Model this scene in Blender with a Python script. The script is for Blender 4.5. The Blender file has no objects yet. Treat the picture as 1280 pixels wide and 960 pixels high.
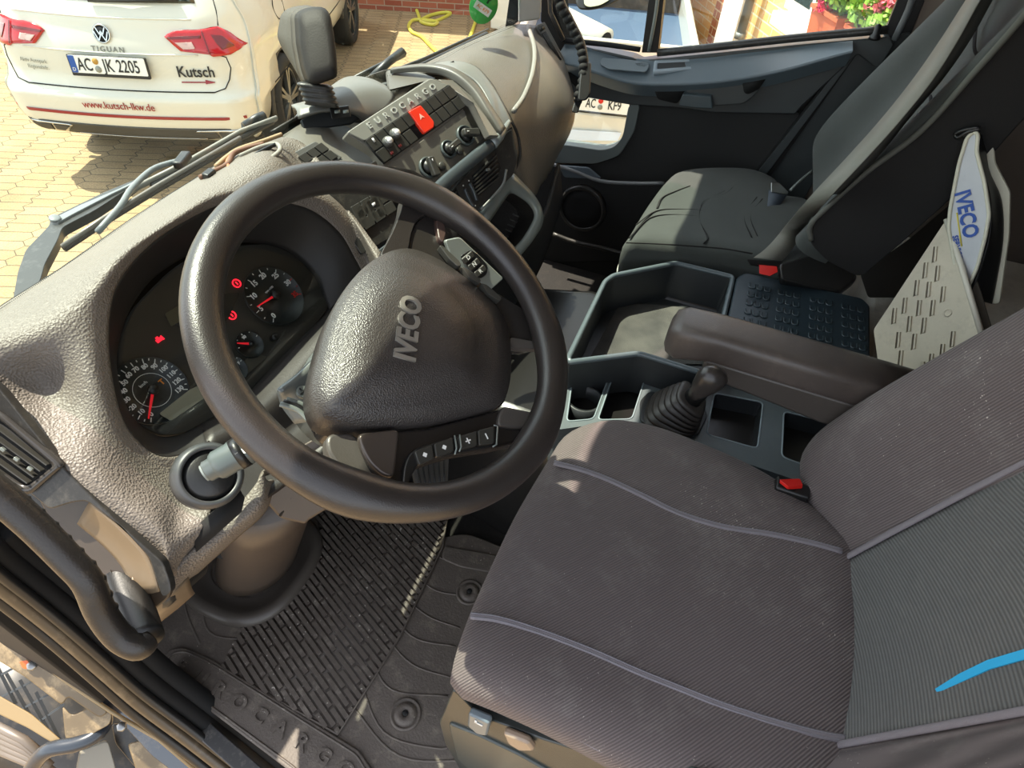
import bpy, bmesh, math, random
from mathutils import Vector as V, Matrix as M
random.seed(7)
sc = bpy.context.scene
COL = sc.collection
# ---------------------------------------------------------------- camera
CP = V((-0.05995, -0.21505, 1.35383)); YAW, PIT, ROL, FPX = 0.352323, 0.794178, 0.0700692, 770.02
_f = V((math.cos(YAW)*math.cos(PIT), math.sin(YAW)*math.cos(PIT), -math.sin(PIT)))
_r0 = _f.cross(V((0,0,1))).normalized(); _u0 = _r0.cross(_f)
_r = math.cos(ROL)*_r0 + math.sin(ROL)*_u0
_u = -math.sin(ROL)*_r0 + math.cos(ROL)*_u0
cd = bpy.data.cameras.new('camera'); cam = bpy.data.objects.new('camera', cd); COL.objects.link(cam)
cd.sensor_width = 36; cd.lens = 36*FPX/1280; cd.clip_start = .02; cd.clip_end = 200
cam.matrix_world = M(((_r.x,_u.x,-_f.x,CP.x),(_r.y,_u.y,-_f.y,CP.y),(_r.z,_u.z,-_f.z,CP.z),(0,0,0,1)))
sc.camera = cam
# ---------------------------------------------------------------- light
SUN = V((-.07, -.52, -1.0)).normalized()
w = bpy.data.worlds.new('sky'); sc.world = w; w.use_nodes = True
nt = w.node_tree; nt.nodes.clear()
sky = nt.nodes.new('ShaderNodeTexSky'); sky.sky_type = 'NISHITA'; sky.sun_disc = False
sky.sun_elevation = math.asin(-SUN.z); sky.sun_rotation = math.atan2(-SUN.x, -SUN.y)
hs = nt.nodes.new('ShaderNodeHueSaturation'); hs.inputs['Saturation'].default_value = .3
bg = nt.nodes.new('ShaderNodeBackground'); bg.inputs[1].default_value = .40
wo = nt.nodes.new('ShaderNodeOutputWorld')
nt.links.new(sky.outputs[0], hs.inputs['Color']); nt.links.new(hs.outputs[0], bg.inputs[0]); nt.links.new(bg.outputs[0], wo.inputs[0])
sl = bpy.data.lights.new('sun', 'SUN'); sl.energy = 8.5; sl.angle = .009; sl.color = (1, .91, .76)
so = bpy.data.objects.new('sun', sl); COL.objects.link(so)
so.rotation_mode = 'QUATERNION'; so.rotation_quaternion = SUN.to_track_quat('-Z', 'Y')
vs = sc.view_settings; vs.view_transform = 'Standard'; vs.look = 'None'; vs.gamma = 1; vs.use_curve_mapping = False
vs.exposure = 0.42
sc.cycles.max_bounces = 8; sc.cycles.transparent_max_bounces = 12; sc.cycles.use_denoising = True
sc.cycles.sample_clamp_indirect = 6

# ---------------------------------------------------------------- pixel helpers: a photo pixel meets a real plane of the place
def ray(px, py): return _f + _r*((px-640)/FPX) - _u*((py-480)/FPX)
def Dp(px, py, d): return CP + ray(px, py)*d
def Pn(px, py, o, n):
    d = ray(px, py); return CP + d*((o-CP).dot(n)/d.dot(n))
def Zp(px, py, z): return Pn(px, py, V((0,0,z)), V((0,0,1)))
def Xp(px, py, x): return Pn(px, py, V((x,0,0)), V((1,0,0)))
def Yp(px, py, y): return Pn(px, py, V((0,y,0)), V((0,1,0)))
class Pl:
    def __init__(s, o, e1, e2):
        s.o = V(o); s.e1 = V(e1).normalized(); s.n = s.e1.cross(V(e2)).normalized(); s.e2 = s.n.cross(s.e1)
    def P(s, px, py, h=0): return Pn(px, py, s.o + s.n*h, s.n)
    def L(s, a, b, h=0): return s.o + s.e1*a + s.e2*b + s.n*h
    def uv(s, p): d = p-s.o; return d.dot(s.e1), d.dot(s.e2), d.dot(s.n)

# ---------------------------------------------------------------- materials
def lin(h):
    h = h.lstrip('#'); h = h if len(h) == 6 else ''.join(x*2 for x in h); c = [int(h[i:i+2],16)/255 for i in (0,2,4)]
    return tuple((x/12.92 if x<=.04045 else ((x+.055)/1.055)**2.4) for x in c)+(1,)
MATS = {}
def mat(name, col, rough=.5, metal=0, bump=None, spec=.5, var=0, emit=None, coat=0, sheen=0, alpha=None, col2=None, dust=None, specks=None):
    """bump = (kind, scale, strength); var = large-scale colour variation; dust = (colour, amount, scale)"""
    if name in MATS: return MATS[name]
    m = bpy.data.materials.new(name); m.use_nodes = True; t = m.node_tree; b = t.nodes['Principled BSDF']
    c = lin(col) if isinstance(col, str) else col
    b.inputs['Base Color'].default_value = c; b.inputs['Roughness'].default_value = rough; b.inputs['Metallic'].default_value = metal
    b.inputs['Specular IOR Level'].default_value = spec; b.inputs['Coat Weight'].default_value = coat
    b.inputs['Sheen Weight'].default_value = sheen
    tc = t.nodes.new('ShaderNodeTexCoord'); src = None
    if var or col2:
        n = t.nodes.new('ShaderNodeTexNoise'); n.inputs['Scale'].default_value = 14; n.inputs['Detail'].default_value = 6
        t.links.new(tc.outputs['Object'], n.inputs['Vector'])
        r = t.nodes.new('ShaderNodeValToRGB'); e = r.color_ramp.elements
        c2 = lin(col2) if col2 else tuple(min(1,x*(1+var)) for x in c[:3])+(1,)
        c1 = c if col2 else tuple(x*(1-var) for x in c[:3])+(1,)
        e[0].color = c1; e[1].color = c2; e[0].position = .35; e[1].position = .68
        t.links.new(n.outputs['Fac'], r.inputs[0]); src = r.outputs[0]
    if dust:
        n = t.nodes.new('ShaderNodeTexNoise'); n.inputs['Scale'].default_value = dust[2]; n.inputs['Detail'].default_value = 9; n.inputs['Roughness'].default_value = .75
        t.links.new(tc.outputs['Object'], n.inputs['Vector'])
        r = t.nodes.new('ShaderNodeMapRange'); r.inputs[1].default_value = .52; r.inputs[2].default_value = .75; r.inputs[4].default_value = dust[1]
        t.links.new(n.outputs['Fac'], r.inputs[0])
        x = t.nodes.new('ShaderNodeMixRGB'); t.links.new(r.outputs[0], x.inputs[0])
        if src: t.links.new(src, x.inputs[1])
        else: x.inputs[1].default_value = c
        x.inputs[2].default_value = lin(dust[0]); src = x.outputs[0]
    if specks:
        n = t.nodes.new('ShaderNodeTexNoise'); n.inputs['Scale'].default_value = specks[1]; n.inputs['Detail'].default_value = 2
        t.links.new(tc.outputs['Object'], n.inputs['Vector'])
        n2 = t.nodes.new('ShaderNodeTexNoise'); n2.inputs['Scale'].default_value = 9; t.links.new(tc.outputs['Object'], n2.inputs['Vector'])
        ad = t.nodes.new('ShaderNodeMath'); ad.operation = 'MULTIPLY_ADD'; ad.inputs[1].default_value = .35; t.links.new(n2.outputs['Fac'], ad.inputs[0]); t.links.new(n.outputs['Fac'], ad.inputs[2])
        r = t.nodes.new('ShaderNodeMapRange'); r.inputs[1].default_value = specks[2]; r.inputs[2].default_value = specks[2]+.05; r.inputs[4].default_value = .8
        t.links.new(ad.outputs[0], r.inputs[0])
        x = t.nodes.new('ShaderNodeMixRGB'); t.links.new(r.outputs[0], x.inputs[0])
        if src: t.links.new(src, x.inputs[1])
        else: x.inputs[1].default_value = c
        x.inputs[2].default_value = lin(specks[0]); src = x.outputs[0]
    if bump and bump[0] in ('twill', 'rib'):
        dv = t.nodes.new('ShaderNodeVectorMath'); dv.operation = 'DOT_PRODUCT'; dv.inputs[1].default_value = (.60,.76,.25) if bump[0] == 'twill' else (.25,.25,.93)
        t.links.new(tc.outputs['Object'], dv.inputs[0]); cx = t.nodes.new('ShaderNodeCombineXYZ'); t.links.new(dv.outputs['Value'], cx.inputs[0])
        sm = t.nodes.new('ShaderNodeMath'); sm.operation = 'MULTIPLY'; sm.inputs[1].default_value = bump[1]*6.2832; t.links.new(dv.outputs['Value'], sm.inputs[0])
        sn_ = t.nodes.new('ShaderNodeMath'); sn_.operation = 'SINE'; t.links.new(sm.outputs[0], sn_.inputs[0])
        mr = t.nodes.new('ShaderNodeMapRange'); mr.inputs[1].default_value = -1; mr.inputs[3].default_value = .62; mr.inputs[4].default_value = 1.25; t.links.new(sn_.outputs[0], mr.inputs[0])
        x = t.nodes.new('ShaderNodeMixRGB'); x.blend_type = 'MULTIPLY'; x.inputs[0].default_value = 1
        if src: t.links.new(src, x.inputs[1])
        else: x.inputs[1].default_value = c
        t.links.new(mr.outputs[0], x.inputs[2]); src = x.outputs[0]; wave_out = sn_.outputs[0]
    if src: t.links.new(src, b.inputs['Base Color'])
    if bump:
        k, s, st = bump
        if k in ('twill', 'rib'): n = None; o = wave_out
        elif k == 'leather':
            n = t.nodes.new('ShaderNodeTexVoronoi'); n.feature = 'SMOOTH_F1'; n.inputs['Scale'].default_value = s; o = n.outputs['Distance']
        elif k == 'noise':
            n = t.nodes.new('ShaderNodeTexNoise'); n.inputs['Scale'].default_value = s; n.inputs['Detail'].default_value = 4; o = n.outputs['Fac']
        else:
            n = t.nodes.new('ShaderNodeTexWave'); n.inputs['Scale'].default_value = s; n.bands_direction = 'DIAGONAL' if k == 'twill' else ('X' if k == 'wavex' else ('Y' if k == 'wavey' else 'Z')); n.inputs['Distortion'].default_value = .6 if k == 'twill' else .2; n.inputs['Detail'].default_value = 1; o = n.outputs['Fac']
        if n: t.links.new(tc.outputs['Object'], n.inputs['Vector'])
        bp = t.nodes.new('ShaderNodeBump'); bp.inputs['Strength'].default_value = st; bp.inputs['Distance'].default_value = .0022 if k == 'leather' else (.0006 if k in ('twill','rib') else .002)
        t.links.new(o, bp.inputs['Height']); t.links.new(bp.outputs[0], b.inputs['Normal'])
    if emit:
        b.inputs['Emission Color'].default_value = lin(emit[0]); b.inputs['Emission Strength'].default_value = emit[1]
    MATS[name] = m; return m
def glassmat(name, tint, refl=.06, clear=1.0, rough=.0):
    if name in MATS: return MATS[name]
    m = bpy.data.materials.new(name); m.use_nodes = True; t = m.node_tree; t.nodes.clear()
    tr = t.nodes.new('ShaderNodeBsdfTransparent'); tr.inputs[0].default_value = lin(tint)
    gl = t.nodes.new('ShaderNodeBsdfGlossy'); gl.inputs['Roughness'].default_value = rough
    mx = t.nodes.new('ShaderNodeMixShader'); mx.inputs[0].default_value = refl
    o = t.nodes.new('ShaderNodeOutputMaterial')
    t.links.new(tr.outputs[0], mx.inputs[1]); t.links.new(gl.outputs[0], mx.inputs[2]); t.links.new(mx.outputs[0], o.inputs[0])
    MATS[name] = m; return m
DUST = '#8b8578'
m_dash = mat('dash_grain_plastic', '#6f6860', .5, bump=('leather', 400, .7), var=.05)
m_dashs = mat('dash_smooth_plastic', '#68655e', .42, bump=('noise', 500, .15), var=.05)
m_trim = mat('dark_trim_plastic', '#2c2b29', .38, bump=('noise', 300, .2), var=.15, dust=(DUST, .25, 60))
m_black = mat('black_plastic', '#1a1a1a', .38, bump=('noise', 400, .1))
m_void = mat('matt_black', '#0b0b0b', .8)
m_btn = mat('button_plastic', '#33322e', .42, bump=('noise', 500, .1))
m_btnl = mat('button_edge_plastic', '#3a3935', .4)
m_silver = mat('silver_grey_plastic', '#7d8480', .35, metal=.25, bump=('noise', 600, .1), var=.06)
m_bar = mat('anthracite_bar_plastic', '#4b5256', .3, metal=.3)
m_rim = mat('wheel_leather', '#2e2a28', .33, bump=('leather', 900, .12), var=.12, spec=.6)
m_pad = mat('wheel_pad_plastic', '#3b3735', .36, bump=('leather', 700, .35), var=.08, spec=.6)
m_gloss = mat('glossy_spoke_plastic', '#2a2725', .25, bump=('noise', 300, .08))
m_chrome = mat('chrome', '#c4c4c4', .18, metal=1)
m_white = mat('white_print', '#e6e6e2', .5)
m_red = mat('red_plastic', '#d5231c', .4)
m_orange = mat('orange_print', '#e58a2b', .5)
m_taupe = mat('taupe_column_plastic', '#4c4239', .42, bump=('noise', 300, .15), var=.06)
m_seat = mat('seat_cover_twill', '#5d5453', .9, bump=('twill', 290, .6), sheen=.05, dust=('#85807b', .35, 14), specks=('#b8b0a6', 300, .92))
m_seatin = mat('seat_cover_ribbed_insert', '#5b5b59', .9, bump=('rib', 260, .8), sheen=.05, dust=('#77736c', .3, 10))
m_seam = mat('seam_tape', '#777175', .85, bump=('noise', 900, .5))
m_blue = mat('blue_ribbon', '#2aa0cf', .6)
m_pseat = mat('passenger_cloth', '#3c403d', .92, bump=('noise', 900, .6), sheen=.1, var=.08)
m_pseatd = mat('passenger_side_cloth', '#1d1c1b', .95, bump=('noise', 900, .4))
m_belt = mat('belt_webbing', '#78776d', .7, bump=('noise', 700, .4), var=.06)
m_rubber = mat('floor_mat_rubber', '#5a524b', .6, bump=('noise', 220, .5), dust=('#8f8576', .6, 30), specks=('#c9c2b6', 170, .93))
m_rubberd = mat('floor_mat_rubber_rib', '#564e47', .55, bump=('noise', 220, .4), dust=('#a0968a', .6, 38), specks=('#d2cabd', 150, .88))
m_cons = mat('console_plastic', '#565e61', .42, bump=('noise', 500, .2), var=.06, dust=('#70706a', .25, 40))
m_consd = mat('console_dark_plastic', '#2a2d2f', .45, bump=('noise', 400, .2))
m_ribmat = mat('ribbed_insert_rubber', '#8c857a', .55, dust=('#8a8276', .5, 60))
m_carpet = mat('tray_carpet', '#3d3d3c', .95, bump=('noise', 500, .8), col2='#575652')
m_tunnel = mat('grey_floor_liner', '#d2ccc0', .75, bump=('noise', 60, .3), var=.12, dust=('#4e4942', .5, 14))
m_arm = mat('armrest_skin', '#4c4541', .38, bump=('noise', 700, .2), var=.1, dust=('#6d6359', .35, 30))
m_beige = mat('beige_perforated_board', '#c6bda9', .6, bump=('noise', 120, .25), var=.07, dust=('#7a7263', .35, 30))
m_bag = mat('folder_white_vinyl', '#b9bcc0', .45, bump=('noise', 60, .2), var=.06)
m_bagedge = mat('folder_yellowed_edge', '#c9c7b4', .6)
m_door = mat('door_card_plastic', '#3a3e3f', .36, bump=('noise', 500, .15), var=.05)
m_doord = mat('door_cloth_black', '#222221', .8, bump=('noise', 600, .4))
m_doorg = mat('door_reveal_grey', '#5f6664', .45)
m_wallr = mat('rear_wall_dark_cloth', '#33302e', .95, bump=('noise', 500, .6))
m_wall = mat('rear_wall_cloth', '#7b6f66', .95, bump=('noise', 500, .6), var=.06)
m_roof = mat('headliner_cloth', '#8a8884', .95)
m_alu = mat('brushed_aluminium', '#9a9a98', .3, metal=.9, bump=('noise', 60, .15))
m_wiper = mat('wiper_arm_paint', '#232526', .38, dust=('#777', .3, 50))
m_body = mat('white_car_paint', '#d6d3c6', .3, coat=.5, spec=.5)
m_cargl = mat('dark_car_glass', '#26312f', .08, spec=.8)
m_tyre = mat('tyre_rubber', '#242424', .8, bump=('noise', 60, .5))
m_lampred = mat('tail_lamp_red', '#b5101a', .15, coat=.6)
m_lampdk = mat('tail_lamp_dark_red', '#6d0d12', .15, coat=.6)
m_lampcl = mat('tail_lamp_clear', '#c9a7a0', .2, coat=.6)
m_redline = mat('red_reflector', '#8e1f27', .3)
m_carblk = mat('bumper_black_plastic', '#3c3a37', .55, bump=('noise', 200, .2))
m_print = mat('black_print', '#23211f', .6)
m_greyprint = mat('grey_print', '#8d8f86', .6)
m_platew = mat('plate_white', '#e9e9e4', .4)
m_plateb = mat('plate_blue', '#1f4f9e', .4)
m_wsglass = glassmat('windscreen_glass', '#e9f5ee', .05)
m_sideglass = glassmat('side_window_glass', '#f4faf8', .04)
m_clear = glassmat('cluster_lens', '#e8ecec', .05, rough=.03)

# ---------------------------------------------------------------- object helpers
def thing(name, label, cat, loc=(0,0,0), group=None):
    o = bpy.data.objects.new(name, None); COL.objects.link(o); o.location = loc; o.empty_display_size = .05
    o['label'] = label; o['category'] = cat
    if group: o['group'] = group
    return o
def tag(o, label, cat, group=None):
    o['label'] = label; o['category'] = cat
    if group: o['group'] = group
    return o
def struct(o): o['kind'] = 'structure'; return o
ROOTLOC = {}
def absloc(o):
    l = V((0,0,0))
    while o is not None:
        l += o.location; o = o.parent
    return l
def mk(name, verts, faces, m, parent=None, smooth=True, bevel=0, seg=2, sub=0, solid=0, auto=None, loc=None):
    verts = [V(v) for v in verts]
    me = bpy.data.meshes.new(name)
    P = absloc(parent) if parent is not None else V((0,0,0))
    if loc is None:
        c = V((0,0,0))
        for v in verts: c += v
        c /= max(1, len(verts))
    else: c = V(loc)
    me.from_pydata([v-c for v in verts], [], faces); me.update()
    bm = bmesh.new(); bm.from_mesh(me); bmesh.ops.recalc_face_normals(bm, faces=bm.faces); bm.to_mesh(me); bm.free()
    for p in me.polygons: p.use_smooth = smooth
    ms = m if isinstance(m, (list, tuple)) else [m]
    for x in ms: me.materials.append(x)
    o = bpy.data.objects.new(name, me); COL.objects.link(o)
    if parent is not None: o.parent = parent
    o.location = c - P
    if bevel:
        b = o.modifiers.new('b', 'BEVEL'); b.width = bevel; b.segments = seg; b.limit_method = 'ANGLE'; b.angle_limit = math.radians(40)
    if solid:
        s = o.modifiers.new('s', 'SOLIDIFY'); s.thickness = solid; s.offset = -1
    if sub:
        s = o.modifiers.new('u', 'SUBSURF'); s.levels = sub; s.render_levels = sub
    if smooth and (bevel or auto):
        try:
            for e in me.edges: pass
            me.set_sharp_from_angle(angle=math.radians(50))
        except Exception: pass
        if bevel:
            wn = o.modifiers.new('w', 'WEIGHTED_NORMAL'); wn.keep_sharp = True
    return o
class MB:
    def __init__(s): s.v = []; s.f = []
    def add(s, vs_, fs):
        k = len(s.v); s.v += [V(x) for x in vs_]; s.f += [tuple(i+k for i in f) for f in fs]
    def slab(s, pts, h, n):
        n = V(n); a = [V(p) for p in pts]; b = [p - n*h for p in a]; N = len(a)
        s.add(a+b, [tuple(range(N)), tuple(range(2*N-1, N-1, -1))] + [(i, (i+1) % N, (i+1) % N+N, i+N) for i in range(N)])
    def box(s, c, ex, ey, ez, sx, sy, sz):
        c = V(c); ex = V(ex)*sx/2; ey = V(ey)*sy/2; ez = V(ez)*sz/2
        vs_ = [c+i*ex+j*ey+k*ez for i in (-1,1) for j in (-1,1) for k in (-1,1)]
        s.add(vs_, [(0,1,3,2),(4,6,7,5),(0,4,5,1),(2,3,7,6),(0,2,6,4),(1,5,7,3)])
    def tube(s, path, r, seg=12, closed=False, flat=1.0, up=None):
        path = [V(p) for p in path]; N = len(path); rr = r if isinstance(r, (list, tuple)) else [r]*N; vs_ = []; fs = []
        prev = None
        for i, p in enumerate(path):
            if closed: t = path[(i+1) % N]-path[i-1]
            else: t = path[min(i+1, N-1)]-path[max(i-1, 0)]
            t.normalize()
            if up is not None: a = V(up) - t*V(up).dot(t)
            elif prev is None:
                a = t.orthogonal()
            else: a = prev - t*prev.dot(t)
            if a.length < 1e-6: a = t.orthogonal()
            a.normalize(); prev = a; b = t.cross(a)
            for k in range(seg):
                an = 2*math.pi*k/seg; vs_.append(p + (a*math.cos(an)*flat + b*math.sin(an))*rr[i])
        M_ = N if closed else N-1
        for i in range(M_):
            j = (i+1) % N
            for k in range(seg): fs.append((i*seg+k, i*seg+(k+1) % seg, j*seg+(k+1) % seg, j*seg+k))
        if not closed: fs += [tuple(range(seg-1, -1, -1)), tuple(range((N-1)*seg, N*seg))]
        s.add(vs_, fs)
    def lathe(s, o, ax, prof, seg=32, ref=None):
        """prof = [(radius, height along axis)]"""
        o = V(o); ax = V(ax).normalized(); a = ax.orthogonal().normalized() if ref is None else (V(ref)-ax*V(ref).dot(ax)).normalized(); b = ax.cross(a)
        vs_ = []; fs = []
        for r, h in prof:
            for k in range(seg):
                an = 2*math.pi*k/seg; vs_.append(o + ax*h + (a*math.cos(an)+b*math.sin(an))*max(r, 1e-5))
        for i in range(len(prof)-1):
            for k in range(seg): fs.append((i*seg+k, i*seg+(k+1) % seg, (i+1)*seg+(k+1) % seg, (i+1)*seg+k))
        if prof[0][0] > 1e-4: fs.append(tuple(range(seg-1, -1, -1)))
        if prof[-1][0] > 1e-4: fs.append(tuple(range((len(prof)-1)*seg, len(prof)*seg)))
        s.add(vs_, fs)
    def ring(s, outer, inner, h, n):
        n = V(n); N = len(outer); A = [V(p) for p in outer]; B = [V(p) for p in inner]; C = [p-n*h for p in A]; D = [p-n*h for p in B]
        fs = []
        for i in range(N):
            j = (i+1) % N
            fs += [(i, j, N+j, N+i), (2*N+i, 3*N+i, 3*N+j, 2*N+j), (i, 2*N+i, 2*N+j, j), (N+i, N+j, 3*N+j, 3*N+i)]
        s.add(A+B+C+D, fs)
    def build(s, name, m, parent=None, **k): return mk(name, s.v, s.f, m, parent, **k)
def crv(pts, sub=6, closed=False):
    """Catmull-Rom through points"""
    P = [V(p) for p in pts]; N = len(P); out = []
    rng = range(N) if closed else range(N-1)
    for i in rng:
        p0 = P[i-1] if (closed or i > 0) else P[0]*2-P[1]
        p1 = P[i]; p2 = P[(i+1) % N]; p3 = P[(i+2) % N] if (closed or i+2 < N) else P[-1]*2-P[-2]
        for k in range(sub):
            t = k/sub
            out.append(.5*((2*p1)+(p2-p0)*t+(2*p0-5*p1+4*p2-p3)*t*t+(3*p1-p0-3*p2+p3)*t**3))
    if not closed: out.append(P[-1])
    return out
def rnd(pts, r, seg=4):
    """round the corners of a polygon"""
    P = [V(p) for p in pts]; N = len(P); out = []
    for i in range(N):
        a, b, c = P[i-1], P[i], P[(i+1) % N]
        ri = r[i] if isinstance(r, (list, tuple)) else r
        d1 = a-b; d2 = c-b; q = min(ri, d1.length*.48, d2.length*.48)
        if q < 1e-5: out.append(b); continue
        s_ = b+d1.normalized()*q; e = b+d2.normalized()*q
        for k in range(seg+1):
            t = k/seg; out.append(s_*(1-t)**2+b*2*t*(1-t)+e*t*t)
    return out
def resample(pts, n, closed=True):
    P = [V(p) for p in pts]
    if closed: P = P+[P[0]]
    L = [0]
    for a, b in zip(P, P[1:]): L.append(L[-1]+(b-a).length)
    out = []; j = 0
    for k in range(n):
        t = L[-1]*k/(n if closed else n-1)
        while j < len(P)-2 and L[j+1] < t: j += 1
        d = L[j+1]-L[j]; out.append(P[j].lerp(P[j+1], (t-L[j])/d if d > 0 else 0))
    return out
def patch(name, rows, m, parent=None, sub=5, thick=.004, closed=False, sharp=False, **k):
    """smooth surface through a grid of control points"""
    R = [crv(r, sub, closed) for r in rows]
    if sharp: G = R
    else:
        cols = [crv([R[i][j] for i in range(len(R))], sub) for j in range(len(R[0]))]
        G = [[cols[j][i] for j in range(len(cols))] for i in range(len(cols[0]))]
    nr, nc = len(G), len(G[0]); v = [p for r in G for p in r]; f = []
    for i in range(nr-1):
        for j in range(nc if closed else nc-1):
            j2 = (j+1) % nc; f.append((i*nc+j, i*nc+j2, (i+1)*nc+j2, (i+1)*nc+j))
    me_o = mk(name, v, f, m, parent, **k)
    # make the normals look towards the cabin side
    me = me_o.data; c = CP - absloc(me_o); s_ = sum((p.normal.dot(c-p.center) > 0) - (p.normal.dot(c-p.center) < 0) for p in me.polygons)
    if s_ < 0: me.flip_normals()
    if thick:
        sm = me_o.modifiers.new('s', 'SOLIDIFY'); sm.thickness = thick; sm.offset = -1
    return me_o
def slab(name, pts, h, n, m, parent=None, bevel=.0015, **k):
    b = MB(); b.slab(pts, h, n); return b.build(name, m, parent, bevel=bevel, **k)
def text(name, s, o, e1, e2, size, m, parent=None, ext=.0006, align='CENTER', sx=1.0, bold=0, kind=None, space=1.0):
    cu = bpy.data.curves.new(name, 'FONT'); cu.body = s; cu.size = 1; cu.align_x = align; cu.align_y = 'CENTER'; cu.extrude = ext/size; cu.offset = bold; cu.space_character = space; cu.resolution_u = 3
    t = bpy.data.objects.new(name, cu); COL.objects.link(t)
    dg = bpy.context.evaluated_depsgraph_get(); dg.update()
    me = bpy.data.meshes.new_from_object(t.evaluated_get(dg)); bpy.data.objects.remove(t)
    e1 = V(e1).normalized(); n = e1.cross(V(e2)).normalized(); e2 = n.cross(e1); o = V(o)
    P = absloc(parent) if parent is not None else V((0,0,0))
    for v in me.vertices: c = v.co; v.co = e1*c.x*size*sx + e2*c.y*size + n*c.z*size
    me.materials.clear(); me.materials.append(m)
    ob = bpy.data.objects.new(name, me); COL.objects.link(ob)
    if parent is not None: ob.parent = parent
    ob.location = o-P; return ob
def dup(o, off, parent='same', label=None):
    c = o.copy(); COL.objects.link(c); c.location = o.location + V(off)
    if label: c['label'] = label
    for ch in o.children:
        d = ch.copy(); COL.objects.link(d); d.parent = c
        for g in ch.children:
            e = g.copy(); COL.objects.link(e); e.parent = d
    return c
# ================================================================ the yard outside
G = -1.18
PAVE = math.radians(25)
def paver_mat():
    m = bpy.data.materials.new('interlocking_pavers'); m.use_nodes = True; t = m.node_tree; b = t.nodes['Principled BSDF']; b.inputs['Roughness'].default_value = .85
    L = t.links.new; N = t.nodes.new
    tc = N('ShaderNodeTexCoord'); mp = N('ShaderNodeMapping'); mp.inputs['Rotation'].default_value = (0, 0, -PAVE); L(tc.outputs['Object'], mp.inputs[0])
    sp = N('ShaderNodeSeparateXYZ'); L(mp.outputs[0], sp.inputs[0])
    def zig(src, per, amp):
        a = N('ShaderNodeMath'); a.operation = 'PINGPONG'; a.inputs[1].default_value = per; L(src, a.inputs[0])
        c = N('ShaderNodeMath'); c.operation = 'MULTIPLY'; c.inputs[1].default_value = amp; L(a.outputs[0], c.inputs[0]); return c.outputs[0]
    def add(a, c):
        x = N('ShaderNodeMath'); x.operation = 'ADD'; L(a, x.inputs[0]); L(c, x.inputs[1]); return x.outputs[0]
    cb = N('ShaderNodeCombineXYZ'); L(sp.outputs[0], cb.inputs[0]); L(add(sp.outputs[1], zig(sp.outputs[0], .0575, .75)), cb.inputs[1])
    br = N('ShaderNodeTexBrick'); L(cb.outputs[0], br.inputs['Vector'])
    br.inputs['Scale'].default_value = 1; br.inputs['Brick Width'].default_value = .115; br.inputs['Row Height'].default_value = .23; br.inputs['Mortar Size'].default_value = .005; br.inputs['Mortar Smooth'].default_value = .3
    br.inputs['Color1'].default_value = lin('#a78c66'); br.inputs['Color2'].default_value = lin('#b39872'); br.inputs['Mortar'].default_value = lin('#5f5340'); br.inputs['Bias'].default_value = 0
    n = N('ShaderNodeTexNoise'); n.inputs['Scale'].default_value = 1.7; n.inputs['Detail'].default_value = 8; n.inputs['Roughness'].default_value = .7; L(tc.outputs['Object'], n.inputs[0])
    r = N('ShaderNodeMapRange'); r.inputs[1].default_value = .35; r.inputs[2].default_value = .7; r.inputs[3].default_value = .72; r.inputs[4].default_value = 1.1; L(n.outputs[0], r.inputs[0])
    g2 = N('ShaderNodeTexNoise'); g2.inputs['Scale'].default_value = 90; g2.inputs['Detail'].default_value = 4; L(tc.outputs['Object'], g2.inputs[0]); r2 = N('ShaderNodeMapRange'); r2.inputs[1].default_value = .35; r2.inputs[2].default_value = .65; r2.inputs[3].default_value = .75; r2.inputs[4].default_value = 1.12; L(g2.outputs[0], r2.inputs[0])
    mm = N('ShaderNodeMath'); mm.operation = 'MULTIPLY'; L(r.outputs[0], mm.inputs[0]); L(r2.outputs[0], mm.inputs[1])
    x = N('ShaderNodeMixRGB'); x.blend_type = 'MULTIPLY'; x.inputs[0].default_value = 1; L(br.outputs['Color'], x.inputs[1]); L(mm.outputs[0], x.inputs[2])
    L(x.outputs[0], b.inputs['Base Color'])
    bp = N('ShaderNodeBump'); bp.inputs['Strength'].default_value = .5; bp.inputs['Distance'].default_value = .006; iv = N('ShaderNodeMath'); iv.operation = 'SUBTRACT'; iv.inputs[0].default_value = 1; L(br.outputs['Fac'], iv.inputs[1]); L(iv.outputs[0], bp.inputs['Height']); L(bp.outputs[0], b.inputs['Normal'])
    return m
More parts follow.
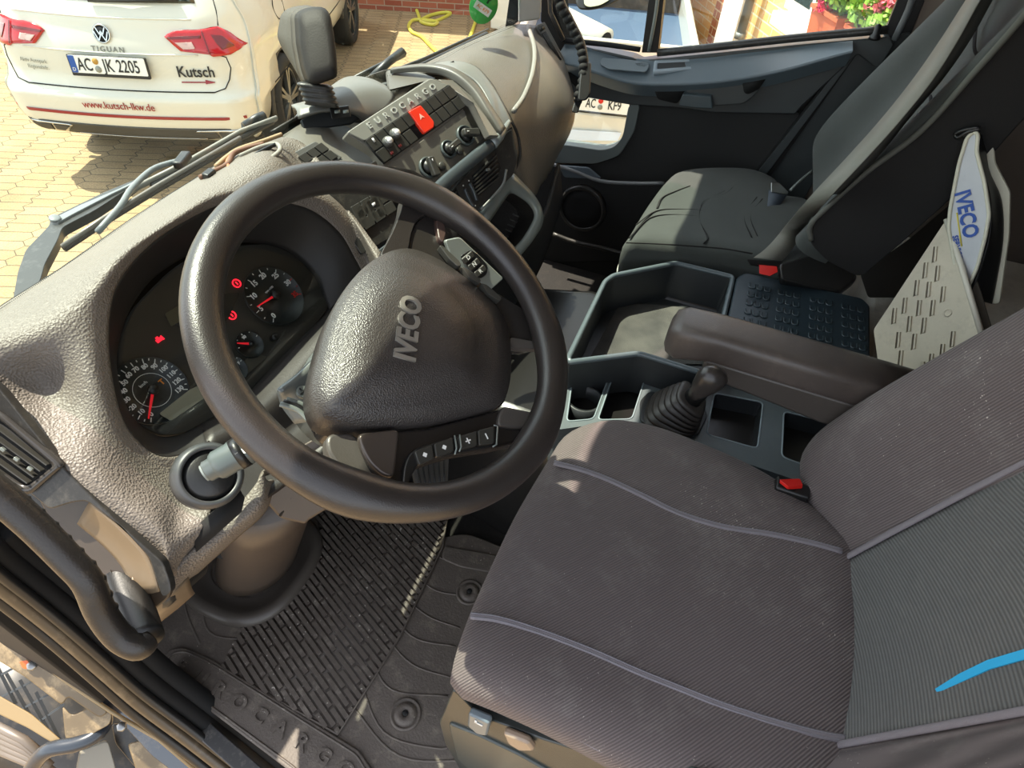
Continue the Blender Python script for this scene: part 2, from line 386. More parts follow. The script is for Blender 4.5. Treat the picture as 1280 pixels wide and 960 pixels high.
def brick_mat(name, c1, c2, mo, e1, origin, bw=.24, rh=.075, rowoff=.5):
    m = bpy.data.materials.new(name); m.use_nodes = True; t = m.node_tree; b = t.nodes['Principled BSDF']; b.inputs['Roughness'].default_value = .85
    L = t.links.new; N = t.nodes.new
    g = N('ShaderNodeNewGeometry'); d = N('ShaderNodeVectorMath'); d.operation = 'DOT_PRODUCT'; d.inputs[1].default_value = tuple(e1); L(g.outputs['Position'], d.inputs[0])
    sp = N('ShaderNodeSeparateXYZ'); L(g.outputs['Position'], sp.inputs[0])
    cb = N('ShaderNodeCombineXYZ'); L(d.outputs['Value'], cb.inputs[0]); L(sp.outputs[2], cb.inputs[1])
    br = N('ShaderNodeTexBrick'); L(cb.outputs[0], br.inputs['Vector']); br.offset = rowoff
    br.inputs['Scale'].default_value = 1; br.inputs['Brick Width'].default_value = bw; br.inputs['Row Height'].default_value = rh; br.inputs['Mortar Size'].default_value = .007; br.inputs['Mortar Smooth'].default_value = .2
    br.inputs['Color1'].default_value = lin(c1); br.inputs['Color2'].default_value = lin(c2); br.inputs['Mortar'].default_value = lin(mo)
    L(br.outputs['Color'], b.inputs['Base Color'])
    bp = N('ShaderNodeBump'); bp.inputs['Strength'].default_value = .6; bp.inputs['Distance'].default_value = .008; iv = N('ShaderNodeMath'); iv.operation = 'SUBTRACT'; iv.inputs[0].default_value = 1; L(br.outputs['Fac'], iv.inputs[1]); L(iv.outputs[0], bp.inputs['Height']); L(bp.outputs[0], b.inputs['Normal'])
    return m
o = mk('ground', [(-8,-12,G),(22,-12,G),(22,22,G),(-8,22,G),(-8,-12,G-.3),(22,-12,G-.3),(22,22,G-.3),(-8,22,G-.3)], [(0,1,2,3),(4,7,6,5),(0,4,5,1),(1,5,6,2),(2,6,7,3),(3,7,4,0)], paver_mat(), smooth=False, loc=(0,0,G)); struct(o)

# brick house beyond the passenger window
wd = V((.8583,.5129,0)).normalized(); wn_ = V((-wd.y, wd.x, 0))
WP = Pl(V((5.95,-.18,0)), wd, V((0,0,1)))
WP.n = wn_; 
def WALL(px, py, h=0): return Pn(px, py, WP.o+wn_*h, wn_)
mb_yb = brick_mat('yellow_brickwork', '#efbe7c', '#e3ab66', '#f0dcb0', wd, None)
mb_rb = brick_mat('red_brickwork', '#a8583c', '#93482f', '#b59a83', V((0,1,0)), None)
mb_rq = brick_mat('red_quoin_brickwork', '#b5653a', '#a2552f', '#d3b48c', wd, None, bw=.13)
b = MB(); A = WP.o-wd*3.5; B = WP.o+wd*2.62
b.slab([V((A.x,A.y,G)), V((B.x,B.y,G)), V((B.x,B.y,2.6)), V((A.x,A.y,2.6))], .3, wn_)
house = struct(b.build('wall_house', mb_yb, smooth=False))
b = MB(); q0 = WALL(892,30); q1 = WALL(913,30)
qa = (q0-WP.o).dot(wd); qb = (q1-WP.o).dot(wd)
def wslab(nm, a0, a1, z0, z1, out, m, parent=None, dep=None):
    b = MB(); p = WP.o + wn_*out
    b.slab([V(((p+wd*a0).x,(p+wd*a0).y,z0)), V(((p+wd*a1).x,(p+wd*a1).y,z0)), V(((p+wd*a1).x,(p+wd*a1).y,z1)), V(((p+wd*a0).x,(p+wd*a0).y,z1))], dep or out+.02, wn_)
    return b.build(nm, m, parent, smooth=False)
lo, hi = sorted((qa, qb))
struct(wslab('trim_1', lo, hi, G, 2.6, .03, mb_rq))
m_wpaint = mat('white_frame_paint', '#e9e6df', .5)
q0 = (WALL(906,40)-WP.o).dot(wd); q1 = (WALL(930,40)-WP.o).dot(wd); lo, hi = sorted((q0, q1))
tag(wslab('post', lo, hi, G, 2.6, .09, m_wpaint), 'wide white painted post standing against the brick house wall', 'post')
# downpipe
m_zinc = mat('zinc_downpipe', '#8a8a84', .45, metal=.6)
p = WALL(925, 45, .10); b = MB(); b.lathe((p.x, p.y, p.z), (0,0,1), [(.04,0),(.04,2.6)], 16); 
b.lathe((p.x, p.y, p.z-.02), (0,0,1), [(.048,0),(.048,.05)], 16)
tag(b.build('downpipe', m_zinc), 'grey round zinc downpipe beside the white post on the house wall', 'pipe')
# house window and sill with flower boxes
sA = (WALL(965,30)-WP.o).dot(wd); sB = (WALL(1100,20)-WP.o).dot(wd)
zs = WALL(1000,36,.16).z; sA = (WALL(966,14,.16)-WP.o).dot(wd)
lo, hi = sorted((sA, sB)); 
wslab('window_sill', lo, hi, zs-.09, zs, .16, mat('white_stone_sill', '#e6e0d6', .6))['kind'] = 'structure'
win = thing('house_window', 'white framed house window behind the flower boxes', 'window', WP.o)
win['kind'] = 'structure'; del win['category']; win.name = 'window_2'
wslab('window_frame', lo-.02, hi+.1, zs, zs+1.6, .02, m_wpaint, win, dep=.05)
for k in range(3):
    a = lo+.08 + k*((hi-lo)/3); wslab('window_pane', a, a+(hi-lo)/3-.10, zs+.08, zs+1.5, .03, m_cargl, win, dep=.012)
m_pot = mat('terracotta_trough', '#c2603a', .7, bump=('noise', 40, .2))
m_leaf = mat('leaf_green', '#7fa63a', .6, var=.25); m_flower = mat('petal_magenta', '#d4184e', .6, var=.15); m_flower2 = mat('petal_pink', '#d8707c', .6)
def leafball(c, r, n, size, m, nm, parent):
    b = MB()
    for i in range(n):
        d = V((random.gauss(0,1), random.gauss(0,1), random.gauss(0,1))).normalized()*r*random.uniform(.45,1); d.z *= .7
        p = V(c)+d; a = V((random.uniform(-1,1), random.uniform(-1,1), random.uniform(-.4,1))).normalized(); t = a.orthogonal().normalized(); q = a.cross(t); s_ = size*random.uniform(.6,1.2)
        b.add([p-t*s_, p-q*s_*.6+a*s_*.12, p+t*s_, p+q*s_*.6+a*s_*.12, p+a*s_*.05], [(0,1,4),(1,2,4),(2,3,4),(3,0,4)])
    return b.build(nm, m, parent)
def trough(px0, px1, py, lab, fl, fpx):
    a0 = (WALL(px0,py,.2)-WP.o).dot(wd); a1 = (WALL(px1,py,.2)-WP.o).dot(wd); lo, hi = sorted((a0,a1))
    base = WP.o+wd*((lo+hi)/2)+wn_*.10; t = thing('flower_box', lab, 'flower box', (base.x, base.y, zs), 'flower boxes on the house sill')
    b = MB(); p = WP.o+wn_*.02
    def rct(e, z, f=0): return [V(((p+wd*(lo-e)+wn_*(0-f)).x,(p+wd*(lo-e)+wn_*(0-f)).y,z)), V(((p+wd*(hi+e)+wn_*(0-f)).x,(p+wd*(hi+e)+wn_*(0-f)).y,z)), V(((p+wd*(hi+e)+wn_*(.17+e+f)).x,(p+wd*(hi+e)+wn_*(.17+e+f)).y,z)), V(((p+wd*(lo-e)+wn_*(.17+e+f)).x,(p+wd*(lo-e)+wn_*(.17+e+f)).y,z))]
    a = rct(-.015, zs); c = rct(0, zs+.17); d = rct(.012, zs+.17); e = rct(.012, zs+.195)
    b.add(a+c+d+e, [(3,2,1,0)]+[(i,(i+1)%4,(i+1)%4+4,i+4) for i in range(4)]+[(i+4,(i+1)%4+4,(i+1)%4+8,i+8) for i in range(4)]+[(i+8,(i+1)%4+8,(i+1)%4+12,i+12) for i in range(4)]+[(12,13,14,15)])
    b.build('trough', m_pot, t, smooth=False)
    n = 5
    for k in range(n):
        c = p+wd*(lo+(hi-lo)*(k+.5)/n)+wn_*.1
        if k == 0: fo = MB()
    c0 = [p+wd*(lo+(hi-lo)*(k+.5)/n)+wn_*.1 for k in range(n)]
    bb = MB()
    for c in c0:
        for i in range(150):
            d = V((random.gauss(0,1), random.gauss(0,1), random.gauss(0,1))).normalized()*.14*random.uniform(.4,1); q = V((c.x,c.y,zs+.31))+d*.9
            a = V((random.uniform(-1,1), random.uniform(-1,1), random.uniform(-.2,1))).normalized(); tt = a.orthogonal().normalized(); r2 = a.cross(tt); s_ = .028*random.uniform(.6,1.3)
            bb.add([q-tt*s_, q-r2*s_*.8, q+tt*s_, q+r2*s_*.8], [(0,1,2,3)])
    bb.build('foliage', m_leaf, t, smooth=False)
    for fp in fpx:
        c = WALL(fp[0], fp[1], .17); leafball(c, fp[2], 90, .022, fl, 'blossom', t)
trough(1003, 1040, 40, 'terracotta flower box with a magenta geranium on the house sill', m_flower, [(1032,9,.075)])
trough(1056, 1100, 34, 'terracotta flower box of pale pink blossoms near the window frame', m_flower2, [(1090,14,.06),(1104,8,.06),(1118,2,.05)])

# low red brick wall beyond the windscreen, hose and pillar
p0 = Zp(440,10,G); p1 = Zp(600,20,G)
d = (p1-p0).normalized(); n = V((-d.y, d.x, 0)); n = n if n.dot(CP-p0) > 0 else -n
b = MB(); a = p0-d*4; c = p0+d*8; b.slab([V((a.x,a.y,G)),V((c.x,c.y,G)),V((c.x,c.y,2.2)),V((a.x,a.y,2.2))], .3, n)
struct(b.build('wall_front', brick_mat('red_brickwork_front', '#b5694f', '#9a4f3b', '#b09a86', d, None), smooth=False))
q0 = Zp(612,52,G); q1 = Zp(640,40,G)
b = MB(); b.box(V((Dp(632,20,8.0).x, Dp(632,20,8.0).y, .2)), (1,0,0), (0,1,0), (0,0,1), .3, .3, 2.7)
tag(b.build('bollard', m_wpaint, bevel=.02), 'white painted square pillar in front of the red brick wall', 'pillar')
hp = [(521,13),(523,18),(527,25),(545,26),(563,17),(552,16),(536,20),(526,27),(540,31),(547,28),(540,26),(518,25),(511,32),(515,40),(527,46),(536,55),(545,64),(552,69),(580,62),(588,45),(594,28),(596,22)]
b = MB(); b.tube(crv([Zp(x,y,G+.02) for x,y in hp], 8), .022, 8)
tag(b.build('garden_hose', mat('hose_yellow', '#d9cf4e', .5)), 'loose yellow garden hose lying in loops on the paving', 'hose')

# ---------------------------------------------------------------- white station car ahead
CA = -1.18043927; CO = V((3.1238, 4.0955, G)); cU = V((math.cos(CA), math.sin(CA), 0)); cV = V((-math.sin(CA), math.cos(CA), 0)); cW = V((0,0,1))
def K(u, v, h): return CO + cU*u + cV*v + cW*h
car = thing('car', 'white compact SUV seen from behind through the windscreen', 'car', CO)
# stations along the rear face, (height, half width, depth of the face, corner rounding)
def sect(hw, v0, h, rc, vfront=4.4, bulge=.05):
    """one horizontal outline: from left front round the tail to right front"""
    pts = []
    for s_ in (-1, 1):
        seq = []
        for t in [i/6 for i in range(7)]:
            an = t*math.pi/2; seq.append(((hw-rc)+rc*math.sin(an), v0+rc-rc*math.cos(an)))
        pts.append([(s_*a, c) for a, c in seq])
    tail = [(-(hw-rc)*x, v0-bulge*(1-x*x)) for x in (.8,.5,.25,0)]
    tailr = [((hw-rc)*x, v0-bulge*(1-x*x)) for x in (.25,.5,.8)]
    left = [(-hw, vfront), (-hw*1.01, 2.4), (-hw*1.0, 1.3)]; right = [(hw*1.0, 1.3), (hw*1.01, 2.4), (hw, vfront)]
    P = left + pts[0][::-1] + tail + tailr + pts[1] + right
    return [K(a, c, h) for a, c in P]
SEC = [(.34,.80,.09,.16),(.40,.86,.03,.18),(.50,.90,-.02,.22),(.60,.915,-.03,.24),(.68,.915,-.03,.24),(.72,.91,.005,.26),(.80,.90,.03,.28),(.88,.90,.035,.30),(.96,.90,.04,.32),(1.02,.89,.055,.34),(1.10,.87,.085,.35),(1.16,.85,.10,.34),(1.22,.82,.14,.30),(1.30,.785,.20,.26),(1.42,.74,.29,.24),(1.54,.68,.40,.2),(1.62,.60,.55,.18)]
rows = [sect(hw, v0, h, rc, 4.3 if h < 1.1 else 3.2) for h, hw, v0, rc in SEC]
# full body: below 1.22 with window zone above it
body_rows = rows
nc = len(rows[0]); v = [p for r in body_rows for p in r]; f = []
def inwheel(p):
    u_, v_, h_ = (p-CO).dot(cU), (p-CO).dot(cV), (p-CO).dot(cW)
    for vc in (.88, 3.56):
        if (v_-vc)**2+(h_-.36)**2 < .40**2 and abs(u_) > .6: return True
    return False
R2 = [crv(r, 4) for r in body_rows]; cols = [crv([R2[i][j] for i in range(len(R2))], 3) for j in range(len(R2[0]))]
Gd = [[c[i] for c in cols] for i in range(len(cols[0]))]; nr, nc = len(Gd), len(Gd[0])
v = [p for r in Gd for p in r]; f = []
for i in range(nr-1):
    for j in range(nc-1):
        c = (Gd[i][j]+Gd[i+1][j+1])/2
        if inwheel(c): continue
        f.append((i*nc+j, i*nc+j+1, (i+1)*nc+j+1, (i+1)*nc+j))
mk('body', v, f, m_body, car, solid=.02)
# bonnet and roof closing surfaces
slab('roof', rnd([K(-.60,.55,1.63),K(.60,.55,1.63),K(.58,3.0,1.62),K(-.58,3.0,1.62)], .12), .05, (0,0,1), m_body, car, bevel=.02)
slab('bonnet', rnd([K(-.84,3.0,1.03),K(.84,3.0,1.03),K(.78,4.3,.92),K(-.78,4.3,.92)], .2), .05, (0,0,1), m_body, car, bevel=.02)
def sv(u, h, off=.004):
    """point on the tail at lateral u, height h"""
    best = None
    for i in range(len(SEC)-1):
        if SEC[i][0] <= h <= SEC[i+1][0]:
            t = (h-SEC[i][0])/(SEC[i+1][0]-SEC[i][0]); hw = SEC[i][1]*(1-t)+SEC[i+1][1]*t; v0 = SEC[i][2]*(1-t)+SEC[i+1][2]*t; rc = SEC[i][3]*(1-t)+SEC[i+1][3]*t
    w_ = hw-rc; a = abs(u)
    if a <= w_: vv = v0-.05*(1-(a/w_)**2)
    else:
        q = min(1, (a-w_)/rc); vv = v0+rc-rc*math.sqrt(max(0, 1-q*q))
    return K(u, vv-off, h)
def tailpatch(name, poly, m, parent, off=.012, thick=.012, n=10, sub=0):
    """polygon in (u,h) laid on the tail surface, filled as a fan of strips"""
    poly = [V((p[0], p[1], 0)) for p in poly]; hs_ = [p.y for p in poly]; lo, hi = min(hs_), max(hs_); rows = []
    for i in range(n+1):
        h = lo+(hi-lo)*min(max(i/n, .001), .999); xs = []
        for a, c in zip(poly, poly[1:]+poly[:1]):
            if (a.y-h)*(c.y-h) < 0: xs.append(a.x+(c.x-a.x)*(h-a.y)/(c.y-a.y))
        if len(xs) < 2: continue
        x0, x1 = min(xs), max(xs); rows.append([sv(x0+(x1-x0)*j/12, h, off) for j in range(13)])
    v = [p for r in rows for p in r]; f = [(i*13+j, i*13+j+1, (i+1)*13+j+1, (i+1)*13+j) for i in range(len(rows)-1) for j in range(12)]
    return mk(name, v, f, m, parent, solid=thick)
for s_ in (-1, 1):
    L = lambda pts: [(s_*a, c) for a, c in pts]
    lamp = tailpatch('tail_lamp', L([(.40,1.075),(.50,1.115),(.74,1.12),(.80,1.08),(.885,.985),(.80,.955),(.70,.955),(.66,.985),(.50,.985)]), m_lampred, car, .014)
    tailpatch('lamp_band', L([(.42,1.07),(.64,1.08),(.64,1.063),(.43,1.056)]), m_lampdk, lamp, .018, .004)
    tailpatch('reversing_lens', L([(.47,1.04),(.58,1.043),(.60,1.005),(.52,1.0)]), m_lampcl, lamp, .019, .004)
    tailpatch('lamp_divider', L([(.645,1.105),(.652,1.105),(.69,.97),(.683,.97)]), m_lampdk, lamp, .019, .004)
    tailpatch('lamp_segment', L([(.70,1.08),(.76,1.07),(.83,1.0),(.76,.99),(.73,1.03)]), m_lampdk, lamp, .018, .003)
    # twin exhaust trims
    e = tailpatch('exhaust_trim', L([(.44,.455),(.78,.465),(.80,.42),(.72,.375),(.54,.375)]), m_chrome, car, .02)
    tailpatch('exhaust_mesh', L([(.475,.44),(.60,.445),(.61,.39),(.55,.388)]), m_carblk, e, .026, .004)
    tailpatch('exhaust_mesh', L([(.62,.446),(.765,.45),(.77,.425),(.71,.388),(.63,.388)]), m_carblk, e, .026, .004)
tailpatch('diffuser', [(-.80,.47),(.80,.47),(.80,.41),(.50,.36),(-.50,.36),(-.80,.41)], m_carblk, car, .012)
tailpatch('bumper_reflector', [(-.86,.565),(.84,.565),(.84,.545),(-.86,.545)], m_redline, car, .012, .006)
tailpatch('bumper_chrome_line', [(-.5,.372),(.5,.372),(.5,.36),(-.5,.36)], m_chrome, car, .018, .005)
tailpatch('tailgate_gap', [(-.66,.732),(.66,.732),(.66,.724),(-.66,.724)], m_void, car, .003, .003)
for s_ in (-1, 1):
    b = MB(); b.tube([sv(s_*x, h, .001) for x, h in ((.66,.728),(.735,.75),(.765,.80),(.785,.87),(.77,.94),(.74,.955))], .004, 6); b.build('tailgate_gap', m_void, car)
    b = MB(); b.tube([sv(s_*x, h, .001) for x, h in ((.74,1.12),(.735,1.2),(.70,1.32),(.66,1.44))], .004, 6); b.build('tailgate_gap', m_void, car)
b = MB(); b.tube([sv(-.62+.031*i*1.3, 1.165, .0) for i in range(31)], .006, 6); b.build('tailgate_crease', m_body, car)
b = MB(); b.tube([sv(-.60+.04*i, .962-.0006*0, .002) for i in range(31)], .005, 6); b.build('tailgate_crease', m_body, car)
tailpatch('rear_window', [(-.62,1.25),(.62,1.25),(.54,1.55),(-.54,1.55)], m_cargl, car, .008)
b = MB(); b.tube([sv(-.05, 1.255, .03), sv(.2, 1.262, .035), sv(.52, 1.27, .03)], .013, 6); wp = b.build('rear_wiper', m_black, car)
# number plate
pl = Pl(K(0,-.045,.885), cU, (cW+cV*.12)); pn = pl.n
def fr(pl, w_, h_, off=(0,0), t=.006, r=.008, z=0): return rnd([pl.L(off[0]-w_/2,off[1]-h_/2,z), pl.L(off[0]+w_/2,off[1]-h_/2,z), pl.L(off[0]+w_/2,off[1]+h_/2,z), pl.L(off[0]-w_/2,off[1]+h_/2,z)], r)
pln = slab('number_plate', fr(pl, .535, .135, z=.012), .02, pn, m_black, car, .002)
slab('plate_face', fr(pl, .52, .11, (0,.008), z=.015), .004, pn, m_platew, pln, .0008)
slab('plate_band', fr(pl, .042, .108, (-.238,.008), z=.0165), .003, pn, m_plateb, pln, .0006)
text('lettering', 'AC', pl.L(-.158,.005,.017), pl.e1, pl.e2, .112, m_print, pln, bold=.01, sx=.66)
text('lettering', 'JK 2205', pl.L(.092,.005,.017), pl.e1, pl.e2, .112, m_print, pln, bold=.01, sx=.70)
b = MB(); b.lathe(pl.L(-.078,.032,.016), pn, [(.02,0),(.02,.003),(0,.003)], 20); b.build('inspection_seal', mat('seal_ochre', '#b48a3c', .5), pln)
b = MB(); b.lathe(pl.L(-.073,-.018,.016), pn, [(.021,0),(.021,.003),(0,.003)], 20); b.build('registration_seal', m_greyprint, pln)
text('lettering', 'D', pl.L(-.238,-.025,.018), pl.e1, pl.e2, .032, m_white, pln)
# badge ring with its monogram and model name
bp_ = Pl(sv(0,1.075,.01), cU, cW+cV*.25)
b = MB(); b.lathe(bp_.L(0,0,0), bp_.n, [(.058,0),(.060,.008),(.052,.012),(.050,.008)], 40); badge = b.build('badge', m_chrome, car)
b = MB(); b.lathe(bp_.L(0,0,0), bp_.n, [(.050,0),(.050,.0095),(0,.0095)], 40); b.build('badge_disc', mat('badge_disc_dark', '#12161b', .6, spec=.2), badge)
b = MB()
for L in ([(-.030,.036),(-.011,-.004),(-.0,.016),(.011,-.004),(.030,.036)], [(-.045,.012),(-.024,-.042),(0,.0),(.024,-.042),(.045,.012)]):
    for a, c in zip(L, L[1:]):
        A = bp_.L(*a,.011); C = bp_.L(*c,.011); d = (C-A); b.box((A+C)/2, d.normalized(), bp_.n.cross(d.normalized()), bp_.n, d.length+.004, .007, .006)
b.build('monogram', m_chrome, badge, smooth=False)
def tailtext(nm, s, u, h, size, m, bold=.0, sx=1, space=1.0, par=None):
    P = sv(u, h, .008); Q = sv(u+.05, h, .008); T = sv(u, h+.03, .008)
    return text(nm, s, P, Q-P, T-P, size, m, par or car, bold=bold, sx=sx, space=space)
tailtext('lettering', 'TIGUAN', .015, .985, .046, mat('model_name_grey', '#75756c', .4), .02, 1.05, 1.35)
tailtext('lettering', 'Kutsch', .56, .855, .098, m_print, .018, .92)
tailpatch('dash_mark', [(.45,.795),(.62,.795),(.62,.787),(.45,.787)], m_redline, car, .008, .003)
tailpatch('arrow_mark', [(.61,.805),(.69,.792),(.61,.779)], m_redline, car, .008, .003)
tailtext('lettering', 'www.kutsch-lkw.de', -.02, .63, .070, m_redline, .008, .92)
tailtext('lettering', 'Aktiv Autopark', -.56, .875, .036, m_greyprint, .0, .9)
tailtext('lettering', 'Regionaladr.', -.54, .835, .036, m_greyprint, .0, .9)
# fuel flap and sill lines on the right flank
for q in [[(1.12,1.12),(1.30,1.12),(1.34,1.03),(1.30,.95),(1.12,.95),(1.08,1.03)]]:
    b = MB(); b.tube(rnd([K(.905 if h < 1.0 else .885, a-.15, h) for a, h in q], .04), .004, 6, closed=True); b.build('fuel_flap', m_void, car)
b = MB(); b.tube([K(.915,.55,.62),K(.925,1.4,.60),K(.925,2.8,.60),K(.915,3.1,.60)], .005, 6); b.build('door_gap', m_void, car)
slab('side_window', rnd([K(.79,.75,1.20),K(.79,3.0,1.17),K(.70,2.7,1.5),K(.68,.95,1.52)], .06), .02, cU, m_cargl, car, .004)
for u_, vc in ((.80,.88),(.80,3.56),(-.80,.88),(-.80,3.56)):
    s_ = 1 if u_ > 0 else -1; c = K(u_, vc, .36); ax = cU*s_
    b = MB(); b.lathe(c-ax*.11, ax, [(.24,0),(.33,0),(.355,.03),(.36,.11),(.355,.19),(.33,.225),(.26,.225),(.25,.20),(.24,.002)], 40); wh = b.build('wheel', m_tyre, car)
    b = MB(); b.ring([c+ax*.10+(cV*math.cos(a)+cW*math.sin(a))*.262 for a in [2*math.pi*i/40 for i in range(40)]], [c+ax*.10+(cV*math.cos(a)+cW*math.sin(a))*.24 for a in [2*math.pi*i/40 for i in range(40)]], .02, ax)
    b.lathe(c+ax*.03, ax, [(.05,0),(.05,.06),(.03,.07),(0,.07)], 20)
    for k in range(5):
        for dd in (-.13, .13):
            an = 2*math.pi*k/5+dd; e = cV*math.cos(an)+cW*math.sin(an); p = c+ax*.085+e*.15; b.box(p, e, ax.cross(e), ax, .22, .028, .03)
    b.build('rim', m_alu, wh, smooth=False)
    b = MB(); b.lathe(c-ax*.05, ax, [(.24,0),(.24,.02),(0,.02)], 30); b.build('brake_disc', m_void, wh)
    b = MB(); b.tube([c-ax*.02+(cV*math.cos(a)+cW*math.sin(a))*.405+ax*.10 for a in [math.pi*i/24-.05 for i in range(25)]], .022, 8); b.build('arch_trim', m_carblk, car)
b = MB(); b.slab([K(-.74,.3,.62),K(.74,.3,.62),K(.74,4.0,.62),K(-.74,4.0,.62)], .3, cW); b.build('underbody', m_void, car, smooth=False)

# ---------------------------------------------------------------- white pickup beside the passenger door
pk = thing('pickup_truck', 'white pickup with blue load bed parked beyond the passenger door', 'pickup', (5.6, .9, G))
X0 = 5.16; ta = V((.968,.25,0)).normalized(); tb_ = V((-.25,.968,0)).normalized(); T0 = V((5.16,.36,0)); TW = 1.45
def TP(a, c, z): return T0+ta*a+tb_*c+V((0,0,z))
def tbox(nm, a0, a1, c0, c1, z0, z1, m, par=None, bevel=.01):
    b = MB(); b.box(TP((a0+a1)/2,(c0+c1)/2,(z0+z1)/2), ta, tb_, (0,0,1), a1-a0, c1-c0, z1-z0); return b.build(nm, m, par or pk, bevel=bevel)
tbox('tailgate', 0, .05, 0, TW, -.62, -.12, m_body)
tbox('bumper', -.06, .12, 0, TW, -1.0, -.64, m_body, bevel=.03)
tbox('load_bed', .05, 1.9, .03, TW-.03, -.40, -.36, mat('blue_bed_liner', '#4c5f78', .4, bump=('noise',40,.3)))
for c_ in (0, TW-.06): tbox('side_wall', 0, 1.9, c_, c_+.06, -.60, -.16, m_body, bevel=.02)
tbox('head_board', 1.9, 1.95, .06, TW-.06, -.40, .12, mat('rusty_head_board', '#5b5147', .8, var=.3))
tbox('cab', 2.0, 2.9, .02, TW-.02, -.75, .6, m_body, bevel=.06)
tbox('cab_window', 1.985, 2.0, .25, TW-.25, .20, .5, m_cargl, bevel=.01)
for a_ in (.7, 2.5):
    for c_ in (.02, TW-.24):
        b = MB(); b.lathe(TP(a_, c_, G+.34), tb_, [(.2,0),(.32,0),(.34,.04),(.34,.18),(.32,.22),(.2,.22)], 32); b.build('wheel', m_tyre, pk)
# tube rail with an open end
a = Dp(704,22,5.2); c = Dp(757,50,4.95); b = MB(); b.tube([a, c], .075, 20, flat=1.2); rl = b.build('rail', m_body, pk)
d = (c-a).normalized(); b = MB(); b.lathe(c+d*.001, d, [(.058,0),(.058,.004),(0,.004)], 20); b.build('rail_opening', m_void, rl)
tn0 = ta*-1
pA = Pn(731,127,T0+tn0*.075,tn0)
pp = Pl(pA, tb_*-1, (0,0,1)); pp.n = tn0; pp.o = pA+pp.e1*.195+V((0,0,-.01))
q = slab('number_plate', fr(pp, .535, .125), .015, pp.n, m_platew, pk, .002)
text('lettering', 'AC', pp.L(-.145,.0,.002), pp.e1, pp.e2, .10, m_print, q, bold=.012, sx=.58)
text('lettering', 'KF9', pp.L(.045,.0,.002), pp.e1, pp.e2, .10, m_print, q, bold=.012, sx=.66)
for dz, m_ in ((.028, m_red), (-.02, m_greyprint)):
    b = MB(); b.lathe(pp.L(-.068,dz,.001), pp.n, [(.02,0),(.02,.002),(0,.002)], 20); b.build('seal', m_, q)
b = MB(); b.box(pp.L(0,-.068,.0), pp.e1, pp.e2, pp.n, .53, .016, .006); b.build('plate_holder', m_black, q)
slab('bumper_notice', [Pn(x,y,T0+tn0*.085,tn0) for x,y in ((714,162),(777,166),(772,176),(708,176))], .004, tn0, mat('pale_blue_label', '#cfdcec', .4), pk, .0005)
# exterior mirror of the truck on the passenger side
mr = thing('exterior_mirror', 'black truck door mirror hanging outside the passenger window', 'mirror', Dp(745,0,2.5))
n = -ray(745,5).normalized(); 
oo = rnd([Dp(x,y,2.45) for x,y in ((718,-30),(720,5),(724,12),(738,13),(757,9),(778,-2),(790,-30))], .03)
slab('housing', oo, -.09, n*-1, m_black, mr, .01)
slab('mirror_glass', rnd([Dp(x,y,2.44) for x,y in ((730,-30),(730,6),(736,9),(750,7),(765,-2),(770,-30))], .02), .003, n, mat('mirror_glass', '#dcdcb8', .1, metal=.6), mr, .001)
# ================================================================ cab shell
def bx(name, x0, x1, y0, y1, z0, z1, m, parent=None, bevel=.004):
    b = MB(); b.box(((x0+x1)/2,(y0+y1)/2,(z0+z1)/2), (1,0,0), (0,1,0), (0,0,1), x1-x0, y1-y0, z1-z0); return b.build(name, m, parent, bevel=bevel)
struct(bx('floor', .10, 1.90, -1.15, 1.05, -.06, -.005, mat('cab_floor_liner', '#15120f', .8, bump=('noise', 120, .5), dust=('#3a342d', .4, 25))))
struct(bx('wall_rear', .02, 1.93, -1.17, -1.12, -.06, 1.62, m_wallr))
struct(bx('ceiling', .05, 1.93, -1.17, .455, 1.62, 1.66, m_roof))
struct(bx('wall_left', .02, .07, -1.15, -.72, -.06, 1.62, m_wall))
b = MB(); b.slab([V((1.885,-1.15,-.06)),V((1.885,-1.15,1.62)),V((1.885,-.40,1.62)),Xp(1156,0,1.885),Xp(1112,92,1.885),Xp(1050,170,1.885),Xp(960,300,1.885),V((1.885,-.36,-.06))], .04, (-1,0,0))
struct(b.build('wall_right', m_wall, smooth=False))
struct(bx('wall_front', .15, 1.86, .88, .92, -.06, .52, m_void))
# unseen far pillar block, added to keep sun off the door ledge
struct(slab('sun_block_1', [V((1.93,.42,1.02)),V((1.93,.72,1.02)),V((1.93,.56,1.64)),V((1.93,.15,1.64))], .17, (1,0,0), m_trim, None, .01))
struct(slab('sun_block_2', [V((.02,.60,.80)),V((.02,.80,.80)),V((.02,.62,1.62)),V((.02,.46,1.62))], -.20, (-1,0,0), m_trim, None, .01))  # unseen wider near pillar block, added to stop sun striking the mat
struct(bx('sun_block_3', .02, .205, .66, .90, -.05, .812, m_void))  # unseen black box, added to close a sun leak into the footwell
# unseen near side windscreen pillar, put in to keep sun off the mat
struct(slab('trim_7', rnd([V((.02,.50,.80)),V((.02,.80,.80)),V((.02,.62,1.62)),V((.02,.42,1.62))], .02), -.12, (-1,0,0), m_trim, None, .01))
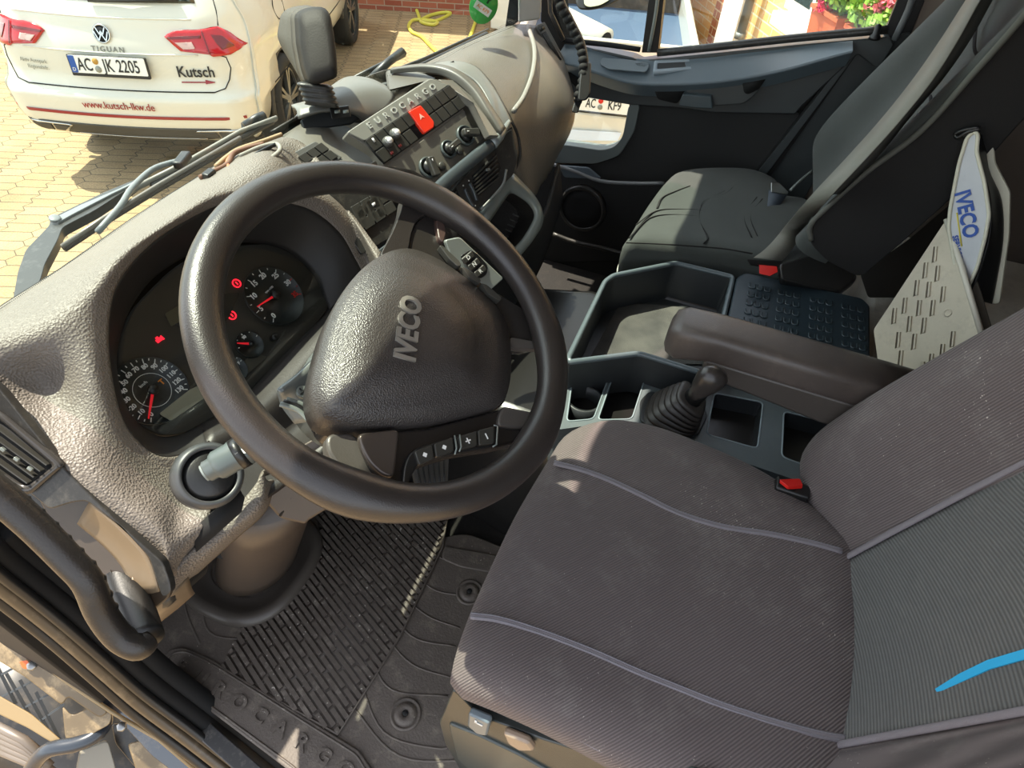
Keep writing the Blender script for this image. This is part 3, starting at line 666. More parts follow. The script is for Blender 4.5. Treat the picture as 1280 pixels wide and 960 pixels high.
# engine tunnel
b = MB(); pr = [(.70,-.02),(.705,.30),(.76,.385),(1.24,.385),(1.30,.33),(1.31,-.02)]
v = []; ys = [-1.1,.06,.22,.36,.50]; sc_ = [1,1,.93,.70,.45]
for y, s_ in zip(ys, sc_):
    for x, z in pr: v.append(V((x if s_==1 else 1.0+(x-1.0)*(.9 if s_>.9 else .85), y, z*s_ if z > 0 else z)))
f = [(i*6+k, i*6+k+1, (i+1)*6+k+1, (i+1)*6+k) for i in range(4) for k in range(5)]+[tuple(range(5,-1,-1)), tuple(range(24,30))]
struct(mk('floor_tunnel', v, f, mat('tunnel_cover', '#1c1b1a', .28, bump=('noise', 90, .1)), bevel=.02, seg=3))
b = MB(); 
# grey sleeper platform behind the console
gp = [V((.83,-.60,.43)), V((1.34,-.60,.43)), V((1.86,-.62,.43)), V((1.86,-1.12,.43)), V((.83,-1.12,.43))]
t_ = slab('engine_cover', gp, .42, (0,0,1), m_tunnel, None, .015); tag(t_, 'pale dusty grey engine cover behind the perforated board and console', 'cover')

# windscreen
wb = [Zp(x,y,.83) for x,y in ((-60,425),(0,385),(90,325),(170,270),(250,218),(340,165))]+[V((1.04,.695,.83))]+[Zp(x,y,.83) for x,y in ((525,83),(570,59),(611,41),(634,32))]
rows = []
for k in range(7):
    t = k/6; rows.append([V((p.x+(1.0-p.x)*.06*t, p.y-.02-.15*t-.04*t*(1-t), .815+.80*t)) for p in crv(wb, 2)])
WSR = rows
ws = patch('window_1', rows, m_wsglass, None, sub=2, thick=0); struct(ws)
# dotted black border of the windscreen
b = MB()
def wpt(s_, t):
    n = len(WSR[0]); x = s_*(n-1); i = min(int(x), n-2); a = x-i; y = t*6; j = min(int(y), 5); c = y-j
    p = WSR[j][i].lerp(WSR[j][i+1], a); q = WSR[j+1][i].lerp(WSR[j+1][i+1], a); return p.lerp(q, c)
for r_ in range(4):
    for i in range(430):
        p = wpt((i+.5*(r_ % 2))/431+.001, .024+.006*r_); s_ = .0013*(1-.15*r_)
        b.add([p+V((-s_,-.002,0)), p+V((0,-.002,-s_)), p+V((s_,-.002,0)), p+V((0,-.002,s_))], [(0,1,2,3)])
struct(b.build('trim_2', m_void, smooth=False))
# front panel of the cab below the glass
b = MB(); low = [V((p.x, p.y+.03, .74)) for p in wb]; up = [V((p.x, p.y+.004, .812)) for p in wb]; bot = [V((p.x, p.y+.10, -.3)) for p in wb]
n_ = len(wb); b.add(up+low+bot, [(i,i+1,n_+i+1,n_+i) for i in range(n_-1)]+[(n_+i,n_+i+1,2*n_+i+1,2*n_+i) for i in range(n_-1)])
struct(b.build('wall_cab_nose', mat('truck_front_paint', '#55595c', .4), solid=.01))
# pillar beside the glass on the passenger side
b = MB(); P0 = Dp(660,30,1.72); P1 = Dp(668,-40,1.62)
slb = [Dp(648,28,1.70),Dp(675,24,1.74),Dp(680,-40,1.70),Dp(648,-40,1.66)]
struct(slab('trim_3', slb, .03, -ray(660,0).normalized(), mat('pillar_trim_grey', '#8d8f8b', .6), None, .004))
struct(slab('trim_4', [Dp(642,-40,1.72),Dp(648,-40,1.72),Dp(648,27,1.76),Dp(631,38,1.76)], .02, -ray(640,0).normalized(), m_void, None, .002))
struct(slab('trim_5', [Dp(678,-40,1.76),Dp(706,-40,1.80),Dp(712,20,1.84),Dp(728,80,1.86),Dp(728,118,1.86),Dp(700,90,1.86),Dp(676,26,1.80)], .02, -ray(690,0).normalized(), m_void, None, .003))
b = MB(); b.tube([Dp(686,-40,1.70),Dp(688,15,1.78),Dp(704,50,1.80)], .007, 10); struct(b.build('trim_6', m_trim))

# ================================================================ passenger door
dr = bpy.data.objects.new('door_1', None); COL.objects.link(dr); dr.location = (1.87, -.05, .1); dr['kind'] = 'structure'
DX = 1.87
N1 = V((-1,0,0))
def dslab(nm, pts, x, h, m, parent=dr, r=.01, bevel=.002): return slab(nm, rnd([Xp(a,c,x) for a,c in pts], r), h, N1, m, parent, bevel)
# outer card: black cloth, with the kerb window left open (three pieces round it)
dslab('cloth_panel', [(786,128),(1000,140),(985,190),(945,218),(955,320),(640,330),(640,205),(690,205),(745,205),(770,197),(790,165)], DX, .03, m_doord)
dslab('lower_card', [(640,300),(960,290),(990,420),(900,470),(640,470)], DX+.004, .03, m_doord)
dslab('outer_skin', [(985,120),(1045,60),(1072,62),(1120,46),(1130,90),(1060,150),(960,360),(900,360),(940,214)], DX+.05, .01, m_doord)
dslab('window_reveal', [(640,181),(705,181),(752,188),(768,184),(778,172),(786,130),(800,130),(793,165),(774,195),(745,205),(640,203)], DX-.01, .05, m_doorg, r=.02)
# rear black gap and rear jamb section
dslab('jamb_panel', [(1072,66),(1108,62),(1120,44),(1140,40),(1120,85),(1060,150),(960,330),(905,330),(942,214)], DX+.005, .03, m_door)
dslab('jamb_gap', [(1058,70),(1072,66),(960,225),(935,225)], DX-.004, .02, m_void, r=.003)
dslab('check_strap', [(1064,66),(1072,66),(958,218),(948,214)], DX-.012, .01, m_door, r=.003)
# upper card
up_ = [(695,58),(720,60),(745,62),(790,72),(800,77),(822,74),(1000,56),(1112,46),(1118,56),(1098,88),(1072,68),(1000,135),(994,143),(890,141),(848,135),(785,131),(726,121),(700,120)]
dslab('upper_card', up_, DX-.015, .05, m_door, r=.006, bevel=.006)
# ledge that stands proud: top surface between the glass line and the ledge edge
ed = crv([Xp(x,y,DX-.075) for x,y in ((700,78),(725,84),(750,93),(785,103),(820,106),(880,104),(930,98),(980,88),(1030,74),(1066,64))], 4)
bk = crv([Xp(x,y,DX-.01) for x,y in ((700,55),(725,57),(750,63),(785,72),(820,74),(880,70),(930,64),(980,59),(1030,53),(1066,50))], 4)
lo_ = [p+V((.04,0,-.045)) for p in ed]
v = bk+ed+lo_; n_ = len(ed); f = [(i,i+1,n_+i+1,n_+i) for i in range(n_-1)]+[(n_+i,n_+i+1,2*n_+i+1,2*n_+i) for i in range(n_-1)]
mk('ledge', v, f, mat('door_ledge_plastic', '#5a666d', .3, bump=('noise', 500, .12)), dr, bevel=.006)
def onledge(x, y):  # ledge plane point
    o_ = ed[12]; a = (ed[20]-ed[4]).normalized(); c = (bk[12]-ed[12]).normalized(); n = a.cross(c).normalized(); n = n if n.z > 0 else -n
    return Pn(x, y, o_+n*.014, n), n
q = [onledge(x,y) for x,y in ((822,76),(934,71),(938,83),(822,89))]
slab('ledge_pocket', rnd([p for p,_ in q], .006), .018, q[0][1], m_consd, dr, .001)
q = [onledge(x,y) for x,y in ((818,76),(936,71),(940,83),(860,87),(816,91))]
qo = rnd([p for p,_ in q], .006); qi = rnd([onledge(x,y)[0] for x,y in ((822,79),(931,74),(934,81),(860,84),(821,87))], .006)
b = MB(); b.ring([p+q[0][1]*.002 for p in qo], [p+q[0][1]*.002 for p in qi], .02, q[0][1]); b.build('pocket_rim', mat('pocket_rim_grey', '#8c98a0', .3), dr)
q = [onledge(x,y) for x,y in ((752,72),(790,75),(812,79),(808,90),(760,86),(750,80))]
slab('switch_plate', rnd([p for p,_ in q], .01), .004, q[0][1], mat('switch_plate', '#6a7479', .3), dr, .001)
q = [onledge(x,y) for x,y in ((792,79),(803,77),(812,80),(806,84),(797,83))]
slab('window_switch', [p for p,_ in q], .01, q[0][1], m_black, dr, .002)
# grip recess, handle scoop
dslab('grip_recess', [(815,104),(858,106),(855,118),(846,130),(822,124)], DX-.052, .01, m_void, r=.008, bevel=0)
dslab('scoop', [(858,107),(935,101),(958,98),(945,118),(930,130),(890,133),(858,128)], DX-.055, .03, m_door, r=.012, bevel=.004)
dslab('grip_recess', [(928,103),(958,98),(948,112),(935,118),(930,116)], DX-.060, .005, m_void, r=.006, bevel=0)
dslab('door_handle', [(853,118),(889,121),(891,136),(868,135),(848,132)], DX-.075, .03, mat('handle_plastic', '#3b474d', .3), r=.004, bevel=.004)
# belt line seals and window frame
def dtube(nm, pts, x, r, m, par=dr):
    b = MB(); b.tube(crv([Xp(a,c,x) for a,c in pts], 4), r, 10); return b.build(nm, m, par)
dtube('belt_seal', [(822,66),(900,58),(1000,47),(1110,37)], DX-.01, .010, m_trim)
dtube('belt_seal', [(706,50),(720,52),(760,56),(800,62)], DX-.01, .007, m_void)
dslab('glass_divider', [(816,-40),(834,-40),(822,66),(802,66)], DX, .03, m_black, r=.002)
dtube('divider_channel', [(826,-40),(820,15),(811,64)], DX-.015, .005, m_silver)
dslab('frame_rear', [(1118,-40),(1150,-40),(1156,0),(1118,92),(1096,60),(1106,40),(1122,0)], DX+.01, .03, m_black, r=.004)
dtube('frame_seal', [(1140,-40),(1140,0),(1118,50)], DX-.01, .008, mat('frame_seal_grey', '#5c6062', .4))
b = MB(); p = Xp(1093,48,DX-.03); b.lathe(p, (-.15,.1,1), [(.014,0),(.012,.006),(.008,.010),(.007,.03),(.0,.034)], 16); b.build('lock_button', m_black, dr)
dslab('window_glass', [(826,-60),(1120,-60),(1125,0),(1109,38),(822,66)], DX+.012, .004, m_sideglass, r=.001, bevel=0)
dslab('quarter_glass', [(690,-60),(820,-60),(806,60),(700,50)], DX+.012, .004, m_sideglass, r=.001, bevel=0)
dslab('kerb_window_glass', [(690,112),(787,128),(779,174),(754,189),(690,183)], DX+.02, .004, m_sideglass, r=.001, bevel=0)
# lower pocket, pale rim and loudspeaker
dtube('pocket_lip', [(690,205),(715,213),(750,226),(790,229),(830,229)], DX-.05, .006, mat('pocket_lip_grey', '#77797a', .3))
dslab('cup_recess', [(698,207),(735,210),(752,224),(705,222)], DX-.045, .01, mat('cup_recess_grey', '#59636a', .35), r=.01)
b = MB(); c = Xp(727,262,DX-.02)
b.ring([c+V((0,math.cos(a)*.085,math.sin(a)*.085)) for a in [2*math.pi*i/40 for i in range(40)]], [c+V((0,math.cos(a)*.072,math.sin(a)*.072)) for a in [2*math.pi*i/40 for i in range(40)]], .02, N1)
sp_ = b.build('loudspeaker_ring', m_trim, dr)
b = MB(); b.lathe(c+V((.01,0,0)), N1, [(.073,0),(.073,.008),(.03,.002),(0,.002)], 32); b.build('loudspeaker_grille', m_void, sp_)
dtube('sill_edge', [(690,292),(720,303),(760,312),(840,335)], 1.80, .008, m_trim)

# ribbed grab handle on the passenger pillar
gh = thing('pillar_grab_rail', 'black ribbed grab rail on the pillar by the passenger window', 'grab rail', Dp(724,60,1.62))
pts = crv([Dp(694,-40,1.55),Dp(700,0,1.56),Dp(712,25,1.58),Dp(726,55,1.60),Dp(731,82,1.61),Dp(729,105,1.62),Dp(722,128,1.63)], 5)
b = MB(); b.tube(pts, [.011]*len(pts), 12); b.build('grip', m_black, gh)
b = MB(); P = resample(pts, 20, closed=False)
for i, p in enumerate(P[:-1]):
    t = (P[i+1]-p).normalized(); d = (ray(700,60)).normalized(); s_ = t.cross(d).normalized()
    b.lathe(p - s_*(.004) - d*.006, t, [(.0,-.012),(.010,-.007),(.013,0),(.010,.007),(0,.012)], 10)
b.build('finger_ribs', m_void, gh)
slab('cover', rnd([Dp(x,y,1.60) for x,y in ((727,78),(739,77),(738,118),(733,126),(722,126),(724,100))], .008), .02, -ray(730,100).normalized(), m_black, gh, .004)
slab('foot', rnd([Dp(x,y,1.63) for x,y in ((720,120),(729,122),(722,142),(714,140))], .006), .02, -ray(730,100).normalized(), m_black, gh, .003)
# ================================================================ dashboard
dash = thing('dashboard', 'grey grained truck dashboard with instrument hood, centre panel and glovebox side', 'dashboard', (1.0,.5,.6))
PC = Pl((.43,.455,.70), (1,0,0), (0,.69,.72))      # cluster face
N = PC.n; 
if N.dot(CP-PC.o) < 0: N = -N; PC.n = N
def C_(x, y, h=0): return PC.P(x, y, h)
# main shell round the instruments: O windscreen / outer edge, M ridge, L lip
col = [
 # outer,                      ridge,                 lip,               inner
 (Xp(268,690,.20),  Dp(262,655,.77), C_(266,590,.055), C_(262,552,.052), C_(250,530,.012)),
 (Dp(215,722,.74),  Dp(222,668,.745), C_(235,595,.055), C_(230,568,.052), C_(228,542,.012)),
 (Dp(203,703,.735),  Dp(196,650,.73), C_(205,595,.065), C_(196,569,.060), C_(200,545,.012)),
 (Dp(150,655,.715),  Dp(155,620,.72), C_(170,575,.075), C_(163,541,.065), C_(174,530,.012)),
 (Dp(80,585,.70),   Dp(104,560,.715), C_(138,535,.085), C_(146,500,.070), C_(155,500,.012)),
 (Dp(20,505,.715),   Dp(58,478,.745),  C_(110,465,.090), C_(136,435,.080), C_(146,455,.012)),
 (Zp(-45,440,.85),  Zp(28,424,.853),  C_(103,395,.095), C_(138,385,.085), C_(152,415,.012)),
 (Zp(-20,398,.845), Zp(60,362,.855),  C_(122,352,.098), C_(150,350,.088), C_(168,378,.012)),
 (Zp(80,333,.842),  Zp(118,320,.862), C_(155,315,.100), C_(180,313,.090), C_(195,345,.012)),
 (Zp(170,270,.842), Zp(195,264,.867), C_(213,275,.100), C_(225,280,.090), C_(238,318,.012)),
 (Zp(240,226,.842), Zp(265,226,.872), C_(275,240,.100), C_(285,253,.090), C_(280,305,.012)),
 (Zp(320,178,.842), Zp(335,202,.872), C_(336,236,.100), C_(343,252,.090), C_(330,305,.012)),
 (Dp(372,175,1.17), Dp(380,215,1.12), C_(397,240,.095), C_(388,262,.085), C_(365,318,.012)),
 (Dp(410,215,1.14), Dp(418,240,1.11), C_(428,266,.085), C_(424,290,.075), C_(392,345,.012)),
 (Dp(440,265,1.11), Dp(448,285,1.09), C_(450,302,.070), C_(445,325,.060), C_(405,372,.012)),
 (Dp(478,318,1.07), Dp(474,332,1.06), C_(467,340,.060), C_(458,350,.050), C_(412,388,.012)),
]
rows = [[c[k] for c in col] for k in range(5)]
shell = patch('shell', rows[:4], m_dash, dash, sub=6, thick=.006)
patch('hood_inner', [rows[3], [a.lerp(b_, .5)+N*.004 for a, b_ in zip(rows[3], rows[4])], rows[4]], mat('hood_inner_plastic', '#1f1d1b', .55, bump=('noise', 300, .1)), dash, sub=5, thick=.003)
fk = [c[0]+V((0,.004,-.004)) for c in col[5:13]]
patch('sun_curtain', [fk, [p-V((0,-.004,.12)) for p in fk], [p-V((0,-.004,.30)) for p in fk]], m_void, dash, sub=3, thick=.004)  # unseen curtain added below the dash edge to stop sun leaking in
# lower ledge closing the recess between lip ends, under the cluster
lw = [C_(250,530,.012), C_(300,500,.012), C_(350,448,.012), C_(412,388,.012)]
lm = [C_(258,552,.05), C_(318,520,.05), C_(380,465,.05), C_(458,350,.05)]
lb = [C_(266,592,.05), C_(335,560,.045), C_(400,500,.04), C_(480,372,.04)]
lc = [Dp(300,640,.80), Dp(360,600,.86), Dp(430,530,.92), Dp(490,400,1.02)]
patch('lower_ledge', [lw, lm, lb, lc], mat('ledge_plastic', '#2b2826', .45, bump=('noise', 400, .15)), dash, sub=5, thick=.006)
# ---------------- instrument cluster
cl = slab('instrument_cluster', rnd([C_(*p,0) for p in ((146,430),(165,385),(215,335),(262,308),(335,303),(385,322),(408,352),(414,384),(390,412),(300,503),(238,542),(200,548),(160,522),(146,480))], .02), .02, N, mat('cluster_face', '#34322d', .45, var=.1), dash, .003)
def dial(px, py, r, h, name, zero, full, marks, labels, lr, ts, needle, nl, par=cl, capr=.008, red=()):
    c = C_(px, py, h); t = Pl(c, PC.e1, PC.e2); t.n = N
    b = MB(); b.lathe(c, N, [(r,0),(r,.002),(r*.97,.003),(r*.965,.0012),(0,.001)], 48); d = b.build(name, mat('dial_face', '#1b1f1e', .4), par)
    def q(a, rr, hh=.002): return t.L(math.cos(a)*rr, math.sin(a)*rr, hh)
    b = MB(); rb = MB()
    for i in range(marks+1):
        a = zero+(full-zero)*i/marks; e = (q(a,1)-q(a,0)).normalized(); big = i % 2 == 0
        (rb if i in red else b).box(q(a, r*(.86 if big else .9)), e, N.cross(e), N, r*(.13 if big else .06), .0012, .0006)
    b.build('scale', m_white, d, smooth=False)
    if rb.v: rb.build('red_scale', m_red, d, smooth=False)
    for i, s_ in enumerate(labels):
        a = zero+(full-zero)*i/(len(labels)-1)
        text('numeral', s_, q(a, r*lr), PC.e1, PC.e2, ts, m_red if (red and i == len(labels)-1) else m_white, d, ext=.0003, bold=.03)
    a = needle; e = (q(a,1)-q(a,0)).normalized(); s_ = N.cross(e)
    b = MB(); o_ = q(a,0,.006); b.slab([o_-s_*.0022-e*nl*.12, o_+e*nl-s_*.0009, o_+e*nl+s_*.0009, o_+s_*.0022-e*nl*.12], .0012, N); b.build('needle', mat('needle_red', '#e2202c', .4, emit=('#e2202c', .35)), d, smooth=False)
    b = MB(); b.lathe(q(a,0,.004), N, [(capr,0),(capr*.9,.005),(0,.006)], 20); b.build('cap', m_black, d)
    return d, q, t
# angle of the dial plane for a picture direction
def ang(t, x0, y0, x1, y1):
    a = t.uv(t.P(x0,y0)); c = t.uv(t.P(x1,y1)); return math.atan2(c[1]-a[1], c[0]-a[0])
tmp = Pl(C_(190,488,.004), PC.e1, PC.e2); tmp.n = N
r1 = (C_(145,488,.004)-C_(190,488,.004)).length*1.14
z1 = ang(tmp,190,488,188,530); fA = ang(tmp,190,488,238,487)
while fA > z1: fA -= 2*math.pi
d1, q1_, t1 = dial(190,488,r1,.004,'speedometer', z1, fA, 26, [str(10*i) for i in range(14)], .70, .0088, ang(tmp,198,479,190,530), r1*.85)
b = MB(); b.ring([q1_(2*math.pi*i/40, r1*.50) for i in range(40)], [q1_(2*math.pi*i/40, r1*.485) for i in range(40)], .0005, N); b.build('inner_ring', m_white, d1)
text('lettering', 'km/h', t1.L(-r1*.05, r1*.27, .002), PC.e1, PC.e2, .0062, m_white, d1, ext=.0003)
text('tell_tale', 'T', t1.L(r1*.35, -r1*.0, .002), PC.e1, PC.e2, .011, m_orange, d1, ext=.0003, bold=.03)
tmp2 = Pl(C_(343,370,.004), PC.e1, PC.e2); tmp2.n = N
r2 = (C_(308,370,.004)-C_(343,370,.004)).length*1.10
z2 = ang(tmp2,343,370,341,402); f2 = ang(tmp2,343,370,376,368)
while f2 > z2: f2 -= 2*math.pi
d2, q2_, t2 = dial(343,370,r2,.004,'rev_counter', z2, f2, 14, ['0','5','10','15','20','25','30','35'], .70, .012, ang(tmp2,348,367,318,386), r2*.80, red=(12,13,14))
text('lettering', 'rpm x100', t2.L(0, r2*.25, .002), PC.e1, PC.e2, .005, m_white, d2, ext=.0003)
tmp3 = Pl(C_(312,431,.004), PC.e1, PC.e2); tmp3.n = N
r3 = (C_(294,431,.004)-C_(312,431,.004)).length
dial(312,431,r3,.003,'temperature_gauge', ang(tmp3,312,431,296,436), ang(tmp3,312,431,322,418)-0, 4, [' ','90',' '], .62, .007, ang(tmp3,320,434,297,433), r3*.95, capr=.004)
tmp4 = Pl(C_(292,462,.004), PC.e1, PC.e2); tmp4.n = N
dial(292,462,r3*.95,.003,'fuel_gauge', ang(tmp4,292,462,283,455), ang(tmp4,292,462,300,452), 4, ['E',' ','F'], .62, .007, ang(tmp4,300,455,285,470), r3*.8, capr=.004)
m_tell = mat('tell_tale_red', '#ff2a3c', .4, emit=('#ff1d30', 1.6))
for i, (x, y) in enumerate(((199,425),(296,354),(290,394))):
    c = C_(x, y, .002)
    if i == 0:
        b = MB(); b.box(c, PC.e1, PC.e2, N, .009, .005, .001); b.box(c+PC.e2*.004, PC.e1, PC.e2, N, .004, .003, .001); b.box(c+PC.e1*.006, PC.e1, PC.e2, N, .002, .007, .001); b.build('warning_lamp', m_tell, cl, smooth=False)
    else:
        b = MB(); k = 24; R = .0075; b.ring([c+PC.e1*math.cos(a)*R+PC.e2*math.sin(a)*R for a in [2*math.pi*j/k for j in range(k)]], [c+PC.e1*math.cos(a)*R*.72+PC.e2*math.sin(a)*R*.72 for a in [2*math.pi*j/k for j in range(k)]], .0008, N); b.box(c, PC.e1, PC.e2, N, .0018, .006, .001); b.build('warning_lamp', m_tell, cl)
slab('display', rnd([C_(*p,.0075) for p in ((199,517),(237,487),(256,478),(258,496),(214,526))], .003), .002, N, mat('lcd_display', '#8d8874', .3), cl, .0004)
slab('display', rnd([C_(*p,.003) for p in ((205,395),(250,370),(300,365),(285,400),(240,420))], .006), .002, N, mat('centre_display', '#2d2c28', .25), cl, .0004)
slab('display_patch', rnd([C_(*p,.004) for p in ((206,392),(228,379),(232,398),(214,408))], .003), .001, N, mat('display_patch', '#55503f', .3), cl, .0003)
slab('gauge_strip', rnd([C_(*p,.003) for p in ((283,470),(318,440),(334,446),(296,480))], .003), .002, N, mat('gauge_strip', '#4c483f', .3), cl, .0004)
b = MB(); b.lathe(C_(341,423,.0), N, [(.006,0),(.006,.010),(.004,.012),(0,.012)], 16); b.build('trip_button', m_black, cl)
lens = [[C_(x,y,.012+hh) for x,y in r_] for hh, r_ in ((0,((150,470),(165,395),(215,345),(262,315))),(.012,((175,520),(215,455),(262,400),(330,312))),(.012,((205,542),(265,500),(330,430),(395,340))),(0,((240,540),(300,500),(370,430),(408,385))))]
patch('lens', lens, m_clear, cl, sub=5, thick=0)

# ---------------- stalk dial housing and lower slot on the left
sc_c = Dp(262,594,.735); sn = (N*.6 - ray(262,594).normalized()*.4).normalized()
b = MB(); b.lathe(sc_c-sn*.02, sn, [(.040,0),(.040,.018),(.036,.026),(.031,.027),(.031,.006),(0,.004)], 48); b.build('switch_bezel', mat('switch_bezel_grey', '#404243', .4), dash)
b = MB(); b.lathe(sc_c-sn*.012, sn, [(.030,0),(.030,.012),(.024,.018),(0,.018)], 40); b.build('rotary_switch', m_black, dash)
slab('slot_recess', [Dp(x,y,.765) for x,y in ((240,662),(300,612),(306,622),(302,640),(246,690))], .01, sn, m_void, dash, 0)
patch('lower_lip', [[Dp(215,718,.745),Dp(240,690,.765),Dp(275,655,.79),(Dp(312,615,.81)),Dp(330,590,.82)],[Dp(214,742,.755),Dp(238,715,.775),Dp(290,665,.795),Dp(326,632,.81),Dp(334,600,.83)],[Dp(214,752,.80),Dp(240,724,.82),Dp(294,675,.84),Dp(332,640,.86),Dp(345,600,.87)]], m_dash, dash, sub=4, thick=.005)
# ---------------- left end trim, vent and beige recess
tn = V((-.75,-.27,.60)).normalized(); TL = Pl(Dp(80,585,.698), (0,-.6,-.4), (0,0,1)); TL.n = tn
def T_(x, y, h=0): return Pn(x, y, TL.o+tn*h, tn)
band = [(-60,436),(0,487),(80,586),(150,656),(203,703),(212,728),(214,742),(203,748),(198,734),(186,697),(152,660),(108,626),(90,628),(62,637),(34,614),(-60,545)]
slab('end_trim', rnd([T_(*p) for p in band], .006), .012, tn, m_trim, dash, .003)
vent = slab('air_vent', rnd([T_(*p,.002) for p in ((-30,503),(0,522),(66,577),(74,583),(30,616),(0,596),(-30,575))], .008), .004, tn, m_void, dash, 0)
b = MB()
b.ring(rnd([T_(*p,.006) for p in ((-34,498),(0,517),(70,575),(77,583),(32,622),(0,602),(-34,582))], .01, 4), rnd([T_(*p,.006) for p in ((-34,506),(0,525),(62,578),(66,583),(31,611),(0,590),(-34,572))], .01, 4), .008, tn); b.build('vent_frame', mat('vent_frame_gloss', '#3a3836', .2), vent)
for k in range(5):
    a0 = V((-30,512+14*k,0)); a1 = V((62-8*k,580+7.5*k,0)); b = MB(); p = T_(a0.x,a0.y,.004); q = T_(a1.x,a1.y,.004); d = (q-p).normalized(); b.box((p+q)/2, d, tn.cross(d), tn, (q-p).length, .0016, .010); b.build('louvre', m_btnl, vent, smooth=False)
b = MB()
for k in range(3):
    p = T_(4+k*17, 562+k*12, .009); b.box(p, TL.e1, tn.cross(TL.e1), tn, .006, .004, .004)
b.build('louvre_link', m_silver, vent, bevel=.001)
slab('side_recess', rnd([T_(*p,-.022) for p in ((40,610),(108,618),(160,655),(200,700),(214,745),(190,765),(160,755),(100,720))], .01), .01, tn, mat('side_recess_taupe', '#463d34', .45, var=.1), dash, .002)
patch('side_ramp', [[T_(112,626,-.002),T_(152,662,-.002),T_(184,698,-.002),T_(198,740,-.002)],[T_(104,640,-.014),T_(140,672,-.016),T_(168,704,-.016),T_(184,742,-.014)],[T_(96,655,-.020),T_(128,682,-.021),T_(150,706,-.021),T_(165,735,-.020)]], mat('side_ramp_tan', '#776752', .4), dash, sub=4, thick=.003)
patch('side_foot', [[Dp(165,722,.735),Dp(190,748,.75),Dp(214,742,.76),Dp(236,722,.78)],[Dp(160,745,.745),Dp(188,768,.76),Dp(214,758,.775),Dp(240,735,.80)],[Dp(158,762,.78),Dp(188,782,.80),Dp(216,766,.82),Dp(244,742,.84)]], mat('side_ramp_tan', '', ), dash, sub=4, thick=.004)
# end cap filling the body behind the trim
slab('end_cap', [T_(*p,-.035) for p in ((-80,430),(0,490),(80,590),(210,725),(214,760),(180,775),(60,660),(-80,560))], .10, tn, m_trim, dash, .01)
# ---------------- console between the hood and the centre panel: switch pod
PS = Pl(Dp(430,270,1.095), (.95,-.30,0), (.2,.64,.74)); 
def S_(x, y, h=0): return PS.P(x, y, h)
if PS.n.dot(CP-PS.o) < 0: PS.n = -PS.n
pod = patch('switch_pod_shell', [[Dp(352,170,1.19),Dp(382,152,1.24),Dp(412,150,1.28),Dp(445,165,1.30),Dp(470,195,1.28)],[Dp(338,190,1.165),Dp(368,174,1.19),Dp(405,164,1.23),Dp(447,190,1.25),Dp(480,222,1.235)],[Dp(352,215,1.14),Dp(380,205,1.155),Dp(420,205,1.175),Dp(456,222,1.19),Dp(490,245,1.19)],[Dp(380,226,1.125),Dp(412,232,1.125),Dp(445,236,1.135),Dp(474,240,1.145),Dp(500,250,1.155)]], m_dashs, dash, sub=5, thick=.006)
slab('switch_panel', rnd([S_(*p) for p in ((405,240),(470,200),(496,268),(500,290),(452,318),(440,300))], .004), .012, PS.n, m_trim, dash, .001)
def cellgrid(pl_, c00, c10, c01, nx, ny, name, m, par, h=.004, gap=.12, rr=.0012, skip=()):
    """nx x ny keys on a parallelogram given by three picture corners"""
    A = pl_(*c00); B = pl_(*c10); C2 = pl_(*c01); ex = (B-A)/nx; ey = (C2-A)/ny; n = ex.cross(ey).normalized(); n = n if n.dot(CP-A) > 0 else -n; out = []
    for j in range(ny):
        for i in range(nx):
            if (i, j) in skip: out.append(None); continue
            o_ = A+ex*i+ey*j; g = gap/2
            pts = [o_+ex*g+ey*g, o_+ex*(1-g)+ey*g, o_+ex*(1-g)+ey*(1-g), o_+ex*g+ey*(1-g)]
            out.append(slab(name, rnd([p+n*h for p in pts], rr, 2), h+.004, n, m, par, .0006))
    return out, n, A, ex, ey
cellgrid(lambda x,y: S_(x,y,.001), (436,258), (470,238), (452,290), 3, 1, 'rocker_switch', m_btn, dash)
ks, n, A, ex, ey = cellgrid(lambda x,y: S_(x,y,.001), (441,262), (482,236), (456,290), 3, 2, 'rocker_switch', m_btn, dash)
b = MB(); b.box(A+ex*1.5+ey*.55+n*.0045, ex.normalized(), ey.normalized(), n, .007, .005, .001); b.build('switch_symbol', m_white, dash)
slab('card_slot', [S_(*p,.001) for p in ((466,318),(504,288),(506,296),(470,328))], .004, PS.n, m_bar, dash, .002)
slab('slot_recess', [S_(*p,.0) for p in ((470,330),(508,300),(512,325),(486,345))], .004, PS.n, m_void, dash, 0)
# small key panel on the light sloping cover, upper left of the pod
PU = Pl(Dp(395,195,1.17), (.95,-.30,0), (.12,.75,.62)); 
if PU.n.dot(CP-PU.o) < 0: PU.n = -PU.n
slab('key_frame', rnd([PU.P(*p,.006) for p in ((348,200),(394,176),(404,182),(428,196),(418,208),(375,215),(352,213))], .004), .012, PU.n, mat('key_frame_grey', '#5a5a57', .4), dash, .002)
cellgrid(lambda x,y: PU.P(x,y,.009), (360,203), (401,178), (384,222), 4, 2, 'key', m_btn, dash, .003)

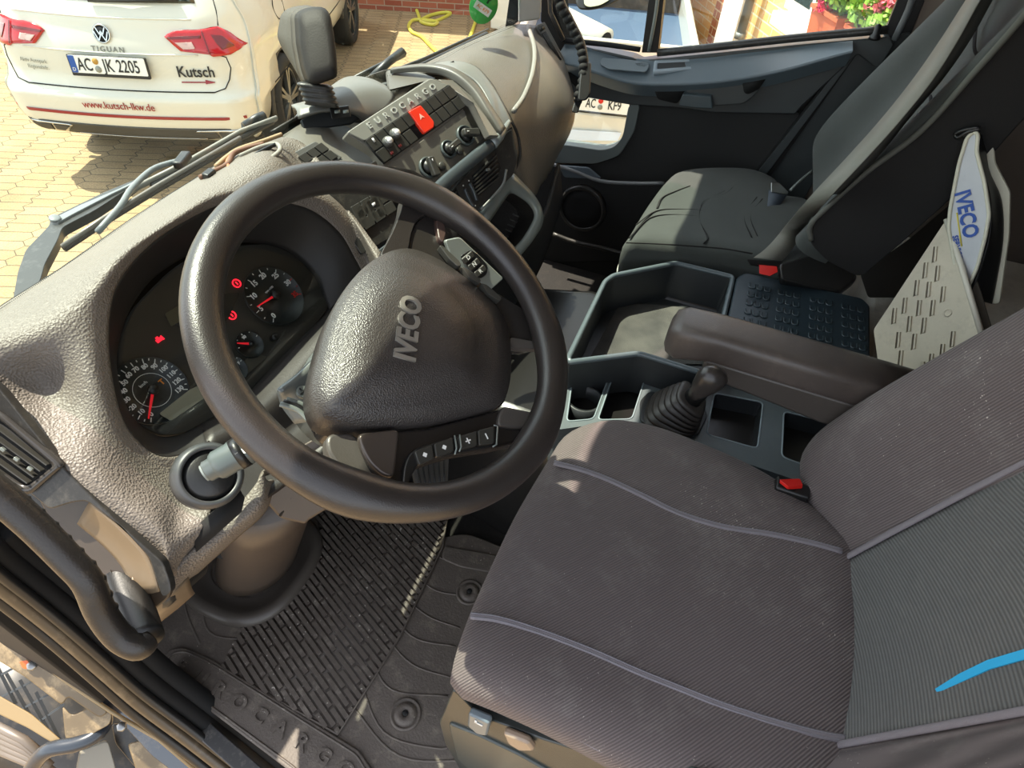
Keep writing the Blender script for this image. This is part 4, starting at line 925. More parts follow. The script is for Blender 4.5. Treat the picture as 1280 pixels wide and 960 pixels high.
# ---------------- centre panel
PP = Pl(Dp(530,170,1.24), (.93,-.36,.02), (.25,.60,.76))
if PP.n.dot(CP-PP.o) < 0: PP.n = -PP.n
def Q_(x, y, h=0): return PP.P(x, y, h)
pn_ = PP.n
cp = slab('centre_panel', rnd([Q_(*p) for p in ((432,166),(536,98),(548,99),(562,106),(592,128),(614,168),(548,232),(520,214),(480,210),(470,190))], .008), .03, pn_, m_dashs, dash, .004)
slab('title_strip', rnd([Q_(*p,.003) for p in ((434,165),(538,98),(561,106),(456,176)) ], .006), .006, pn_, mat('title_strip_grey', '#8a8a82', .42), cp, .001)
A = Q_(462,157,.004); B = Q_(541,109,.004); e1 = (B-A).normalized(); e2 = pn_.cross(e1)
for i, ch in enumerate('EUROCARGO'):
    text('letter', ch, A.lerp(B, i/8), e1, e2, .016, mat('letter_silver', '#b9bab3', .35), cp, ext=.0010, bold=.02, sx=1.15)
# key rows: upper and lower, with the red hazard switch across them
kb = slab('key_bed', [Q_(*p,.002) for p in ((455,176),(561,106),(587,130),(480,205))], .004, pn_, m_void, cp, 0)
L1, n, A1, ex1, ey1 = cellgrid(lambda x,y: Q_(x,y,.002), (455,176), (561,106), (480,205), 10, 2, 'key', m_btn, cp, .004, .10, skip=((5,0),(5,1),(4,1)))
hz = slab('hazard_switch', rnd([Q_(*p,.010) for p in ((511,139),(526,131),(543,152),(543,159),(531,167),(527,162))], .004), .010, pn_, mat('hazard_red', '#e8361f', .35), cp, .002)
hc = Q_(527,146,.0105); b = MB(); b.slab([hc+e2*.007, hc-e1*.006-e2*.004, hc-e2*.001, hc+e1*.006-e2*.004], .001, pn_); b.build('triangle', mat('triangle_pale', '#f0b9a8', .4), hz, smooth=False)
for (x, y) in ((484,178),(493,168)):
    c = Q_(x,y,.006); b = MB(); b.lathe(c, pn_, [(.0105,0),(.0105,.004),(.009,.007),(.009,.010),(.0075,.012),(0,.012)], 28); k = b.build('lighter_socket', mat('knob_aluminium', '#8f8f8a', .3, metal=.7), cp)
    b = MB(); b.lathe(c+pn_*.0122, pn_, [(.006,0),(.006,.0008),(0,.0008)], 20); b.build('socket_cap', m_white, k)
for (x, y) in ((490,191),(500,182)):
    b = MB(); b.box(Q_(x,y,.007), e1, e2, pn_, .008, .005, .001); b.build('red_mark', mat('mark_dull_red', '#8e3130', .4), cp)
b = MB(); b.box(Q_(467,175,.007), e1, e2, pn_, .004, .008, .001); b.build('key_lamp', m_white, cp)
# heater controls
slab('heater_plate', rnd([Q_(*p,.002) for p in ((483,208),(588,132),(612,166),(546,230),(516,213))], .006), .006, pn_, mat('heater_plate', '#625e56', .42, bump=('noise',400,.15)), cp, .001)
for (x, y, r_, kx, ky) in ((535,210,.0215,542,214),(560,187,.0185,564,187),(581,170,.0215,588,170)):
    c = Q_(x,y,.003); b = MB(); b.lathe(c, pn_, [(r_,0),(r_,.004),(r_*.93,.007),(r_*.82,.007),(r_*.80,.002),(0,.002)], 40); kn = b.build('rotary_control', mat('control_ring', '#59605f', .3, metal=.3), cp)
    b = MB(); b.lathe(c+pn_*.002, pn_, [(r_*.66,0),(r_*.62,.010),(0,.011)], 32); b.build('knob_base', m_black, kn)
    tx, ty = {535:(12,30),560:(11,-9),581:(20,0)}[x]; d = (Q_(x+tx,y+ty,.003)-Q_(x,y,.003)).normalized()
    s_ = pn_.cross(d); b = MB(); o_ = c+pn_*.012+d*r_*.12
    b.slab(rnd([o_-d*r_*.85-s_*r_*.32, o_+d*r_*.95-s_*r_*.36, o_+d*r_*.95+s_*r_*.36, o_-d*r_*.85+s_*r_*.32], .004), -.014, pn_); b.build('knob', m_btnl, kn, bevel=.0025)
    b = MB(); b.box(o_+pn_*.0145-d*r_*.45, d, s_, pn_, .005, .0016, .0006); b.build('pointer', m_white, kn)
for (x, y) in ((552,208),(574,189)):
    b = MB(); b.lathe(Q_(x,y,.003), pn_, [(.0085,0),(.0085,.004),(.007,.006),(0,.006)], 28); b.build('push_button', m_btnl, cp)
# frame arch round the right side of the centre panel and long silver bar
def strip(nm, pts, r, m, flat=1, par=dash, seg=12):
    b = MB(); P = crv(pts, 6); b.tube(P, r if not isinstance(r,(list,tuple)) else [r[min(int(i/6),len(r)-1)] for i in range(len(P))], seg, flat=flat, up=pn_); return b.build(nm, m, par)
patch('arch', [[Dp(488,92,1.40),Dp(530,90,1.36),Dp(560,98,1.34),Dp(585,118,1.33),(Dp(604,145,1.32)),Dp(622,170,1.32)],[Dp(488,86,1.39),Dp(532,82,1.35),Dp(565,89,1.33),Dp(592,110,1.32),Dp(612,140,1.31),Dp(628,165,1.31)],[Dp(490,84,1.41),Dp(534,79,1.37),Dp(568,85,1.35),Dp(597,106,1.34),Dp(617,136,1.33),Dp(633,160,1.33)]], mat('arch_grey', '#5b5953', .4), dash, sub=5, thick=.006)
slab('arch_fill', [Dp(x,y,z) for x,y,z in ((548,99,1.30),(566,100,1.335),(590,120,1.32),(608,146,1.31),(624,170,1.30),(612,170,1.27),(592,128,1.27))], .02, pn_, m_dashs, dash, .002)
slab('tray_wall', rnd([Dp(x,y,z) for x,y,z in ((484,88,1.42),(500,86,1.42),(530,92,1.40),(545,98,1.36),(512,106,1.34),(487,112,1.34))], .004), .01, pn_, mat('tray_wall_grey', '#56534d', .5), dash, .002)
slab('tray_bottom', [Dp(x,y,z) for x,y,z in ((470,120,1.38),(505,100,1.44),(530,96,1.42),(500,122,1.32),(470,140,1.30))], .01, pn_, mat('tray_sandy', '#a8a08c', .7), dash, 0)
# ---------------- passenger side: big convex body
gbm = mat('glovebox_plastic', '#67625a', .42, bump=('leather', 380, .25), var=.05)
patch('glovebox_body', [
 [Dp(505,93,1.44),Dp(530,80,1.47),Dp(570,60,1.55),Dp(611,42,1.66),Dp(634,33,1.73),Dp(652,30,1.76),Dp(672,32,1.79)],
 [Dp(545,88,1.40),Dp(568,80,1.42),Dp(600,72,1.49),Dp(636,66,1.58),Dp(664,60,1.68),Dp(684,58,1.76),Dp(700,66,1.80)],
 [Dp(582,104,1.36),Dp(600,100,1.39),Dp(632,100,1.46),Dp(662,100,1.55),Dp(690,102,1.64),Dp(706,104,1.73),Dp(715,108,1.80)],
 [Dp(616,142,1.345),Dp(630,140,1.38),Dp(652,142,1.45),Dp(676,142,1.54),Dp(700,140,1.63),Dp(716,140,1.72),Dp(719,142,1.82)],
 [Dp(630,165,1.36),Dp(642,172,1.40),Dp(658,180,1.47),Dp(678,180,1.55),Dp(696,176,1.64),Dp(708,172,1.74),Dp(712,168,1.84)],
 [Dp(641,205,1.40),Dp(648,210,1.43),Dp(660,218,1.48),Dp(674,216,1.56),Dp(686,208,1.65),Dp(694,200,1.75),Dp(698,194,1.86)],
 [Dp(643,222,1.44),Dp(650,232,1.46),Dp(664,243,1.50),Dp(670,244,1.58),Dp(676,232,1.68),Dp(684,222,1.78),Dp(690,212,1.90)]], gbm, dash, sub=6, thick=.01)
patch('centre_cover', [
 [Dp(528,83,1.425),Dp(560,76,1.435),Dp(592,81,1.425),Dp(614,104,1.385),Dp(629,130,1.36),Dp(640,152,1.36)],
 [Dp(540,84,1.395),Dp(568,81,1.39),Dp(596,92,1.38),Dp(614,118,1.35),Dp(626,145,1.345),Dp(634,162,1.35)],
 [Dp(550,86,1.36),Dp(574,88,1.355),Dp(598,104,1.35),Dp(614,132,1.335),Dp(624,155,1.335),Dp(628,170,1.345)]], mat('centre_cover_grey', '#70726f', .4, bump=('noise', 400, .1)), dash, sub=5, thick=.006)
# seam ribs on the glovebox side
b = MB(); b.tube(crv([Dp(660,33,1.745),Dp(668,60,1.66),Dp(666,90,1.565),Dp(655,120,1.475),Dp(642,139,1.40)], 6), .006, 10); b.build('lid_edge', mat('lid_edge_grey', '#8b8982', .4), dash)
b = MB(); b.tube(crv([Dp(524,84,1.455),Dp(560,78,1.455),Dp(590,82,1.44),Dp(612,103,1.40),Dp(627,128,1.375),Dp(640,152,1.375),Dp(648,172,1.40),Dp(650,195,1.42),Dp(643,215,1.425)], 6), .0035, 8); b.build('panel_seam', m_trim, dash)
b = MB(); b.tube([Dp(544,89,1.395),Dp(567,77,1.42)], .002, 6); b.build('panel_seam', m_void, dash)
# side defroster vent at the far end
vn = (-ray(700,60).normalized()*.8+V((0,-.3,.2))).normalized()
sv_ = slab('side_vent', rnd([Dp(x,y,z) for x,y,z in ((671,31,1.765),(681,27,1.775),(705,72,1.80),(707,80,1.81),(698,82,1.80))], .004), .02, vn, mat('side_vent_frame', '#6b6b66', .4), dash, .002)
slab('vent_mouth', [Dp(x,y,z) for x,y,z in ((677,42,1.75),(682,39,1.755),(702,74,1.785),(698,78,1.785))], .004, vn, m_void, sv_, 0)
slab('vent_mouth', [Dp(x,y,z) for x,y,z in ((673,34,1.75),(679,31,1.755),(682,36,1.76),(676,40,1.755))], .004, vn, m_btn, sv_, 0)
for k in range(3):
    b = MB(); b.tube([Dp(678.6+k*1.3,42-k*.8,1.748),Dp(699.2+k*1.3,76.5-k*.9,1.782)], .0012, 6); b.build('louvre', m_btnl, sv_)
# long bar under the heater plate
b = MB(); b.tube(crv([Dp(538,246,1.20),Dp(560,225,1.235),Dp(590,200,1.275),Dp(617,178,1.315)], 5), .0135, 14, flat=.6, up=pn_); b.build('trim_bar', m_bar, dash)
b = MB(); b.tube([Dp(615,180,1.31),Dp(625,170,1.325),Dp(637,151,1.345)], [.0125,.010,.004], 14, flat=.7, up=pn_); b.build('bar_tip', mat('bar_tip_grey', '#8d9493', .3, metal=.3), dash)
# centre air vents below the bar
PV = Pl(Dp(590,235,1.32), (.80,-.58,.0), (.35,.45,.82))
if PV.n.dot(CP-PV.o) < 0: PV.n = -PV.n
def U_(x, y, h=0): return PV.P(x, y, h)
vc_ = slab('centre_vent', rnd([U_(*p) for p in ((548,262),(570,232),(618,182),(640,160),(648,195),(642,218),(620,240),(598,262),(582,285))], .006), .03, PV.n, m_trim, dash, .003)
slab('vent_mouth', [U_(*p,.002) for p in ((590,219),(620,191),(626,210),(620,226),(600,244),(594,238))], .003, PV.n, m_void, vc_, 0)
for k in range(6):
    a = (590.5+k*.9, 223+k*4.3); c = (620.5+k*.6, 194+k*5.6); b = MB(); p, q = U_(*a,.005), U_(*c,.005); d = (q-p).normalized(); b.box((p+q)/2, d, PV.n.cross(d), PV.n, (q-p).length, .0022, .008); b.build('louvre', m_btnl, vc_, smooth=False)
b = MB(); b.box(U_(610,212,.010), PV.e1, PV.e2, PV.n, .010, .006, .004); b.build('louvre_tab', m_silver, vc_, bevel=.001)
slab('vent_mouth', [U_(*p,.002) for p in ((556,254),(570,236),(574,250),(566,264))], .003, PV.n, m_void, vc_, 0)
for k in range(3):
    b = MB(); p, q = U_(557+k*3,257+k*2.5,.005), U_(570.5+k*1.5,240+k*4.5,.005); d = (q-p).normalized(); b.box((p+q)/2, d, PV.n.cross(d), PV.n, (q-p).length, .002, .008); b.build('louvre', m_btnl, vc_, smooth=False)
slab('thumbwheel_panel', rnd([U_(*p,.003) for p in ((571,233),(583,222),(600,260),(590,274),(583,268))], .003), .005, PV.n, m_btn, vc_, .001)
for pts in (((581,236),(584,244),(588,252),(592,258)),((587,229),(591,237),(594,245),(596,251))):
    b = MB(); b.tube(crv([U_(*p,.005) for p in pts], 4), .0038, 10); b.build('thumbwheel', m_bar, vc_)
for p in ((579,232),(586,226),(588,263),(594,257)):
    b = MB(); b.lathe(U_(*p,.003), PV.n, [(.0018,0),(.0018,.0008),(0,.0008)], 12); b.build('print_dot', m_white, vc_)
b = MB(); b.tube(crv([U_(601,262,.003),U_(616,246,.004),(U_(629,230,.004)),U_(633,212,.003)], 4), .003, 8); b.build('vent_lip', mat('vent_lip_grey','#7c7f7c',.35), vc_)
slab('vent_mouth', rnd([Dp(x,y,z) for x,y,z in ((633,165,1.36),(640,158,1.36),(644,180,1.38),(642,200,1.39),(636,196,1.38))], .003), .003, PV.n, m_void, dash, 0)
b = MB(); b.slab([Dp(632,201,1.36),Dp(637,196,1.365),Dp(635,208,1.37)], .004, PV.n); b.build('vent_tab', m_silver, dash, bevel=.001)
# silver framed pocket
PO = [(639,213),(652,226),(668,243),(677,258),(680,272),(677,285),(664,304),(648,323),(632,318),(600,268)]
PI = [(638,240),(649,246),(660,254),(667,264),(668,272),(662,284),(652,300),(640,312),(626,302),(609,282)]
PKn = Pl(Dp(640,270,1.42), (.75,-.60,-.2), (.35,.35,.86))
if PKn.n.dot(CP-PKn.o) < 0: PKn.n = -PKn.n
def W_(x, y, h=0): return PKn.P(x, y, h)
po = resample(rnd([W_(*p) for p in PO], .01), 60); pi = resample(rnd([W_(*p) for p in PI], .01), 60)
# line both loops up
k0 = min(range(60), key=lambda k: sum((po[i]-pi[(i+k) % 60]).length for i in range(60))); pi = pi[k0:]+pi[:k0]
pm = [a.lerp(c, .55)+PKn.n*.007 for a, c in zip(po, pi)]; pin = [p-PKn.n*.004 for p in pi]; pdn = [p*0+p-PKn.n*.07 for p in pi]; pout = [p-PKn.n*.03 for p in po]
v = pout+po+pm+pi+pdn; f = [(r_*60+i, r_*60+(i+1) % 60, (r_+1)*60+(i+1) % 60, (r_+1)*60+i) for r_ in range(3) for i in range(60)]
pk_ = mk('pocket_frame', v, f, m_silver, dash, solid=.003)
f = [(i, (i+1) % 60, (i+1) % 60+60, i+60) for i in range(60)]+[tuple(range(60,120))]
mk('pocket_liner', pi+pdn, f, mat('pocket_liner', '#22201e', .6, bump=('noise', 200, .5)), pk_, smooth=False)
b = MB()
for k in range(7):
    p = W_(626+k*3, 300-k*6.5, -.068); q = W_(640+k*3, 306-k*6.5, -.068); b.tube([p,q], .002, 6)
b.build('anti_slip_ribs', m_btnl, pk_)
# dark underside of the dashboard between driver and passenger footwells
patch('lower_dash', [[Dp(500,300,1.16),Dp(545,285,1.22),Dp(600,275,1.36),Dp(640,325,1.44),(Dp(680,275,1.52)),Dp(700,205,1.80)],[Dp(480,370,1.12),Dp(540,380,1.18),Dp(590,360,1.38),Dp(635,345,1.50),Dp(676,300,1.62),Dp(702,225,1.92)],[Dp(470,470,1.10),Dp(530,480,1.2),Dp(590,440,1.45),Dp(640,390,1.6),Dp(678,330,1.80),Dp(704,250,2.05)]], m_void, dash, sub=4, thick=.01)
# D N R selector panel seen through the wheel
PG = Pl(Dp(598,330,1.18), (.75,-.60,-.1), (.3,.45,.84)); 
if PG.n.dot(CP-PG.o) < 0: PG.n = -PG.n
def G_(x, y, h=0): return PG.P(x, y, h)
gs = slab('selector_panel', rnd([G_(*p) for p in ((556,300),(575,296),(630,348),(614,362),(570,338))], .006), .012, PG.n, mat('selector_panel_silver', '#8a8f8a', .35, metal=.25), dash, .002)
slab('selector_bed', rnd([G_(*p,.002) for p in ((575,320),(588,312),(598,318),(610,332),(609,343),(600,349),(588,338))], .006), .004, PG.n, m_black, gs, .001)
for i, ch in enumerate('DNR'):
    c = G_(585.5+i*7.6, 322+i*8.5, .007); ex_ = (G_(592,316,.007)-G_(580,326,.007)).normalized(); ey_ = PG.n.cross(ex_)
    b = MB(); b.box(c-PG.n*.003, ex_, ey_, PG.n, .026, .0125, .006); kk = b.build('selector_key', m_btnl, gs, bevel=.002)
    text('lettering', ch, c+PG.n*.0006, ex_, ey_, .011, m_white, kk, ext=.0003, bold=.02)

# ---------------- tall hooded mount on top of the dash
tm = thing('display_mount', 'tall dark grey hooded sensor housing standing on a bellows on the dashboard', 'sensor housing', Dp(402,125,1.36))
n = -ray(385,60).normalized(); sd = (_r*.97+_f*.25).normalized(); 
DB = 1.36
outf = [(366,16),(370,10),(382,7),(400,6),(409,10),(414,22),(419,50),(422,80),(422,98),(418,102),(400,108),(386,106),(378,90),(368,60),(365,30)]
def ext_poly(nm, pts, d0, d1, m, par, bev, r=.006):
    a = rnd([Dp(x,y,d0) for x,y in pts], r); b_ = [p+(V((.80,.55,0)).normalized())*(d1) for p in a]; N_ = len(a); return mk(nm, a+b_, [tuple(range(N_)), tuple(range(2*N_-1,N_-1,-1))]+[(i,(i+1)%N_,(i+1)%N_+N_,i+N_) for i in range(N_)], m, par, bevel=bev, seg=3)
mhs = mat('housing_plastic', '#231f1c', .6, spec=.25, bump=('noise', 300, .15), var=.08)
mhb = mat('housing_shell_plastic', '#4a453d', .6, spec=.3, bump=('noise', 300, .15))
face = [(372,18),(380,12),(394,8),(406,9),(413,18),(418,45),(421,75),(422,97),(396,106),(386,104),(380,86),(374,55)]
rowsf = []
def ringat(pts, d, dx=0, dy=0): return [Dp(x+dx, y+dy, d) for x, y in pts]
fr_ = resample(rnd(ringat(face, 1.155), .008), 48)
mid = resample(rnd(ringat([(x-9,y+0) for x,y in face], 1.18), .008), 48)
bkk = resample(rnd(ringat([(351,18),(358,11),(372,7),(388,6),(395,14),(402,40),(404,70),(400,92),(380,98),(368,86),(352,60),(346,45)], 1.20), .008), 48)
def align(a, c):
    n_ = len(a); k0 = min(range(n_), key=lambda k: sum((a[i]-c[(i+k) % n_]).length for i in range(0, n_, 4))); return c[k0:]+c[:k0]
mid = align(fr_, mid); bkk = align(mid, bkk)
cen = sum(fr_, V((0,0,0)))/48; inner = [cen+(p-cen)*.90+n*.012 for p in fr_]; inner2 = [cen+(p-cen)*.55+n*.016 for p in fr_]
def loft(nm, loops, m, par, cap0=True, cap1=True, **k):
    n_ = len(loops[0]); v = [p for l in loops for p in l]; f = [(r_*n_+i, r_*n_+(i+1) % n_, (r_+1)*n_+(i+1) % n_, (r_+1)*n_+i) for r_ in range(len(loops)-1) for i in range(n_)]
    if cap0: f.append(tuple(range(n_-1,-1,-1)))
    if cap1: f.append(tuple(range((len(loops)-1)*n_, len(loops)*n_)))
    return mk(nm, v, f, m, par, **k)
loft('front_shell', [inner2, inner, fr_, [p.lerp(q,.45) for p,q in zip(fr_,mid)]], mhs, tm)
loft('middle_shell', [[p.lerp(q,.48) for p,q in zip(fr_,mid)], [p+(p-cen)*.012 for p in mid]], mhb, tm)
bc = sum(bkk, V((0,0,0)))/48
loft('rear_shell', [mid, bkk, [bc+(p-bc)*.85-n*.012 for p in bkk]], mhb, tm)
b = MB(); a0 = Dp(393,104,1.17); a1 = Dp(402,130,1.19); ax = (a1-a0).normalized()
prof = [(.022,0)]
for k in range(4): prof += [(.028,.003+.009*k),(.029,.006+.009*k),(.025,.0085+.009*k)]
prof += [(.028,.040)]
L_ = []
s1 = sd; s2 = ax.cross(s1).normalized()
for r_, h_ in prof: L_.append([a0+ax*h_+(s1*math.copysign(abs(math.cos(a))**.6, math.cos(a))*1.15+s2*math.copysign(abs(math.sin(a))**.6, math.sin(a))*.7)*r_ for a in [2*math.pi*i/36 for i in range(36)]])
loft('bellows', L_, m_trim, tm)
# pedestal cowl under the mount with sockets
patch('mount_cowl', [[Dp(364,131,1.22),Dp(395,121,1.25),Dp(430,97,1.33),Dp(460,97,1.34),Dp(485,108,1.35)],[Dp(370,136,1.20),Dp(405,126,1.215),Dp(440,110,1.28),Dp(468,113,1.31),Dp(492,124,1.33)],[Dp(372,146,1.19),Dp(405,138,1.205),Dp(440,140,1.24),Dp(455,150,1.27),Dp(462,160,1.29)]], mat('mount_cowl_grey', '#6b6a65', .4), dash, sub=5, thick=.006)
slab('socket_recess', [Dp(x,y,z) for x,y,z in ((376,150,1.215),(400,137,1.225),(430,132,1.25),(452,147,1.28),(440,154,1.26),(410,158,1.24),(380,160,1.22))], .01, pn_, m_consd, dash, .002)
us = slab('usb_socket', rnd([Dp(x,y,z) for x,y,z in ((412,135,1.20),(436,132,1.215),(439,146,1.215),(415,149,1.20))], .002), .012, n, m_black, dash, .001)
for x in (418, 428.5):
    slab('port', [Dp(x,138,1.195),Dp(x+7,137,1.20),Dp(x+7.5,141,1.20),Dp(x+.5,142,1.195)], .002, n, m_silver, us, 0)
patch('storage_hollow', [[Dp(372,155,1.36),Dp(410,156,1.35),Dp(440,153,1.35),Dp(470,158,1.33)],[Dp(392,162,1.28),Dp(420,160,1.29),Dp(440,160,1.30),Dp(456,166,1.28)]], mat('storage_hollow_sand', '#978c7a', .6), dash, sub=4, thick=.004)
patch('dash_rear_fill', [[Zp(340,165,.83),Zp(372,147,.83),Zp(430,112,.83),Zp(480,88,.83),Zp(530,80,.83)],[Dp(352,172,1.21),Dp(380,155,1.30),Dp(430,150,1.42),Dp(480,130,1.46),Dp(535,90,1.46)]], mat('dash_rear_fill_dark', '#3d3a36', .5), dash, sub=4, thick=.004)
# loose wiring at the foot of the windscreen
cab = thing('wiring_loom', 'loose brown and grey cables bundled on the dash by the windscreen base', 'cables', Zp(300,205,.85))
for nm, pts, r_, m_ in (('cable', ((270,208),(284,196),(300,186),(330,176),(352,168)), .004, mat('cable_tan', '#a08767', .6)), ('cable', ((288,196),(284,204),(288,214),(283,220)), .0035, mat('cable_copper', '#b0714d', .5)), ('cable', ((250,222),(268,214),(285,205),(292,192),(310,185),(330,180)), .0045, mat('cable_brown', '#6b4a38', .6)), ('cable', ((262,222),(285,216),(310,210),(335,200),(350,188),(345,180),(325,184),(300,195)), .004, mat('cable_grey', '#8a877e', .6)), ('cable', ((285,212),(305,203),(325,190),(345,180)), .0035, m_black)):
    b = MB(); b.tube(crv([Zp(x,y,.858) for x,y in pts], 6), r_, 8); b.build(nm, m_, cab)
b = MB(); p = Zp(262,219,.86); b.box(p, (1,.2,0), (0,1,0), (0,0,1), .022, .014, .014); b.build('plug', m_black, cab, bevel=.002)
# ================================================================ steering wheel
wt, wy = math.radians(31.632), math.radians(-4.483)
WN = V((math.sin(wt)*math.sin(wy), -math.sin(wt)*math.cos(wy), math.cos(wt))).normalized(); WC = V((.3935,.0888,.896))
W2 = (V((0,1,0))-WN*WN.y).normalized(); W1 = W2.cross(WN)
SW = Pl(WC, W1, W2); SW.n = WN
def H_(x, y, h=0): return Pn(x, y, WC+WN*h, WN)
sw = thing('steering_wheel', 'worn black leather truck steering wheel with a large centre pad', 'steering wheel', WC)
Rm = .2045; pts = []; rr = []
NS = 120
def hang(x, y): a = SW.uv(H_(x, y)); return math.atan2(a[1], a[0])
g_ang = [hang(545,262), hang(440,612), hang(690,430), hang(680,560)]
for i in range(NS):
    a = 2*math.pi*i/NS; pts.append(WC+(W1*math.cos(a)+W2*math.sin(a))*Rm); r_ = .0195
    for g, am in zip(g_ang, (.0035,.004,.002,.002)):
        d = (a-g+math.pi) % (2*math.pi)-math.pi; r_ += am*math.exp(-(d/.22)**2)
    rr.append(r_)
b = MB(); b.tube(pts, rr, 20, closed=True, up=WN, flat=.92); b.build('rim', m_rim, sw)
def hub(nm, pts, h, th, m, r=.012, bevel=.004, par=sw): return slab(nm, rnd([H_(x,y,h) for x,y in pts], r, 5), th, WN, m, par, bevel, seg=3)
Zc = lambda L: [(380+x/2.086, 200+y/2.086) for x, y in L]
# centre pad: domed loft
def polar(pts, c, n_, h=0):
    q = [SW.uv(p)[:2] for p in pts]; cu, cv = SW.uv(c)[:2]; out = []
    for k in range(n_):
        a = 2*math.pi*k/n_; dx, dy = math.cos(a), math.sin(a); best = None
        for (x0,y0), (x1,y1) in zip(q, q[1:]+q[:1]):
            ex, ey = x1-x0, y1-y0; det = dx*(-ey)+dy*ex
            if abs(det) < 1e-12: continue
            rx, ry = x0-cu, y0-cv; t = (rx*(-ey)+ry*ex)/det; s_ = (dx*ry-dy*rx)/det
            if t > 0 and -1e-6 <= s_ <= 1.000001 and (best is None or t > best): best = t
        out.append(SW.L(cu+dx*best, cv+dy*best, h))
    return out
O_ = Zc([(14,640),(12,590),(28,520),(50,440),(85,365),(135,298),(200,252),(265,236),(345,268),(430,330),(515,412),(532,500),(530,590),(512,648),(420,675),(320,697),(200,706),(100,704),(35,690)])
I_ = Zc([(100,640),(88,592),(92,520),(105,460),(130,385),(165,325),(205,290),(262,272),(330,308),(385,350),(444,420),(450,490),(442,552),(430,565),(380,575),(310,588),(230,600),(150,604),(110,606)])
pcx = H_(*Zc([(262,470)])[0], -.005)
o1 = polar(rnd([H_(x,y,-.02) for x,y in O_], .02), pcx, 96, -.02); i1 = polar(rnd([H_(x,y,.010) for x,y in I_], .02), pcx, 96, .008)
oo = [p-WN*.025 for p in o1]; cc = sum(o1, V((0,0,0)))/96; ic = sum(i1, V((0,0,0)))/96
o1b = [cc+(p-cc)*.985+WN*.012 for p in o1]; m1 = [p.lerp(q,.5)+WN*.003 for p,q in zip(o1b,i1)]
i2 = [ic+(p-ic)*.96+WN*.004 for p in i1]; i3 = [ic+(p-ic)*.5+WN*.007 for p in i1]; i4 = [ic+(p-ic)*.05+WN*.008 for p in i1]
loft('centre_pad', [oo, o1, o1b, m1, i1, i2, i3, i4], m_pad, sw)
# raised letters
A = H_(507,450,.0165); B = H_(516,372,.0165); e1 = (B-A).normalized(); 
text('lettering', 'IVECO', (A+B)/2, e1, WN.cross(e1), .034, mat('letter_worn_silver', '#a29d95', .3, metal=.5), sw, ext=.0015, bold=.03, sx=.86)
# hub body and spokes
hub('hub_body', Zc([(30,660),(40,500),(90,360),(210,245),(290,230),(350,265),(440,330),(525,420),(535,520),(530,640),(330,700),(140,720),(60,720)]), -.045, .035, m_gloss, .02)
sp = mat('spoke_grey_plastic', '#54504c', .35, metal=.15, bump=('noise', 500, .1))
hub('spoke', Zc([(195,255),(230,190),(255,130),(262,80),(330,60),(370,90),(372,125),(355,138),(318,140),(292,158),(278,195),(272,240)]), -.012, .022, m_rim, .012, .006)
hub('spoke', Zc([(268,240),(278,190),(296,156),(322,138),(358,132),(352,175),(352,215),(400,270),(470,325),(560,380),(612,400),(630,440),(630,478),(590,490),(540,490),(530,440),(500,395),(430,325),(345,262)]), -.016, .02, m_gloss, .010, .004)
hub('spoke_trim', Zc([(538,462),(628,478),(618,492),(538,490)]), -.012, .01, sp, .004, .002)
hub('spoke_trim', Zc([(345,140),(362,140),(372,190),(365,215),(352,205),(346,170)]), -.008, .012, mat('spoke_red_brown', '#4a3a35', .35), .004, .003)
# right-hand button blades
for q in (((353,222),(362,222),(405,262),(412,275),(402,278),(380,258)), ((412,278),(425,284),(462,312),(458,322),(430,306)), ((462,320),(478,326),(515,358),(512,368),(480,348))):
    hub('paddle_button', Zc(q), -.004, .01, m_btnl, .003, .002)
# left-hand assembly (lower in the picture)
hub('spoke', Zc([(515,648),(625,668),(640,690),(612,742),(560,735),(500,750),(400,765),(330,785),(295,800),(275,835),(268,852),(200,835),(175,810),(150,760),(138,712),(320,700)]), -.016, .022, m_gloss, .010, .004)
hub('spoke', Zc([(60,712),(140,712),(160,770),(190,820),(230,845),(200,870),(140,860),(90,800),(60,760)]), -.02, .02, sp, .012, .005)
hub('spoke_trim', Zc([(140,712),(250,700),(243,770),(236,828),(205,822),(170,790),(150,750)]), -.006, .010, mat('spoke_bronze_gloss', '#5b534d', .18, metal=.45), .008, .003)
hub('spoke_trim', Zc([(520,640),(622,662),(618,690),(560,700),(505,692),(510,660)]), -.010, .012, sp, .006, .003)
hub('button_bed', Zc([(275,765),(300,748),(400,720),(500,692),(503,745),(395,765),(330,780),(290,800),(270,852),(258,846),(262,800)]), -.006, .01, m_black, .006, .003)
for q, g in ((((288,758),(335,742),(340,778),(300,795)), 'd'), (((340,740),(388,722),(392,758),(345,775)), 'd'), (((402,722),(450,706),(452,745),(408,755)), '+'), (((455,704),(496,694),(497,738),(457,744)), 'l')):
    k = hub('wheel_button', Zc(q), -.002, .008, m_btn, .003, .0015)
    cx = sum(a for a,_ in q)/4; cy = sum(c for _,c in q)/4; (cx, cy), = Zc([(cx,cy)]); c = H_(cx,cy,-.0015); a1 = (H_(cx+10,cy-4)-H_(cx,cy)).normalized(); a2 = WN.cross(a1)
    b = MB()
    if g == 'd': b.slab([c+a1*.003, c+a2*.003, c-a1*.003, c-a2*.003], .0006, WN)
    elif g == '+': b.box(c, a1, a2, WN, .007, .0014, .0006); b.box(c, a1, a2, WN, .0014, .007, .0006)
    else: b.box(c, a1, a2, WN, .0014, .007, .0006)
    b.build('button_symbol', m_white, k, smooth=False)
for L_ in ([(393,718),(398,752),(393,768)], [(406,716),(410,748),(405,760)], [(495,692),(505,694),(502,742),(492,748)]):
    b = MB(); b.tube([H_(x,y,.0) for x,y in Zc(L_)], .0010, 6); b.build('button_outline', m_silver, sw)

